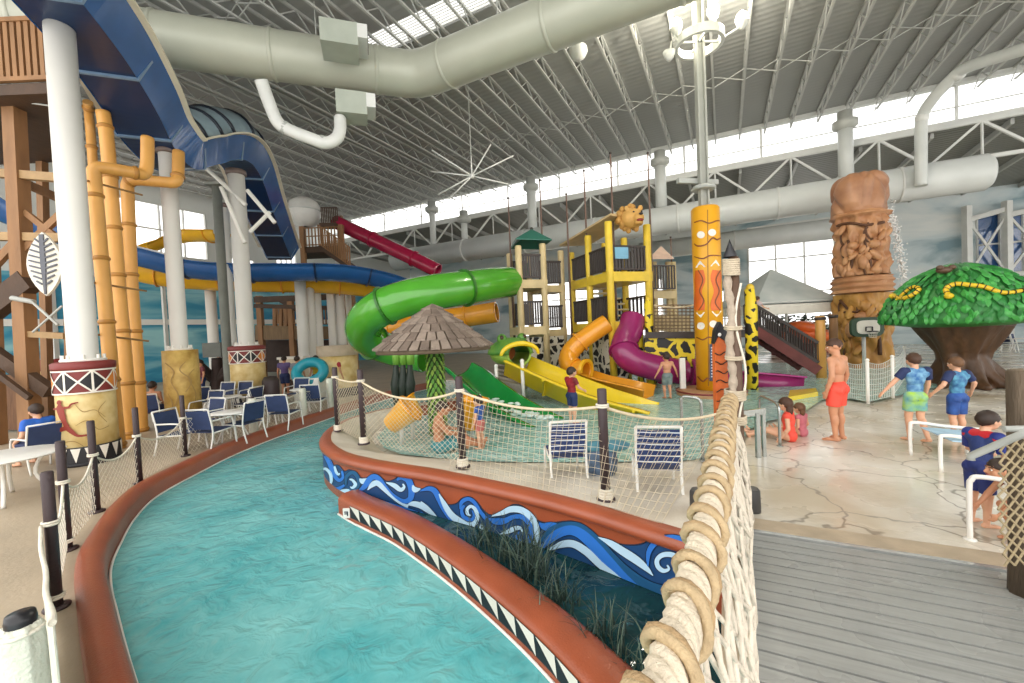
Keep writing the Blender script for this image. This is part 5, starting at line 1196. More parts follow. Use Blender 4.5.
# ------------------------------------------------------------------ yellow tiki pole and the steel column with lamps
yc = P(711, 397, 12.4); yc = V((yc.x, yc.y, 0)); zY = zat(209, 708, 12.4); Ry = .385
t = thing('yellow_tiki_pole', 'tall yellow tiki pole with painted faces in the splash pool', 'pole', yc)
q = MB(); q.lathe([(Ry, .12), (Ry, zY - .05), (Ry * .9, zY)], yc, 36); q.build('drum', mat('tiki_yellow', 'e6a81f', .4, .12, 1.2, col2='dd9a17'), t)
q = MB(); q.lathe([(.92, 0), (.95, .05), (.95, .17), (.88, .2), (.4, .2)], yc, 36, caps=False); q.build('base_disc', mat('base_tan', 'b58b63', .5, .15), t)
q = MB(); q.lathe([(.96, .14), (.97, .16), (.96, .19)], yc, 36, caps=False); q.build('base_rim', M_maroon, t)
fy = lambda o: (lambda px, py: cyl_hit(yc, Ry + o, px, py))
def ypts(q, pts, o, m=0):
    f = fy(o); a = [f(*p) for p in pts]
    if all(x is not None for x in a): q.poly(a, m)
def yell(q, x, y, rx, ry, o, m=0): ypts(q, [(x + rx * math.cos(k * PI / 8), y + ry * math.sin(k * PI / 8)) for k in range(16)], o, m)
ZY = (640, 180, 3.105)
strokes(t, 'orange_patch', mat('tiki_orange', 'd9661f', .45, .15, 3), yc, Ry + .008, ZY, [[(184, 280, 26), (186, 310, 34), (181, 345, 22), (184, 380, 34), (185, 405, 30)], [(238, 280, 26), (236, 305, 34), (240, 345, 22), (236, 385, 34), (236, 405, 28)]])
strokes(t, 'painted_line', mat('tiki_line', '7a3f12', .5, .1), yc, Ry + .014, ZY, [[(168, 132, 3), (190, 126, 4), (215, 134, 4), (240, 126, 4), (255, 130, 3)], [(168, 198, 3), (180, 205, 5), (205, 200, 4), (225, 180, 5), (240, 185, 5), (256, 176, 3)], [(168, 238, 3), (195, 244, 4), (220, 234, 4), (256, 236, 3)], [(180, 280, 3), (195, 310, 4), (185, 345, 4), (198, 375, 4), (182, 405, 3)], [(250, 280, 3), (236, 310, 4), (246, 345, 4), (234, 380, 4), (250, 405, 3)], [(175, 488, 3), (195, 496, 4), (215, 488, 4), (240, 496, 3)], [(178, 610, 3), (195, 625, 5), (210, 615, 4), (228, 625, 3)]])
strokes(t, 'seam', mat('seam_brown', '8a5a14', .5, .1), yc, Ry + .01, ZY, [[(210, 92, 2.5), (211, 300, 2.5), (213, 640, 2.5)]])
q = MB()
for x, y in ((189, 170), (224, 163), (189, 453), (228, 447)): yell(q, 640 + x / 3.105, 180 + y / 3.105, 4, 3.6, .016)
for pts in ([(172, 272), (204, 270), (186, 250)], [(218, 268), (248, 266), (236, 247)], [(173, 412), (202, 410), (189, 428)], [(222, 408), (254, 406), (238, 426)]): ypts(q, [(640 + x / 3.105, 180 + y / 3.105) for x, y in pts], .016)
q.build('painted_eye', M_wht, t, fix=False)
# rules board on the pole
q = MB(); q.grid([[cyl_hit(yc, Ry + .03, 709.5 + 8.4 * i / 6, 344 + 37 * j) for i in range(7)] for j in (0, 1)]); o = q.build('rules_board', mat('board_navy', '3c4258', .4, .1), t)
q = MB()
for k in range(11):
    y = 347 + k * 2.9; q.grid([[cyl_hit(yc, Ry + .036, 711 + (5.4 if k % 3 else 4) * i / 4, y + 1.3 * j) for i in range(5)] for j in (0, 1)])
q.build('text_line', mat('board_text', 'c9ced8', .5, .05), o, fix=False)
sc_ = V((yc.x - .02, yc.y, 0)); t = thing('lamp_column', 'grey steel column above the tiki pole with a ring of lit lamps', 'column', V((sc_.x, sc_.y, zY)))
q = MB()
for dx in (-.1, .1): q.beam((sc_.x + dx, sc_.y, zY - .02), (sc_.x + dx, sc_.y, ZT - .1), .05, .2)
q.beam((sc_.x, sc_.y, zY - .02), (sc_.x, sc_.y, ZT - .1), .16, .05); q.build('shaft', mat('column_grey', 'a5a69d', .45, .1, 2), t)
q = MB(); zc = zat(190, 706, 12.4); q.lathe([(.3, zc - .06), (.34, zc), (.3, zc + .06)], sc_, 16); q.beam((sc_.x - .75, sc_.y, zc + .25), (sc_.x + .55, sc_.y + .3, zc + .25), .12, .14); q.build('collar', M_grey, t)
zr = zat(48, 706, 12.4); q = MB(); rg = [sc_ + V((math.cos(g) * .62, math.sin(g) * .62, zr)) for g in [k * PI / 14 for k in range(28)]]; q.sweep(rg, [(-.05, -.12), (.05, -.12), (.05, .12), (-.05, .12)], closed=True, cprof=True); q.build('ring', M_ltgrey, t)
q = MB()
for g in (0, PI / 2, PI, 1.5 * PI): q.beam(sc_ + V((0, 0, zr)), sc_ + V((math.cos(g) * .62, math.sin(g) * .62, zr)), .05, .05)
q.build('ring_spoke', M_ltgrey, t)
M_lamp = mat('lamp_glow', 'fff4dc', .4, .01, emit=30)
for i, (x, y) in enumerate(((676, 27), (713, 12), (742, 20), (669, 52))):
    c = P(x, y, 12.4 - (.4 if i in (0, 2) else .2)); g = math.atan2(c.y - sc_.y, c.x - sc_.x); a = sc_ + V((math.cos(g) * .64, math.sin(g) * .64, zr))
    q = MB(); q.tube([a, a + V((math.cos(g) * .12, math.sin(g) * .12, .1)), c - V((0, 0, .16))], .03, 8); o = q.build('lamp_arm', M_ltgrey, t)
    q = MB(); q.lathe([(.04, -.26), (.13, -.16), (.18, .0)], c, 14); q.build('shade', M_ltgrey, o); q = MB(); q.blob(c + V((0, 0, .03)), (.17, .17, .2) if i < 3 else (.07, .07, .06), 12); q.build('bulb', M_lamp if i < 3 else M_wht, o)
    if i < 3:
        l = bpy.data.lights.new('lamp_light', 'POINT'); l.energy = 220; l.color = (1, .93, .8); l.shadow_soft_size = .15; lo = bpy.data.objects.new('lamp_light', l); lo.location = c + V((0, -.05, .28)); COL.objects.link(lo)
# ------------------------------------------------------------------ carved totem
tc_ = P(863, 352, 17.4); tc_ = V((tc_.x, tc_.y, 0)); zT = zat(176, 863, 17.4); RT_ = .93
t = thing('carved_totem', 'giant brown carved totem with a boulder like crown in the pool', 'totem', tc_)
def carve(g, z):
    f = z / zT; n = 0
    gg = g + PI / 2 + .42                                 # the carved front turned to the viewer
    s = abs(math.sin(gg * 1.0))
    if f > .79:                                           # crown of folded boulders
        v = V((math.cos(g) * 1.1, math.sin(g) * 1.1, z * .8)); c = NZ.voronoi(v * .95)[0]; n += .15 * min(1, (c[1] - c[0]) * 3.2) - .05
        n += .08 * math.sin(g * 2 + 1) * (1 - abs(f - .9) * 8 if f > .8 else 0)
    elif f > .775: n = .14
    elif f > .47:                                         # face and figures
        v = V((math.cos(g) * 2.0, math.sin(g) * 2.0, z * 1.15)); c = NZ.voronoi(v * 1.35)[0]; n += .15 * min(1, (c[1] - c[0]) * 2.4) - .1
        n += .07 * math.sin(g * 9 + 2 * math.sin(z * 1.7))
    elif f > .385: n = .10 + .05 * math.sin((f - .385) / .085 * 3 * 2 * PI)
    else:
        v = V((math.cos(g) * 1.7, math.sin(g) * 1.7, z * .9)); c = NZ.voronoi(v * 1.35)[0]; n += .15 * min(1, (c[1] - c[0]) * 2.0) - .08
        n += .05 * math.sin(z * 5 + 2 * math.cos(g * 3))
    return n
prof = []
for i in range(150):
    z = zT * i / 149; f = i / 149; r = RT_ * (1.02 - .1 * f)
    if f > .93: r *= math.sqrt(max(0.02, 1 - ((f - .93) / .07) ** 2)) * .55 + .45 if f < .995 else .3
    prof.append((r, z))
M_tot = mat('totem_brown', 'c9976a', .45, .2, 1.4, .2, 9, col2='a56f48'); M_tot2 = mat('totem_ochre', 'cc9a4c', .45, .2, 1.4, .2, 9, col2='a8723a')
def cut(a, b): return [p for p in prof if a <= p[1] / zT <= b]
for a, b, nm, m in ((0, .388, 'lower_carving', M_tot2), (.384, .476, 'ring_band', M_tot), (.472, .80, 'face_carving', M_tot), (.795, 1, 'crown', mat('crown_brown', 'bd8c66', .45, .2, 1.2, .2, 9, col2='93654a'))):
    q = MB(); q.lathe(cut(a, b), tc_, 120, fn=carve, caps=(b == 1)); q.build(nm, m, t)
M_cut = mat('carved_groove', '5a3820', .6, .2, 3)
def groove(px_pts, r=.05):
    pts = [cyl_hit(tc_, RT_ * .98, x, y) for x, y in px_pts]; pts = [p for p in pts if p is not None]
    if len(pts) > 1: q = MB(); q.tube(cr(pts, 5), r, 6); q.build('carved_line', M_cut, t)
groove([(837, 226), (850, 223), (866, 225), (884, 222)], .06)
groove([(845, 355), (846, 335), (855, 322), (868, 322), (878, 335), (880, 355)], .07); groove([(863, 355), (863, 335)], .05)
groove([(840, 300), (852, 312), (866, 308), (880, 315)], .05); groove([(848, 240), (852, 262), (846, 280)], .05); groove([(872, 238), (870, 262), (880, 282)], .05)
for x, y, rx, rz in ((853, 246, .22, .18), (874, 244, .22, .18), (863, 262, .18, .3), (850, 274, .2, .16), (876, 270, .2, .18), (863, 316, .36, .16), (850, 330, .18, .34), (877, 330, .18, .34)):
    p_ = cyl_hit(tc_, RT_ * .97, x, y); part(t, 'carved_boss', M_tot, lambda q: q.blob(p_, (rx, .16, rz), 14))
rnd = random.Random(21)
for k in range(34):
    x, y = rnd.uniform(839, 886), rnd.choice((rnd.uniform(228, 284), rnd.uniform(303, 352))); p_ = cyl_hit(tc_, RT_ * .97, x, y)
    if p_ is None: continue
    sx, sz, a_ = rnd.uniform(.08, .16), rnd.uniform(.18, .34), rnd.uniform(-.9, .9); part(t, 'carved_boss', M_tot if y < 290 else M_tot2, lambda q: q.blob(p_, (sx, .13, sz), 12, R=Matrix.Rotation(a_, 3, 'Y')))
for k in range(20):
    x, y = rnd.uniform(841, 884), rnd.choice((rnd.uniform(230, 280), rnd.uniform(305, 345))); a_ = rnd.uniform(-6, 6); groove([(x, y - 8), (x + a_ * .7, y - 3), (x + a_ * .5, y + 3), (x - a_ * .3, y + 8)], .035)
mb = MB(); rnd = random.Random(9)
for k in range(420):
    u = rnd.random(); x = 890 + 15 * u ** .7 + rnd.gauss(0, 2.5); y = 212 + 75 * u + rnd.gauss(0, 7); c = P(x, y, 16.7 + rnd.gauss(0, .25)); mb.blob(c, rnd.uniform(.012, .04), 5)
o = mb.build('water_spray', mat('spray_white', 'f2f4f2', .3, .03), fix=False); tag(o, 'white water spray falling beside the carved totem', 'water', kind='stuff')
# ------------------------------------------------------------------ basketball hoop
hc = P(868, 327, 15.4); t = thing('basketball_hoop', 'small basketball hoop with rounded green board before the totem', 'basketball hoop', V((hc.x, hc.y, 0)))
def bd(q, sx, sz, y, th):
    pts = [hc + V((sx * math.copysign(abs(math.cos(g)) ** .5, math.cos(g)), y, sz * math.copysign(abs(math.sin(g)) ** .5, math.sin(g)))) for g in [k * PI / 16 for k in range(32)]]; q.slab(pts, th, n=(0, 1, 0))
part(t, 'backing', mat('board_green', '2f4a35', .5, .15), lambda q: bd(q, .6, .36, 0, .12)); part(t, 'board', M_wht, lambda q: bd(q, .42, .25, -.03, .05))
part(t, 'target_square', mat('target_black', '1d1d1f', .5), lambda q: (q.beam(hc + V((-.12, -.05, .0)), hc + V((.12, -.05, .0)), .03, .03), q.beam(hc + V((-.12, -.05, -.14)), hc + V((-.12, -.05, .0)), .03, .03), q.beam(hc + V((.12, -.05, -.14)), hc + V((.12, -.05, .0)), .03, .03)))
part(t, 'rim', mat('rim_black', '28282a', .4), lambda q: q.tube([hc + V((.15 * math.cos(g), -.2 + .15 * math.sin(g), -.16)) for g in [k * PI / 10 for k in range(20)]], .02, 6, closed=True))
q = MB(); net(q, [[hc + V(((.15 - .05 * v) * math.cos(g), -.2 + (.15 - .05 * v) * math.sin(g), -.16 - .22 * v)) for g in [k * PI / 6 for k in range(13)]] for v in (0, .33, .66, 1)], .006, n=3); q.build('hoop_net', M_wht, t, fix=False)
part(t, 'pole', M_ltgrey, lambda q: (q.cyl((hc.x, hc.y + .2, 0), (hc.x, hc.y + .2, hc.z), .06), q.cyl((hc.x, hc.y + .2, hc.z), hc + V((0, .05, 0)), .05)))
# ------------------------------------------------------------------ green jungle tree fountain
mc = G(962, 392, 0); mc = V((mc.x, mc.y + .9, 0)); dM = pix(mc)[2]; k_ = dM / 420
xc = P(958, 320, dM); dc = V((xc.x, xc.y, 0)); RD = 81 * k_ * .72; zb_ = zat(322, 958, dM); zt2 = zat(266, 958, dM) + .05
t = thing('jungle_tree', 'giant green leafy dome tree on a flared brown trunk in the pool', 'tree figure', V((dc.x, dc.y, 0)))
q = MB(); q.lathe([(.3, zb_ - .15), (RD * .55, zb_ - .12), (RD * .95, zb_ - .02)] + [(RD * (1.0 - (f_ / 12) ** 1.6) ** .62 * .985 + .005, zb_ + .02 + (zt2 - zb_) * (f_ / 12) ** .9) for f_ in range(13)], dc, 40, fn=None); q.build('crown', mat('dome_green', '2f7d35', .5, .25, 2.5), t)
q = MB(); rnd = random.Random(6)
def dome(u, g):
    f = u; r = RD * (1.0 - (f ** 1.6)) ** .62 if f < 1 else 0
    return dc + V((r * math.cos(g), r * math.sin(g), zb_ + .04 + (zt2 - zb_) * f ** .9))
for ri in range(13):
    f = ri / 13.2; n = max(5, int(52 * (1.0 - f ** 1.6) ** .62))
    for k in range(n):
        g = 2 * PI * (k + .5 * (ri % 2)) / n + rnd.gauss(0, .03); a = dome(min(.99, f + .09), g); b_ = dome(max(0, f - .06), g + rnd.gauss(0, .04)); out = V((math.cos(g), math.sin(g), .35)).normalized(); s = V((-math.sin(g), math.cos(g), 0)); w_ = rnd.uniform(.06, .1); o1 = out * rnd.uniform(.06, .11); o2 = out * .03
        if ri == 0: b_ = b_ - V((0, 0, .08))
        m1, m2 = a.lerp(b_, .45), a.lerp(b_, .75)
        vs = [a + o2, m1 - s * w_ + o2, m2 - s * w_ * .8 + o2, b_ + o2, m2 + s * w_ * .8 + o2, m1 + s * w_ + o2, m1 + o1, m2 + o1]
        q.add(vs, [(0, 1, 6), (0, 6, 5), (1, 2, 7, 6), (5, 6, 7, 4), (2, 3, 7), (7, 3, 4)], rnd.randint(0, 1))
q.build('leaves', [mat('leaf_mid', '46a04a', .4, .25, 6), mat('leaf_dark', '2c7c38', .4, .25, 6)], t, fix=False)
for l, zz in (((300, -1), .1),): pass
def onTop(px, py): 
    r = ray(px, py); best = None
    for i in range(400):
        s_ = dM - RD - .3 + i * .012; p_ = CAM + r * s_; h = (p_.x - dc.x) ** 2 + (p_.y - dc.y) ** 2
        if h < RD * RD:
            f = (1 - (math.sqrt(h) / RD) ** (1 / .62)) ** (1 / 1.6); zz = zb_ + .04 + (zt2 - zb_) * f ** .9
            if p_.z <= zz + .16: return p_
    return CAM + r * (dM - .4)
for pts, r_ in (([(893, 296), (904, 298), (914, 294), (919, 289), (913, 287), (905, 292), (896, 300)], .06), ([(949, 296), (946, 289), (955, 284), (970, 285), (985, 287), (1000, 292), (1014, 292), (1030, 288), (1045, 284)], .06)):
    p_ = cr([onTop(*x) for x in pts], 8); q = MB(); q.tube(p_, [r_ * (1 - .55 * (i / len(p_)) ** 3) for i in range(len(p_))], 10); o = q.build('snake', mat('snake_yellow', 'e8c22a', .4, .1, 6), t)
    q = MB(); fr = frames(p_)
    for i in range(4, len(p_) - 2, 4):
        tt, a, b_ = fr[i]; q.tube([p_[i] - tt * .011, p_[i] + tt * .011], [r_ * 1.05] * 2, 10)
    q.build('snake_band', mat('snake_black', '1e1c18', .4), o, fix=False)
    part(o, 'snake_head', mat('snake_yellow', 'e8c22a', .4), lambda q: q.blob(p_[0], (.11, .1, .08), 10))
bc = onTop(944, 272); q = MB(); q.blob(bc + V((0, 0, .05)), (.2, .14, .1), 12); q.blob(bc + V((-.16, -.05, .12)), (.09, .08, .07), 10); q.blob(bc + V((.18, -.05, .12)), (.09, .08, .07), 10); q.build('beetle', mat('beetle_brown', '5e4636', .5, .2, 5), t)
mbt = MB(); zq = zb_ - .08
mbt.lathe([(.75, 0), (.58, .12), (.48, .35), (.46, .6), (.54, zq * .55), (.74, zq * .75), (.95, zq * .95), (1.0, zq)], dc + V((.1, 0, 0)), 40, fn=lambda g, z: .07 * math.sin(g * 6 + 1.3 * math.sin(z * 2)) + .04 * math.sin(g * 13 + z))
for g, l, r_ in ((-.55, 1.0, .2), (-1.9, .75, .2), (-2.8, .8, .18), (.6, .9, .2), (2, .8, .2), (-1.2, .8, .16)):
    dd = V((math.cos(g), math.sin(g), 0)); mbt.tube([dc + V((.1, 0, .75)) + dd * .3, dc + dd * .7 * l + V((.1, 0, .35)), dc + dd * l + V((.1, 0, .12)), dc + dd * (l + .3) + V((.1, 0, .05))], [.25, r_, r_ * .8, .08], 12)
me = remeshed(mbt, .05, 2); me.materials.append(mat('bark_brown', '5d4028', .5, .3, 2, .4, 9, col2='3d2918', stretch=(2, 2, .6))); o = link('trunk', me, t)
# ------------------------------------------------------------------ canopy tent, stairs, posts beyond the pool
ta = P(771, 269, 20); tz = zat(304, 800, 20); hw = 1.95
t = thing('canopy_tent', 'pale pyramid canopy tent behind the dark stair railing', 'tent', V((ta.x, ta.y, 0)))
Ct = [V((ta.x + sx * hw, ta.y + sy * hw, tz)) for sx, sy in ((-1, -1), (1, -1), (1, 1), (-1, 1))]
M_tent = mat('tent_fabric', 'd3d6d2', .6, .16, .7, col2='a9b3b2')
q = MB()
for a, b_ in zip(Ct, Ct[1:] + Ct[:1]): q.slab([a, b_, ta], .03)
q.build('roof', M_tent, t)
q = MB()
for a, b_ in zip(Ct, Ct[1:] + Ct[:1]): q.slab([a, b_, b_ - V((0, 0, .45)), a - V((0, 0, .45))], .03, n=(0, .01, 0)) if abs(a.y - b_.y) < .1 else q.slab([a, b_, b_ - V((0, 0, .45)), a - V((0, 0, .45))], .03, n=(1, 0, 0))
q.build('valance', M_wht, t)
for a in Ct: part(t, 'leg', M_ltgrey, lambda q: q.beam((a.x, a.y, 0), (a.x, a.y, tz - .02), .1, .1))
part(t, 'rail_band', M_ltgrey, lambda q: q.beam(Ct[0] + V((0, -.02, .06)), Ct[1] + V((0, -.02, .06)), .06, .06))
S0, S1 = P(756, 330, 15.6), P(819, 371, 14.6); S1.z = max(S1.z, .05)
t = thing('dark_stairs', 'red brown stairs with a dark baluster railing coming down to the pool', 'stairs', V((S1.x, S1.y, 0)))
back = V((.3, 1.3, 0))
M_red_wood = mat('red_stringer', '6d3530', .55, .2, 3)
for o_, nm in ((V((0, 0, 0)), 'stringer'), (back, 'stringer')): part(t, nm, M_red_wood, lambda q: q.beam(S0 + o_, S1 + o_, .1, .34))
for k in range(12):
    part(t, 'tread', M_red_wood, lambda q: q.beam(S0.lerp(S1, k / 11) + V((0, 0, .08)), S0.lerp(S1, k / 11) + back + V((0, 0, .08)), .32, .05))
part(t, 'railing', M_drail, lambda q: rail(q, S0 + V((0, 0, .15)), S1 + V((0, 0, .2)), .78, 24, .05, top=.1))
part(t, 'railing', M_drail, lambda q: rail(q, S0 + back + V((0, 0, .15)), S1 + back + V((0, 0, .15)), .85, 20, .05, top=.09))
part(t, 'landing', M_drail, lambda q: q.slab([S0 + V((-2.2, 0, 0)), S0, S0 + back, S0 + back + V((-2.2, 0, 0))], .25))
for o_ in (V((-.1, .2, 0)), V((-1.5, .5, 0))): part(t, 'support', M_drail, lambda q: q.beam(V((S0.x + o_.x, S0.y + o_.y, 0)), S0 + o_, .2, .2))
for x, y0, y1, dd, r_, l in ((820, 316, 366, 14.6, .16, 'tan wooden post at the foot of the dark stairs'), (833, 314, 366, 15.4, .14, 'brown wooden post between the stairs and the totem'), (672, 345, 352, 12, .01, '')):
    if not l: continue
    a = P(x, y0, dd); t = thing('timber_post', l, 'post', V((a.x, a.y, 0)), group='timber posts by the stairs'); part(t, 'post', M_bam if x == 820 else M_wood, lambda q: q.lathe([(r_, 0), (r_ * .95, a.z - .04), (r_ * .8, a.z)], (a.x, a.y, 0), 14)); part(t, 'cap_band', M_drail, lambda q: q.lathe([(r_ + .01, a.z - .14), (r_ + .02, a.z - .1), (r_ + .01, a.z - .04)], (a.x, a.y, 0), 14))
t = thing('inflatable_raft', 'orange inflatable raft pile behind the dark stairs', 'raft', V((P(805, 350, 25).x, P(805, 350, 25).y, 0)))
for x, y, w_ in ((792, 337, 1.0), (808, 335, 1.0), (800, 328, .7)):
    c = P(x, y, 25); part(t, 'raft', mat('raft_orange', 'e0682a', .4, .15, 2), lambda q: q.tube([c + V((w_ * math.cos(g), .8 * math.sin(g), .12 * math.sin(g * 2))) for g in [k * PI / 10 for k in range(20)]], .3, 10, closed=True))
# rope net fence across the pool on the right
fp = [(757, 372, 15), (790, 380, 14), (836, 383, 13.2), (872, 380, 13), (905, 362, 13.8)]
# low cloth barrier panels near the hoop
pa_ = [G(842, 398, .05), G(868, 404, .05), G(893, 398, .05), G(905, 380, .05)]
hp_ = .95
for i, p_ in enumerate(pa_):
    t = thing('barrier_post', ['pale barrier post beside the man in red shorts', 'pale barrier post in front of the totem', 'pale barrier post left of the older boy', 'pale barrier post by the jungle tree trunk'][i], 'post', p_, group='pale barrier posts'); part(t, 'post', M_white, lambda q: q.cyl(p_, p_ + V((0, 0, hp_ + .1)), .035)); part(t, 'cap', M_white, lambda q: q.blob(p_ + V((0, 0, hp_ + .1)), .045, 8))
for i, (a, b_) in enumerate(zip(pa_, pa_[1:])):
    mb = MB(); nu = 14
    def fn(u, v): return a.lerp(b_, u) + V((0, 0, .06 + hp_ * v - .1 * math.sin(PI * u) * v))
    net(mb, [[fn(u / nu, v / 7) for u in range(nu + 1)] for v in range(8)], .006, n=3); o = mb.build('barrier_net', mat('pale_net', 'dfe4de', .7, .06), fix=False); tag(o, ['white barrier net between the man and the totem post', 'white barrier net in front of the totem base', 'white barrier net by the older boy'][i], 'net', 'white barrier nets')
# ------------------------------------------------------------------ white and steel hand loops at the pool edge
def loop(name, label, a, b_, h, r, m, group=None, flat=.0):
    t = thing(name, label, 'grab rail', a, group=group); c = .12
    pts = [a, a + V((0, 0, h - c)), a.lerp(b_, .06) + V((0, 0, h - c * .3)), a.lerp(b_, .2) + V((0, 0, h)), a.lerp(b_, .8) + V((0, 0, h)), a.lerp(b_, .94) + V((0, 0, h - c * .3)), b_ + V((0, 0, h - c)), b_]
    q = MB(); q.tube(cr(pts, 5), r, 10); q.build('bar', m, t)
    for x in (a, b_): q = MB(); q.lathe([(r * 2.2, 0), (r * 2.2, .012), (r * 1.2, .02)], x, 14); q.build('base_plate', m, t)
    return t
M_ss = mat('stainless', 'a9aca8', .22, .06, 3, metal=.8)
loop('grab_rail', 'steel grab rail hoop at the splash pool edge behind the right striped chair', G(683, 456, .1), G(703, 461, .08), .95, .024, M_ss, 'steel grab rails')
loop('grab_rail', 'steel grab rail beside the seated swimmer in red', G(760, 432, 0), G(780, 446, 0), .72, .024, M_ss, 'steel grab rails')
t = thing('pool_gate', 'grey flat steel gate bar just right of the bridge post', 'gate', G(752, 446, 0)); g0 = G(752, 446, 0)
part(t, 'bar', M_ss, lambda q: q.beam(P(742, 414, 6.6), P(765, 411, 6.7), .05, .1)); part(t, 'upright', M_ss, lambda q: q.beam(V((P(757, 414, 6.65).x, P(757, 414, 6.65).y, 0)), P(757, 413, 6.65), .06, .06)); part(t, 'upright', M_ss, lambda q: q.beam(V((P(763, 414, 6.7).x, P(763, 414, 6.7).y, 0)), P(763, 412, 6.7), .05, .05))
loop('white_hand_loop', 'white tubular hand loop in front of the small boy', G(970, 540, 0), G(1012, 548, 0), .62, .022, M_white, 'white hand loops')
# lounge with pale blue sling
la = G(941, 472, 0); t = thing('sling_lounger', 'white framed lounger with pale blue sling beside the small boy', 'lounger', la)
ax = V((.95, -.12, 0)); ay = V((.3, .75, 0))
for o_ in (V((0, 0, 0)), ay):
    q = MB(); q.tube(cr([la + o_, la + o_ + V((0, 0, .42)), la + o_ + ax * .06 + V((0, 0, .5)), la + o_ + ax * .5 + V((0, 0, .44)), la + o_ + ax + V((0, 0, .38))], 5), .024, 8); q.build('side_frame', M_white, t); q = MB(); q.cyl(la + o_ + ax * .8, la + o_ + ax * .8 + V((0, 0, .4)), .022); q.build('leg', M_white, t)
q = MB(); q.slab([la + ax * .15 + V((0, 0, .43)), la + ax + V((0, 0, .35)), la + ax + ay + V((0, 0, .35)), la + ax * .15 + ay + V((0, 0, .43))], .015); q.build('sling', mat('pale_blue_sling', 'a9c9dd', .6, .1, 5), t)
# ------------------------------------------------------------------ chairs and tables
M_navy = mat('navy_sling', '2a3a5f', .7, .15, 8); M_frame = mat('chair_white', 'e8e6df', .35, .04, 3)
def striped():
    if 'striped_sling' in MATS: return MATS['striped_sling']
    m = bpy.data.materials.new('striped_sling'); m.use_nodes = True; nt = m.node_tree; N = nt.nodes; L = nt.links; b = N['Principled BSDF']
    tc = N.new('ShaderNodeTexCoord'); wv = N.new('ShaderNodeTexWave'); wv.bands_direction = 'Z'; wv.inputs['Scale'].default_value = 4.6; wv.inputs['Distortion'].default_value = 1.2; wv.inputs['Detail'].default_value = 1; L.new(tc.outputs['Object'], wv.inputs['Vector'])
    r = N.new('ShaderNodeValToRGB'); r.color_ramp.interpolation = 'CONSTANT'; r.color_ramp.elements[0].color = lin('1f3566'); r.color_ramp.elements[1].position = .92; r.color_ramp.elements[1].color = lin('e3e6ea'); L.new(wv.outputs['Fac'], r.inputs['Fac']); L.new(r.outputs[0], b.inputs['Base Color']); b.inputs['Roughness'].default_value = .6
    MATS['striped_sling'] = m; return m
def chair(name, label, group, sling, loc, rz, h=.95, w_=.52, arms=True):
    """stacking pool chair in its own frame: seat faces +y"""
    t = thing(name, label, 'chair', loc, rz, group, local=True); r = .017; hs = .42; D_ = .48
    for sx in (-1, 1):
        x = sx * w_ / 2
        q = MB(); q.tube(cr([V((x, -.34, 0)), V((x, -.24, hs)), V((x, -.33, h))], 5), r, 7); q.build('back_leg', M_frame, t)
        q = MB(); q.tube(cr([V((x, D_ - .1, 0)), V((x, D_ - .16, hs)), V((x, D_ - .2, hs + .2)), V((x, D_ - .3, hs + .24)), V((x, -.26, hs + .24))], 5) if arms else [V((x, D_ - .1, 0)), V((x, D_ - .16, hs))], r, 7); q.build('front_leg', M_frame, t)
        q = MB(); q.tube([V((x, D_ - .16, hs)), V((x, -.24, hs - .02))], r, 7); q.build('seat_rail', M_frame, t)
    q = MB(); q.tube([V((-w_ / 2, -.33, h)), V((w_ / 2, -.33, h))], r, 7); q.build('top_rail', M_frame, t)
    q = MB(); q.slab([V((-w_ / 2, D_ - .16, hs + .012)), V((w_ / 2, D_ - .16, hs + .012)), V((w_ / 2, -.23, hs)), V((-w_ / 2, -.23, hs))], .012); q.build('seat', sling, t)
    q = MB(); q.slab([V((-w_ / 2, -.255, hs + .06)), V((w_ / 2, -.255, hs + .06)), V((w_ / 2, -.325, h - .03)), V((-w_ / 2, -.325, h - .03))], .012, n=(0, 1, 0)); q.build('backrest', sling, t)
    return t
c1_ = G(566, 477, .2); chair('striped_chair', 'navy and white striped pool chair left of the middle island post', 'striped island chairs', striped(), V((c1_.x, c1_.y, .12)), math.radians(3), .9, .46, False)
c2_ = G(657, 491, .22); chair('striped_chair', 'navy and white striped pool chair right of the middle island post', 'striped island chairs', striped(), V((c2_.x, c2_.y, .14)), math.radians(-12), .92, .48, False)
# a folded blue patterned bag between them
bg_ = G(602, 478, .2); t = thing('towel_bag', 'blue patterned towel bag on the deck between the striped chairs', 'bag', V((bg_.x, bg_.y, .16))); q = MB(); q.blob(V((bg_.x, bg_.y, .42)), (.22, .16, .28), 14); q.build('bag', mat('bag_blue', '5f7690', .6, .3, 9, col2='2f3f52'), t); q = MB(); q.blob(V((bg_.x + .06, bg_.y, .62)), (.34, .14, .08), 12); q.build('towel', mat('towel_teal', '4f8594', .8, .2, 6), t)
def table(label, loc, r=.45, h=.7, group='round white tables'):
    t = thing('round_table', label, 'table', loc, 0, group, local=True)
    q = MB(); q.lathe([(.0, h - .03), (r - .02, h - .03), (r, h - .015), (r - .01, h), (0, h)], (0, 0, 0), 28, caps=False); q.build('tabletop', M_frame, t)
    for k in range(4):
        g = PI / 4 + k * PI / 2; q = MB(); q.tube(cr([V((math.cos(g) * r * .75, math.sin(g) * r * .75, 0)), V((math.cos(g) * r * .45, math.sin(g) * r * .45, h * .5)), V((math.cos(g) * r * .6, math.sin(g) * r * .6, h - .03))], 4), .018, 7); q.build('leg', M_frame, t)
    return t
def gl_(x, y): return G(x, y, ZL)
grp = 'navy dining chairs'
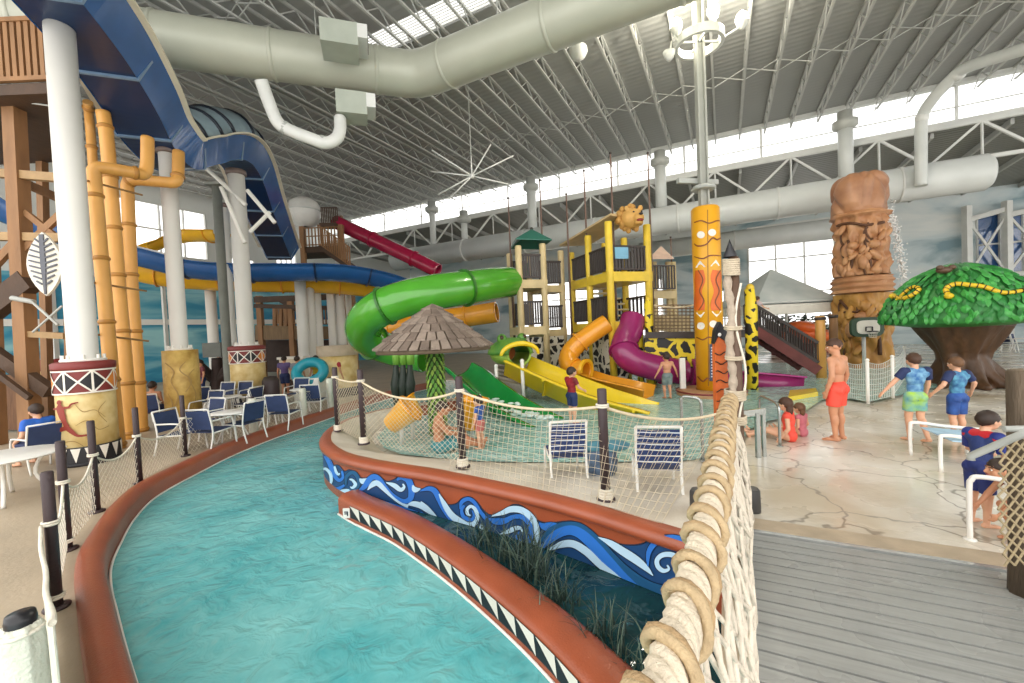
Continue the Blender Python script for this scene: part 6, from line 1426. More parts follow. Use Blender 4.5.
CH = [(212, 449, -8, 'navy backed dining chair turned away, nearest the river'), (207, 437, 160, 'navy backed chair behind the nearest dining chair'), (246, 440, 75, 'navy backed chair at the right of the nearest dining table'), (181, 452, -95, 'white framed chair seen from the side before the ochre pedestal'),
      (208, 424, 165, 'navy backed chair beside the ochre pedestal edge'), (205, 414, 20, 'navy chair behind the middle dining table, left'), (222, 410, 170, 'navy chair at the back of the middle dining table'), (240, 409, 170, 'navy chair at the right back of the middle table'), (249, 417, 80, 'navy chair sideways at the right of the middle table'),
      (285, 428, -3, 'dark backed dining chair facing away, right of the first cream post'), (264, 421, -60, 'navy chair turned sideways left of the far dining table'), (315, 413, 5, 'wide navy chair near the last cream post'), (298, 405, 175, 'navy chair behind the far dining tables')]
c_ = None
for x, y, a, l in CH:
    b_ = gl_(x, y)
    if c_ is None: c_ = chair('dining_chair', l, grp, M_navy, b_, math.radians(a), .92, .56)
    else: dup(c_, b_, math.radians(a), l)
TB = [(234, 441, 'round white table between the nearest navy chairs'), (226, 420, 'round white table beside the ochre pedestal chairs'), (273, 424, 'round white table left of the dark backed chair'), (306, 410, 'round white table by the last two cream posts')]
tb = None
for x, y, l in TB:
    b_ = gl_(x, y); 
    if tb is None: tb = table(l, b_)
    else: dup(tb, b_, 0, l)
t = dup(tb, gl_(8, 500), 0, 'white table at the far left edge before the timber tower'); t.scale = (1.5, 1.5, 1)
dup(c_, gl_(42, 470), math.radians(70), 'white framed chair at the far left table beside the figure pedestal')
dup(c_, gl_(155, 424), math.radians(10), 'white chair under the shirtless diner behind the bamboo pipes')
# ------------------------------------------------------------------ ducts and roof fittings
bp = P(418, 76, 13.7); zD = bp.z; dr_ = -E2; dl_ = (E2 - E1).normalized()
t = thing('air_duct', 'huge round grey air duct bending across the roof', 'duct', bp)
pts = [bp + dl_ * 16, bp + dl_ * 8, bp + dl_ * 2.2, bp + dl_ * .9, bp + (dl_ + dr_) * .12, bp + dr_ * .9, bp + dr_ * 2.2, bp + dr_ * 10, bp + dr_ * 22]
RDU = .67
q = MB(); q.tube(resample(cr(pts, 6), .4), RDU, 32); q.build('tube', M_duct, t)
for k, (dv, s) in enumerate(((dl_, 1.3), (dl_, 4.2), (dl_, 7.0), (dl_, 9.8), (dr_, 1.2), (dr_, 4.6), (dr_, 8.0), (dr_, 11.5))):
    q = MB(); c = bp + dv * s; q.tube([c - dv * .06, c - dv * .04, c + dv * .04, c + dv * .06], [RDU, RDU + .025, RDU + .025, RDU], 32, caps=False); q.build('seam_band', M_duct, t)
q = MB()
for dv, s in ((dl_, 3), (dl_, 8), (dr_, 3), (dr_, 8)): q.cyl(bp + dv * s + V((0, 0, RDU - .02)), V(((bp + dv * s).x, (bp + dv * s).y, ZT - .1)), .02, n=6)
q.build('hanger', M_grey, t)
def heater(label, px, py, d, sx, sy, sz, rz):
    c = P(px, py, d); t = thing('air_diffuser', label, 'air diffuser', c, group='boxy diffusers on the duct'); R = Matrix.Rotation(rz, 3, 'Z')
    q = MB(); q.box(c, (sx, sy, sz), R=R); q.build('housing', mat('diffuser_grey', 'a9afa2', .45, .08, 2), t)
    q = MB()
    for k in range(-1, 2): pass
    q.box(c + R @ V((-sx / 2 - .12, 0, .1)), (.26, sy * 1.04, sz * .62), R=R); o = q.build('outlet', M_ltgrey, t)
    q = MB(); q.box(c + R @ V((-sx / 2 - .256, 0, .1)), (.02, sy * .8, sz * .36), R=R); q.build('slot', mat('slot_black', '25262a', .6), o)
aL = math.atan2(dl_.y, dl_.x)
heater('boxy grey diffuser on top of the big duct', 340, 42, 11.6, .95, .9, .6, aL)
heater('boxy grey diffuser hanging under the big duct', 352, 108, 12.6, .85, .75, .65, aL)
t = thing('white_branch_pipe', 'white pipe with elbows dropping from the big duct', 'pipe', P(262, 80, 11.5)); q = MB(); q.tube(cr([P(261, 80, 11.4), P(268, 100, 11.6), P(277, 121, 11.8), P(287, 129, 11.9), P(312, 139, 12), P(325, 143, 12.1), P(336, 139, 12.2), P(340, 130, 12.3), P(340, 118, 12.4)], 6), .17, 14); q.build('pipe', M_ltgrey, t)
for x, y, d in ((285, 128, 11.9), (322, 142, 12.1)): q = MB(); c = P(x, y, d); q.blob(c, (.19, .19, .19), 12); q.build('elbow_collar', M_grey, t)
# dome on the underside of the right duct run
c = P(578, 52, 13.2); t = thing('hanging_dome', 'small white lamp dome under the right run of the duct', 'lamp', c); q = MB(); q.lathe([(.28, .12), (.3, 0), (.22, -.16), (.1, -.24), (0, -.26)], c, 18, caps=False); q.build('dome', M_ltgrey, t); q = MB(); q.cyl(c, V((c.x, c.y, ZT - .8)), .04); q.build('stem', M_grey, t)
# long supply duct below the truss
def wp(px, py, a_):                                        # pixel onto a plane parallel to the truss
    r = ray(px, py); return CAM + r * (a_ / r.dot(E1))
t = thing('supply_duct', 'long white supply duct under the truss with a rounded end', 'duct', wp(760, 212, 25))
A_, C_ = wp(985, 181, 25), wp(395, 256, 25); zz = (A_.z + C_.z) / 2; A_.z = C_.z = zz
q = MB(); q.tube([A_ + (A_ - C_).normalized() * .25, A_ + (A_ - C_).normalized() * .15, A_, C_], [.25, .62, .75, .75], 24); q.build('tube', mat('supply_white', 'cfd2ce', .4, .06, 1), t)
for k in range(7):
    c = A_.lerp(C_, (k + .6) / 7); dv = (C_ - A_).normalized(); q = MB(); q.tube([c - dv * .05, c + dv * .05], .78, 24); q.build('seam_band', M_ltgrey, t)
t = thing('second_duct', 'lower white duct behind the yellow tiki pole', 'duct', wp(760, 238, 30)); q = MB(); A2, C2 = wp(850, 234, 31), wp(640, 252, 31); A2.z = C2.z; q.tube([A2, C2], .62, 20); q.build('tube', mat('supply_white', 'cfd2ce'), t); q = MB(); q.tube([C2.lerp(A2, .5) - E2 * .05, C2.lerp(A2, .5) + E2 * .05], .65, 20); q.build('seam_band', M_ltgrey, t)
for i, (x, yt, yb) in enumerate(((845, 128, 182), (660, 165, 220), (531, 190, 232), (464, 222, 252), (432, 212, 250))):
    a, b_ = wp(x, yt, 25), wp(x, yb, 25); t = thing('duct_riser', ['white riser with a boxy head above the carved totem', 'white riser with a boxy head left of the tiki pole', 'white riser with a boxy head above the green roof tower', 'slim white riser above the green tube slide', 'slim white riser above the red slide end'][i], 'pipe', b_, group='white duct risers'); q = MB(); q.cyl(a, V((a.x, a.y, zz + .7)), .3 if i < 3 else .22, n=16); q.build('riser', mat('supply_white', 'cfd2ce'), t)
    q = MB(); q.lathe([(.3, -.1), (.5, .05), (.5, .3), (.3, .4), (.3, .75)], a, 16); q.build('head', M_grey, t)
t = thing('curved_pipe', 'white pipe curving down from the roof at the upper right', 'pipe', wp(920, 185, 24)); q = MB(); q.tube(cr([wp(921, 186, 24), wp(921, 150, 24), wp(922, 118, 24), wp(932, 100, 23.6), wp(950, 80, 23), wp(966, 68, 22.5), wp(995, 58, 21.6), wp(1035, 46, 20.5), wp(1080, 34, 19.5)], 6), .21, 14); q.build('pipe', mat('supply_white', 'cfd2ce'), t)
for x, y, a_ in ((922, 118, 24), (958, 74, 22.8)): q = MB(); q.blob(wp(x, y, a_), .25, 12); q.build('elbow_collar', M_ltgrey, t)
# cable stayed hub under the roof
c = P(472, 176, 17); t = thing('roof_hub', 'white star shaped bracing hub hanging under the roof', 'bracing', c); q = MB()
for dx, dy, dz in ((-1.7, -.3, 1.1), (-1.9, .3, .4), (.9, .3, 1.5), (1.9, .2, .9), (-1.6, .2, -.7), (1.6, .1, -.4), (0, 0, .9), (-1.1, 0, -1.0)): q.cyl(c, c + V((dx, dy, dz)) * .9, .03, n=6)
q.blob(c, .1, 10); q.build('spokes', M_ltgrey, t); q = MB(); q.cyl(c, V((c.x, c.y, ZT - .3)), .02, n=6); q.build('hanger', M_grey, t)
# ------------------------------------------------------------------ people
def cap(mb, p, q, r0, r1, n=12):
    p, q = V(p), V(q); mb.tube([p, q], [r0, r1], n); mb.blob(p, r0, n); mb.blob(q, r1, n)
def hand(mb, wr, d, side, s, curl=.5, inward=None):
    """palm, four unequal curled fingers and a thumb leaving the side of the palm"""
    d = d.normalized(); nrm = (inward if inward is not None else V((-side, 0, 0))); nrm = (nrm - d * nrm.dot(d)).normalized(); w = d.cross(nrm).normalized()
    R = Matrix((w, nrm, d)).transposed(); mb.blob(wr + d * .05 * s, (.04 * s, .017 * s, .052 * s), 12, R=R)
    fwd = V((0, 1, 0)); sg = 1 if w.dot(fwd) > 0 else -1
    for k, l in enumerate((.068, .078, .072, .055)):
        o = w * sg * (.029 - .019 * k) * s; a = wr + d * .088 * s + o; b = a + (d * math.cos(curl * .5) + nrm * math.sin(curl * .5)) * l * .5 * s; c = b + (d * math.cos(curl * 1.3) + nrm * math.sin(curl * 1.3)) * l * .5 * s
        mb.tube([a - d * .03 * s, a, b, c], [.0095 * s, .0095 * s, .009 * s, .0075 * s], 8); mb.blob(c, .0075 * s, 8)
    a = wr + d * .03 * s + w * sg * .03 * s; b = a + (d * .7 + w * sg * .6 + nrm * .3).normalized() * .035 * s; c = b + (d * .9 + w * sg * .15 + nrm * .3).normalized() * .03 * s
    mb.tube([a - w * sg * .015 * s, a, b, c], [.012 * s, .012 * s, .0105 * s, .009 * s], 8); mb.blob(c, .009 * s, 8)
STAND = dict(pel=(0, 0, .53), chest=(0, -.01, .715), neck=(0, -.005, .83), head=(0, .015, .925), shL=(-.112, -.01, .80), shR=(.112, -.01, .80), elL=(-.15, -.015, .635), elR=(.15, -.015, .635), wrL=(-.165, .03, .49), wrR=(.165, .03, .49),
             hiL=(-.05, 0, .515), hiR=(.05, 0, .515), knL=(-.055, .01, .28), knR=(.055, .01, .28), anL=(-.058, -.01, .042), anR=(.058, -.01, .042), toL=(-.07, .085, .014), toR=(.07, .085, .014))
def person(label, loc, rz, h, skin, hair, J=None, fat=1.0, hs=1.0, yaw=0, clothes=(), hairlen=0, vox=None, cat='person', look=0, face=True):
    t = thing('person', label, cat, loc, rz, None, local=True); j = {k: V(v) * h for k, v in {**STAND, **(J or {})}.items()}
    S = h; m = MB(); f = fat; vox = vox or max(.007, h * .006)
    up = (j['neck'] - j['pel']).normalized(); rt = (j['shR'] - j['shL']).normalized(); fw = up.cross(rt).normalized() * 1; rt = fw.cross(up).normalized()
    R = Matrix((rt, fw, up)).transposed()
    def torso(mb, e):
        mb.blob(j['pel'], ((.094 * f * S + e), (.066 * f * S + e), .075 * S + e), 16, R=R)
        mb.blob(j['pel'].lerp(j['chest'], .48) + fw * .008 * S * f, ((.083 * f * S + e), (.060 * f * S + e), .095 * S + e), 16, R=R)
        mb.blob(j['chest'] + up * .01 * S, ((.101 * f * S + e), (.066 * f * S + e), .105 * S + e), 16, R=R)
        for s in 'LR':
            cap(mb, j['sh' + s].lerp(j['neck'], .9) - up * .025 * S, j['sh' + s] - up * .006 * S, .034 * S + e, .038 * S + e)
            cap(mb, j['chest'].lerp(j['sh' + s], .45), j['chest'].lerp(j['sh' + s], .8), .052 * S * f + e, .045 * S + e)
    def thigh(mb, e, k=1.0, flat=False):
        for s in 'LR':
            a, b = j['hi' + s], j['kn' + s]; q = a.lerp(b, k)
            if flat: mb.tube([a, q], [.058 * S * f + e, (.058 * (1 - k) + .039 * k) * S + e * 1.15], 18); mb.blob(a, .058 * S * f + e, 14)
            else: cap(mb, a, q, .056 * S * f + e, .037 * S + e * .8)
            mb.blob(a - fw * .022 * S + (b - a).normalized() * .01 * S, .052 * S * f + e, 12)
    torso(m, 0); cap(m, j['neck'] - up * .03 * S, j['neck'].lerp(j['head'], .45), .037 * S, .034 * S); thigh(m, 0)
    for s, sd in (('L', -1), ('R', 1)):
        cap(m, j['sh' + s], j['el' + s], .031 * S * (.8 + .2 * f), .024 * S); cap(m, j['el' + s], j['wr' + s], .025 * S, .0165 * S); m.blob(j['el' + s].lerp(j['wr' + s], .25), .0265 * S, 10)
        hand(m, j['wr' + s], j['wr' + s] - j['el' + s], sd, S / 1.75, inward=rt * -sd)
        cap(m, j['kn' + s], j['an' + s], .034 * S, .0215 * S); d_ = (j['an' + s] - j['kn' + s]); m.blob(j['kn' + s] + d_ * .3 - fw * .008 * S, (.034 * S, .036 * S, .07 * S), 12, R=Matrix.Identity(3) if abs(d_.normalized().z) > .7 else R)
        a, b = j['an' + s], j['to' + s]; cap(m, a - V((0, 0, .018 * S)) - (b - a) * .22, b, .021 * S, .014 * S); m.blob(a.lerp(b, .65) + V((0, 0, .0)), (.026 * S, .03 * S, .014 * S), 10)
        for k in range(5): dd = (b - a); dd.z = 0; dd.normalize(); pp = V((dd.y, -dd.x, 0)); m.blob(b + dd * (.012 - .002 * abs(k - 1)) * S + pp * (k - 2) * .0085 * S, (.0055 * S, .009 * S, .006 * S), 6)
    hc_ = j['head']; Hr = Matrix.Rotation(yaw, 3, 'Z') @ Matrix.Rotation(look, 3, 'X'); k = S * .145 / 2 * hs * 1.0
    H = lambda x, y, z: hc_ + Hr @ V((x * k, y * k, z * k))
    m.blob(H(0, -.08, .12), (.80 * k, .96 * k, .92 * k), 18, R=Hr); m.blob(H(0, .28, -.42), (.60 * k, .62 * k, .62 * k), 14, R=Hr); m.blob(H(0, .66, -.80), (.25 * k, .2 * k, .18 * k), 10, R=Hr)
    m.tube([H(0, .86, .14), H(0, 1.02, -.14), H(0, 1.1, -.26)], [.08 * k, .12 * k, .14 * k], 8); m.blob(H(0, 1.02, -.28), (.16 * k, .14 * k, .1 * k), 8)
    for sx in (-1, 1): m.blob(H(sx * .80, -.05, -.08), (.1 * k, .2 * k, .28 * k), 10, R=Hr); m.blob(H(sx * .33, .78, .17), (.24 * k, .12 * k, .08 * k), 8, R=Hr); m.blob(H(sx * .42, .6, -.3), (.26 * k, .24 * k, .24 * k), 8, R=Hr)
    me = remeshed(m, vox, 3, .5); me.materials.append(skin); link('body', me, t)
    if face:
        for sx in (-1, 1):
            q = MB(); q.blob(H(sx * .33, .80, .0), (.13 * k, .09 * k, .085 * k), 10, R=Hr); o = q.build('eye', M_wht, t); q = MB(); q.blob(H(sx * .33, .87, .0), (.06 * k, .04 * k, .065 * k), 8, R=Hr); q.build('iris', M_black, o)
            q = MB(); q.tube([H(sx * .16, .9, .22), H(sx * .34, .9, .27), H(sx * .52, .8, .2)], .035 * k, 6); q.build('eyebrow', hair, t)
        q = MB(); q.blob(H(0, .90, -.5), (.22 * k, .09 * k, .06 * k), 10, R=Hr); q.build('mouth', mat('lip_pink', 'a8605a', .5, .05), t)
    # hair: a shell over the crown and the back of the head
    q = MB(); rows = []
    for i in range(11):
        th = PI * i / 10 * .60
        r_ = []
        for n_ in range(24):
            g = 2 * PI * n_ / 24; front = math.sin(g)
            lim = th * (1.0 - .28 * max(0, front)) * (1 + (.22 + .3 * min(1, hairlen)) * max(0, -front))
            x, y, z = math.sin(lim) * math.cos(g), math.sin(lim) * math.sin(g), math.cos(lim); wv = 1 + .035 * math.sin(g * 9 + i * 1.3) + .025 * math.sin(g * 17 - i * 2) 
            r_.append(H(x * .825 * wv * (1 - .12 * max(0, -z)), -.09 + y * .99 * wv * (1 - .1 * max(0, -z)), .13 + z * .96 * wv))
        r_.append(r_[0]); rows.append(r_)
    q.grid(rows, sm=True)
    o = q.build('hair', hair, t); s_ = o.modifiers.new('thick', 'SOLIDIFY'); s_.thickness = .06 * k; s_.offset = -1
    if hairlen > 0:
        q = MB(); q.blob(H(0, -.62, -.3 - .5 * hairlen), (.72 * k, .42 * k, (.7 + .6 * hairlen) * k), 14, R=Hr); q.build('long_hair', hair, t)
    for c in clothes:
        kind, m_ = c[0], c[1]; q = MB()
        if kind == 'shorts':
            L_ = c[2]; e = .012 * S; q.blob(j['pel'] + up * .0 * S, (.098 * f * S + e, .071 * f * S + e, .07 * S), 18, R=R); thigh(q, e, L_, True)
        elif kind == 'shirt':
            e = .008 * S; torso(q, e); sl = c[2]
            for s in 'LR': q.tube([j['sh' + s], j['sh' + s].lerp(j['el' + s], sl)], [.036 * S + e, .029 * S + e], 14); q.blob(j['sh' + s], .036 * S + e, 12)
        elif kind == 'sleeves':
            e = .0125 * S; sl = c[2]
            for s in 'LR': q.tube([j['sh' + s].lerp(j['neck'], .3) - up * .012 * S, j['sh' + s], j['sh' + s].lerp(j['el' + s], sl)], [.04 * S + e, .038 * S + e, .03 * S + e], 14); q.blob(j['sh' + s], .038 * S + e, 12)
        elif kind == 'suit': torso(q, .008 * S)
        elif kind == 'yoke':
            e = .0135 * S
            for s in 'LR': cap(q, j['sh' + s].lerp(j['neck'], .9) - up * .03 * S, j['sh' + s] - up * .01 * S, .036 * S + e, .036 * S + e)
        elif kind == 'waist': q.blob(j['pel'] + up * .055 * S, (.094 * f * S + .012 * S, .066 * f * S + .013 * S, .016 * S), 18, R=R)
        if kind == 'sleeves':                             # one sleeve each side
            h_ = [MB(), MB()]
            for pc in q.pieces():
                k_ = 0 if sum((V(v) - j['chest']).dot(rt) for v in pc.v) < 0 else 1; h_[k_].add(pc.v, pc.f)
            for x in h_:
                me = remeshed(x, vox * 1.15, 2); me.materials.append(m_); link('sleeve', me, t)
            continue
        me = remeshed(q, vox * 1.15, 2); me.materials.append(m_); link({'shorts': 'swim_shorts', 'shirt': 'rash_guard', 'sleeves': 'sleeves', 'suit': 'swimsuit', 'yoke': 'shoulder_panel', 'waist': 'waistband'}[kind], me, t)
    return t
SK1 = mat('skin_warm', 'c98f6c', .5, .06, 6); SK2 = mat('skin_fair', 'dba888', .5, .06, 6); SK3 = mat('skin_tan', 'b97f5c', .5, .06, 6)
HB = mat('hair_brown', '4a3020', .6, .2, 14); HD = mat('hair_dark', '33251d', .6, .2, 14); HL = mat('hair_light_brown', '6a4a30', .6, .2, 14)
M_camo = mat('cyan_camo', '86b9d3', .6, .2, 11, col2='22609c'); M_camo2 = mat('teal_camo', '63abc8', .6, .2, 11, col2='1a4a86'); M_nav = mat('navy_cloth', '1c2c58', .65, .1, 6); M_coral = mat('coral_cloth', 'f0513f', .6, .06, 5); M_lime = mat('lime_print', 'a8d04a', .6, .1, 7, col2='3f8fb8'); M_bprint = mat('blue_print', '2f5fae', .6, .1, 6, col2='172f6a'); M_redc = mat('red_cloth', 'c0242c', .6, .08, 5); M_royal = mat('royal_cloth', '26386f', .6, .1, 5)
def gr(x, y, z=0.0): p = G(x, y, z); return V((p.x, p.y, z + .002))
person('bare chested man in coral shorts standing with his back turned', gr(838, 441), math.radians(28), 1.80, SK1, HB, dict(elL=(-.145, -.03, .645), wrL=(-.14, .02, .50), elR=(.15, -.02, .64), wrR=(.16, .03, .49), toL=(-.08, .085, .014)), fat=.98, hs=.94, yaw=math.radians(30), clothes=[('shorts', M_coral, .72)], look=-.25)
person('older boy in pale blue swim shirt and lime shorts walking away', gr(916, 442), math.radians(-8), 1.50, SK2, HB, dict(elL=(-.20, .02, .68), wrL=(-.285, .04, .575), elR=(.155, .03, .65), wrR=(.165, .08, .53), knL=(-.05, .03, .28), anL=(-.05, .02, .045), toL=(-.06, .115, .014), knR=(.05, .0, .28), anR=(.06, -.09, .055), toR=(.065, .0, .014)), fat=.85, hs=1.0, clothes=[('shirt', M_camo, .2), ('sleeves', M_nav, .62), ('shorts', M_lime, .68)], yaw=-.1)
person('younger boy in teal swim shirt and blue print shorts with arms out', gr(958, 440), math.radians(4), 1.40, SK2, HL, dict(elL=(-.205, -.02, .68), wrL=(-.25, .05, .58), elR=(.205, -.02, .68), wrR=(.25, .05, .57)), hs=1.03, clothes=[('shirt', M_camo2, .2), ('sleeves', M_nav, .7), ('shorts', M_bprint, .85)], fat=.88)
person('small boy in navy and red swim shirt leaning beside the net', gr(980, 526), math.radians(-88), 1.17, SK2, HD, dict(chest=(0, .03, .70), neck=(0, .05, .82), head=(0, .09, .915), shL=(-.11, .045, .79), shR=(.11, .045, .79), elL=(-.14, .07, .64), elR=(.14, .06, .64), wrL=(-.12, .19, .60), wrR=(.12, .18, .58)), fat=.85, hs=1.08, clothes=[('shirt', M_royal, .3), ('sleeves', mat('blue_sleeve', '1f2f7a', .6, .08, 5), .85), ('yoke', M_redc), ('shorts', mat('deep_blue_cloth', '1d2d6c', .6, .1, 5), .9)], yaw=-.1, vox=.0075)
person('child in purple swimsuit crouching behind the right net', gr(1026, 545), math.radians(70), 1.15, SK1, HD, dict(pel=(0, -.12, .30), chest=(0, -.01, .44), neck=(0, .08, .53), head=(0, .15, .60), shL=(-.11, .06, .51), shR=(.11, .06, .51), elL=(-.14, .13, .38), elR=(.14, .13, .38), wrL=(-.12, .22, .27), wrR=(.12, .22, .27), hiL=(-.05, -.11, .29), hiR=(.05, -.11, .29), knL=(-.07, .1, .29), knR=(.07, .1, .29), anL=(-.06, .02, .045), anR=(.06, .02, .045), toL=(-.07, .12, .014), toR=(.07, .12, .014)), hs=1.2, clothes=[('suit', mat('purple_cloth', '5a2350', .6, .1, 5))])
SIT = dict(pel=(0, 0, .065), chest=(0, .02, .25), neck=(0, .03, .365), head=(0, .05, .46), shL=(-.112, .02, .335), shR=(.112, .02, .335), elL=(-.16, -.0, .18), elR=(.16, -.0, .18), wrL=(-.16, .08, .06), wrR=(.16, .1, .06), hiL=(-.05, .02, .06), hiR=(.05, .02, .06), knL=(-.07, .24, .12), knR=(.07, .25, .10), anL=(-.07, .46, .035), anR=(.06, .47, .035), toL=(-.08, .5, .11), toR=(.07, .51, .11))
person('girl in coral swimsuit sitting on the wet floor, long brown hair', gr(791, 441), math.radians(48), 1.42, SK2, HB, SIT, hs=1.1, hairlen=.9, clothes=[('suit', M_coral)], yaw=-.3)
person('small child with brown hair sitting close beside the girl in coral', gr(803, 436), math.radians(30), 1.1, SK2, HL, SIT, hs=1.2, hairlen=.4, clothes=[('suit', mat('pink_cloth', 'c9707c', .6, .08, 5))])
person('child in red and black shirt standing near the yellow slide', gr(573, 424, .05), math.radians(-60), 1.25, SK2, HD, dict(elR=(.15, .05, .66), wrR=(.14, .16, .60), elL=(-.15, .04, .66), wrL=(-.14, .13, .58)), hs=1.2, clothes=[('shirt', mat('red_black_shirt', 'b3212f', .6, .1, 3.5, col2='20181b'), .6), ('shorts', M_nav, .8)])
person('shirtless boy in grey patterned shorts seen from behind near the purple tube', gr(668, 399, .05), math.radians(8), 1.28, SK1, HD, dict(elL=(-.185, -.01, .66), wrL=(-.245, .02, .54), elR=(.185, -.01, .66), wrR=(.245, .03, .54), knL=(-.06, .04, .28), anL=(-.05, .03, .045), toL=(-.06, .12, .014)), hs=1.18, clothes=[('shorts', mat('grey_print', '8f9a92', .6, .1, 6, col2='3f5560'), .85)])
person('shirtless man sitting in shallow water before the palm hut', gr(438, 452, .05), math.radians(-75), 1.72, SK3, HD, dict(SIT, head=(0, .07, .455), elL=(-.14, .1, .22), elR=(.14, .1, .22), wrL=(-.1, .22, .2), wrR=(.1, .22, .2)), clothes=[('shorts', mat('teal_cloth', '2f7f86', .6, .1, 5), .8)])
person('toddler in blue swim top standing by the yellow spout', gr(481, 449, .05), math.radians(60), .95, SK2, HD, dict(elR=(.14, .05, .66), wrR=(.13, .15, .6)), hs=1.35, clothes=[('shirt', M_bprint, .5), ('shorts', mat('pink_print', 'c06a62', .6, .1, 6), .7)], vox=.009)
b_ = P(766, 331, 15.4)
person('person in pale top standing at the top of the dark stairs', V((b_.x, b_.y + .5, P(756, 330, 15.6).z + .01)), math.radians(-70), 1.25, SK2, HB, dict(elR=(.16, .06, .66), wrR=(.2, .16, .62)), clothes=[('shirt', mat('pale_pink_cloth', 'd9c4c4', .6, .06), .5), ('shorts', M_nav, .8)], face=False, vox=.015)
CHS = {k: (V(v) + V((0, -.05, .20))) for k, v in SIT.items()}
CHS.update({k: tuple(x) for k, x in CHS.items()})
CHS.update(knL=(-.07, .24, .27), knR=(.07, .24, .27), anL=(-.07, .24, .045), anR=(.07, .24, .045), toL=(-.08, .34, .014), toR=(.08, .34, .014), wrL=(-.12, .16, .30), wrR=(.12, .16, .30))
person('shirtless diner seated behind the orange bamboo pipes', gl_(155, 424), math.radians(8), 1.72, SK3, HD, CHS, fat=1.1, clothes=[('shorts', M_nav, .7)], face=False, vox=.014)
person('diner in bright blue shirt seated at the far left table', gl_(40, 466), math.radians(75), 1.7, SK2, HD, CHS, clothes=[('shirt', mat('bright_blue_cloth', '1f5fc0', .6, .1, 5), .6), ('shorts', M_nav, .8)], face=False, vox=.014)
# people far back between the dining tables and the supports
far = [(330, 396, 'distant person in dark red shirt by the white supports', 'shirt', '7a2430', 20), (338, 397, 'distant person in crimson top beside the white supports', 'shirt', 'a3202c', -30), (318, 398, 'distant person in yellow and dark clothes by the supports', 'shirt', 'b5a02f', 60), (286, 396, 'distant person in purple top behind the dining chairs', 'shirt', '5b4a7a', 10), (203, 400, 'distant person in maroon behind the ochre pedestal', 'shirt', '6a2a30', 140), (299, 398, 'distant person in grey top near the cream kiosk', 'shirt', '8b8f98', 0)]
for x, y, l, k, c, a in far:
    person(l, gl_(x, y), math.radians(a), 1.65, SK1, HD, None, clothes=[('shirt', mat('cloth_' + c, c, .6, .1, 5), .55), ('shorts', M_nav, .85)], face=False, vox=.02)
# ------------------------------------------------------------------ things in the pool and the far dining deck
def bucket(label, px, py, d, s, rot, m):
    c = P(px, py, d); t = thing('dump_bucket', label, 'bucket', V((c.x, c.y, .05)), group='yellow dump buckets'); R = Matrix.Rotation(rot, 3, 'Y')
    q = MB(); vs = []; prof = [(.16, -.3), (.2, -.28), (.3, .28), (.33, .3), (.28, .3), (.18, -.24)]
    for r_, z in prof: vs.append([c + R @ V((r_ * s * math.cos(g), r_ * s * math.sin(g), z * s)) for g in [k * 2 * PI / 20 for k in range(21)]])
    q.grid(vs, sm=True); q.poly(vs[0][:-1]); q.build('cone', m, t)
    q = MB(); q.tube([c + R @ V((.31 * s * math.cos(g), .31 * s * math.sin(g), .3 * s)) for g in [k * 2 * PI / 20 for k in range(20)]], .035 * s, 8, closed=True); q.build('rim', M_org, t)
    q = MB(); q.cyl(V((c.x, c.y + .05, .05)), V((c.x, c.y + .05, c.z)), .04); q.build('stand', M_ltgrey, t); return t
M_by = mat('bucket_yellow', 'f0b026', .3, .08, 3)
bucket('yellow tipping bucket leaning left of the palm hut trunk', 400, 417, 8.2, .9, .9, M_by); bucket('yellow tipping bucket tipped beside the left bucket', 411, 409, 8.6, .75, -.6, M_by); bucket('upright yellow bucket between the hut and the green slide', 471, 414, 8.3, 1.0, .15, M_by)
for i, x in enumerate((396, 403, 410)):
    a, b_ = P(x, 352, 11.5), P(x, 390, 11.5); t = thing('hanging_chute', ['left dark hanging chute behind the palm hut', 'middle dark hanging chute behind the palm hut', 'right dark hanging chute behind the palm hut'][i], 'chute', V((a.x, a.y, 0)), group='dark hanging chutes')
    q = MB(); q.tube([V((b_.x, b_.y, 0)), b_, b_.lerp(a, .15), b_.lerp(a, .5), a], [.04, .13, .15, .08, .05], 10); q.build('chute', mat('chute_black', '1d2a1f', .5, .2), t); q = MB(); q.tube([a - V((0, 0, .35)), a + V((0, 0, .1))], [.1, .12], 10); q.build('collar', mat('chute_green', '6fa03a', .5, .15), t)
# dark artificial tree with a box on top
c = gl_(216, 398); t = thing('tree_speaker', 'dark branching trunk with a grey box on top behind the ochre pedestal', 'tree figure', c); zz_ = zat(358, 216, pix(c)[2])
q = MB(); q.tube(cr([c, c + V((.1, 0, .8)), c + V((.15, 0, zz_ + .1))], 5), [.35, .3, .28, .26, .25, .22, .2, .2, .2, .2, .2], 12)
for dx, dz in ((-1.1, .9), (-.7, 1.4), (.8, 1.2), (1.1, .7)): q.tube(cr([c + V((.1, 0, .7)), c + V((dx * .5, 0, .8 + dz * .3)), c + V((dx, 0, .7 + dz * .7))], 4), [.2, .19, .17, .15, .14, .12, .1, .09, .08], 8)
q.build('trunk', mat('dark_trunk', '33231c', .7, .2, 5), t); q = MB(); q.box((c.x + .15, c.y, zz_ + .35), (.75, .6, .6)); q.build('box', mat('box_grey', '5a5d55', .5, .1), t)
c = gl_(291, 392); t = thing('cream_kiosk', 'cream painted block behind the single dark backed chair', 'kiosk', c); q = MB(); q.box(c + V((0, .4, 1.0)), (1.0, .6, .9)); q.build('cabinet', mat('kiosk_cream', 'd9cbae', .5, .15, 5), t); q = MB(); q.box(c + V((0, .4, .28)), (.8, .5, .56)); q.build('base', M_woodd, t); q = MB(); q.box(c + V((0, .4, 1.5)), (1.15, .7, .1)); q.build('top', M_wht, t)
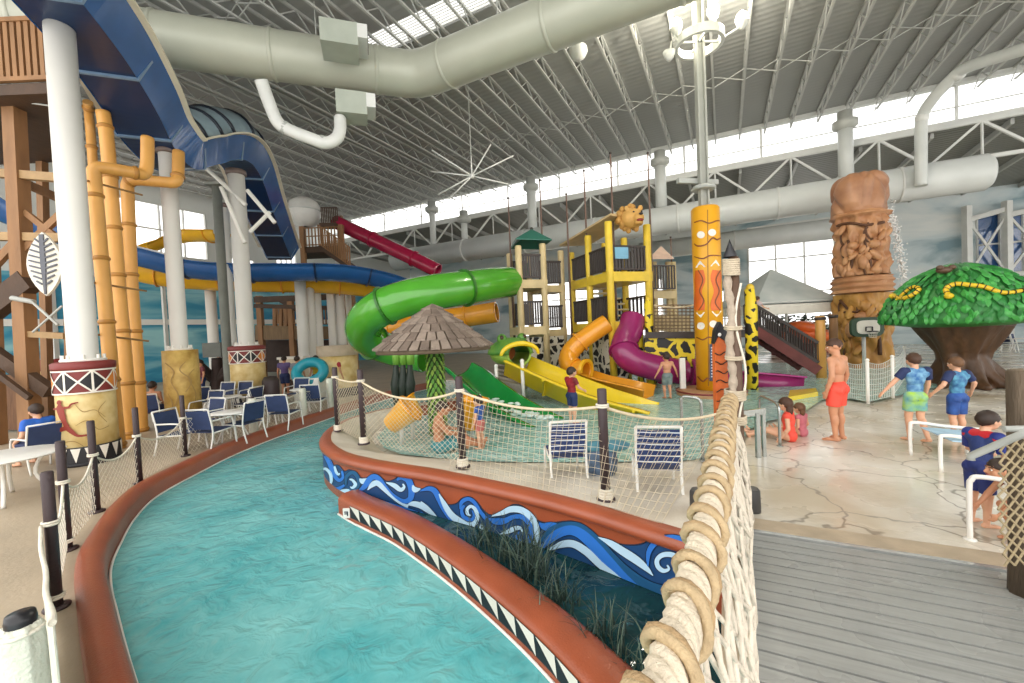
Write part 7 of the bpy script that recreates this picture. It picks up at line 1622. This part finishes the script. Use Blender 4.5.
c = gl_(262, 396); t = thing('waste_bin', 'dark cylinder bin right of the banded pedestals', 'bin', gl_(272, 404)); b_ = gl_(272, 404); q = MB(); q.lathe([(.26, 0), (.28, .1), (.28, .85), (.25, .9)], b_, 18); q.build('drum', mat('bin_brown', '3d2f30', .5, .1), t); q = MB(); q.lathe([(.27, .88), (.2, 1.0), (0, 1.03)], b_, 18, caps=False); q.build('lid', M_drail, t)
c = P(310, 372, 15.5); t = thing('inner_tube', 'teal inflatable ring lying behind the far dining chairs', 'inflatable', V((c.x, c.y, ZL))); cz = V((c.x, c.y, c.z)); q = MB(); q.tube([cz + V((.5 * math.cos(g), .2 * math.sin(g), .35 * math.sin(g))) for g in [k * PI / 10 for k in range(20)]], .19, 10, closed=True); q.build('ring', mat('ring_teal', '1f8f9f', .35, .1), t); q = MB(); q.beam(V((c.x, c.y, ZL)), V((c.x, c.y, c.z - .2)), .9, .7); q.build('stand', M_frame, t)
for i, (x, y, l) in enumerate(((340, 345, 'cream painted pedestal left of the green tube bend'), (58, 352, 'far pedestal with a red cap behind the figure pedestal'))):
    c = gl_(x, y + 50 if i == 0 else y + 62); r_ = .75 if i == 0 else .5; t = thing('pedestal', l, 'pedestal', c, group='far cream pedestals'); zt_ = 1.9; q = MB(); q.lathe([(r_, ZL), (r_, zt_ - .4)], (c.x, c.y, 0), 28); q.build('drum', M_marble, t); q = MB(); q.lathe([(r_ + .03, zt_ - .4), (r_ + .03, zt_), (0, zt_)], (c.x, c.y, 0), 28, caps=False); q.build('cap_band', M_maroon if i else M_conc, t)
    q = MB(); q.lathe([(r_ + .02, ZL), (r_ + .02, ZL + .35)], (c.x, c.y, 0), 28, caps=False); q.build('base_band', M_black, t)
# far pool furniture at the right edge
for i, x in enumerate((1001, 1013, 1022)):
    c = G(x, 352, 0); dup(c_, c, math.radians(170 + 20 * i), ['left white chair far behind the jungle tree', 'middle white chair far behind the jungle tree', 'right white chair far behind the jungle tree'][i], 'far poolside chairs')
# shrubs and clutter behind the tent
rnd = random.Random(12)
for i, (x, l) in enumerate(((778, 'dark potted shrub left behind the canopy tent'), (790, 'dark potted shrub behind the middle of the canopy tent'), (806, 'dark potted shrub right behind the canopy tent'), (822, 'dark potted shrub behind the stair posts'))):
    c = P(x, 346, 25 + i * .2); c = V((c.x, c.y, 0)); t = thing('potted_shrub', l, 'plant', c, group='potted shrubs behind the tent'); q = MB(); q.lathe([(.35, 0), (.45, .6), (.42, .62), (0, .58)], c, 16, caps=False); q.build('pot', M_maroon, t); q = MB()
    for k in range(120):
        v = V((rnd.gauss(0, .26), rnd.gauss(0, .25), rnd.uniform(.6, 2.3))); a = rnd.uniform(0, 6.3); s = V((math.cos(a), math.sin(a), rnd.uniform(-.5, .5))) * .18; u = V((-s.y, s.x, .1)) * .5; q.add([c + v - s, c + v + u, c + v + s, c + v - u], [(0, 1, 2, 3)], rnd.randint(0, 1))
    q.build('foliage', [mat('shrub_dark', '2c4030', .6, .2), mat('shrub_grey', '5a6a58', .6, .2)], t, fix=False)
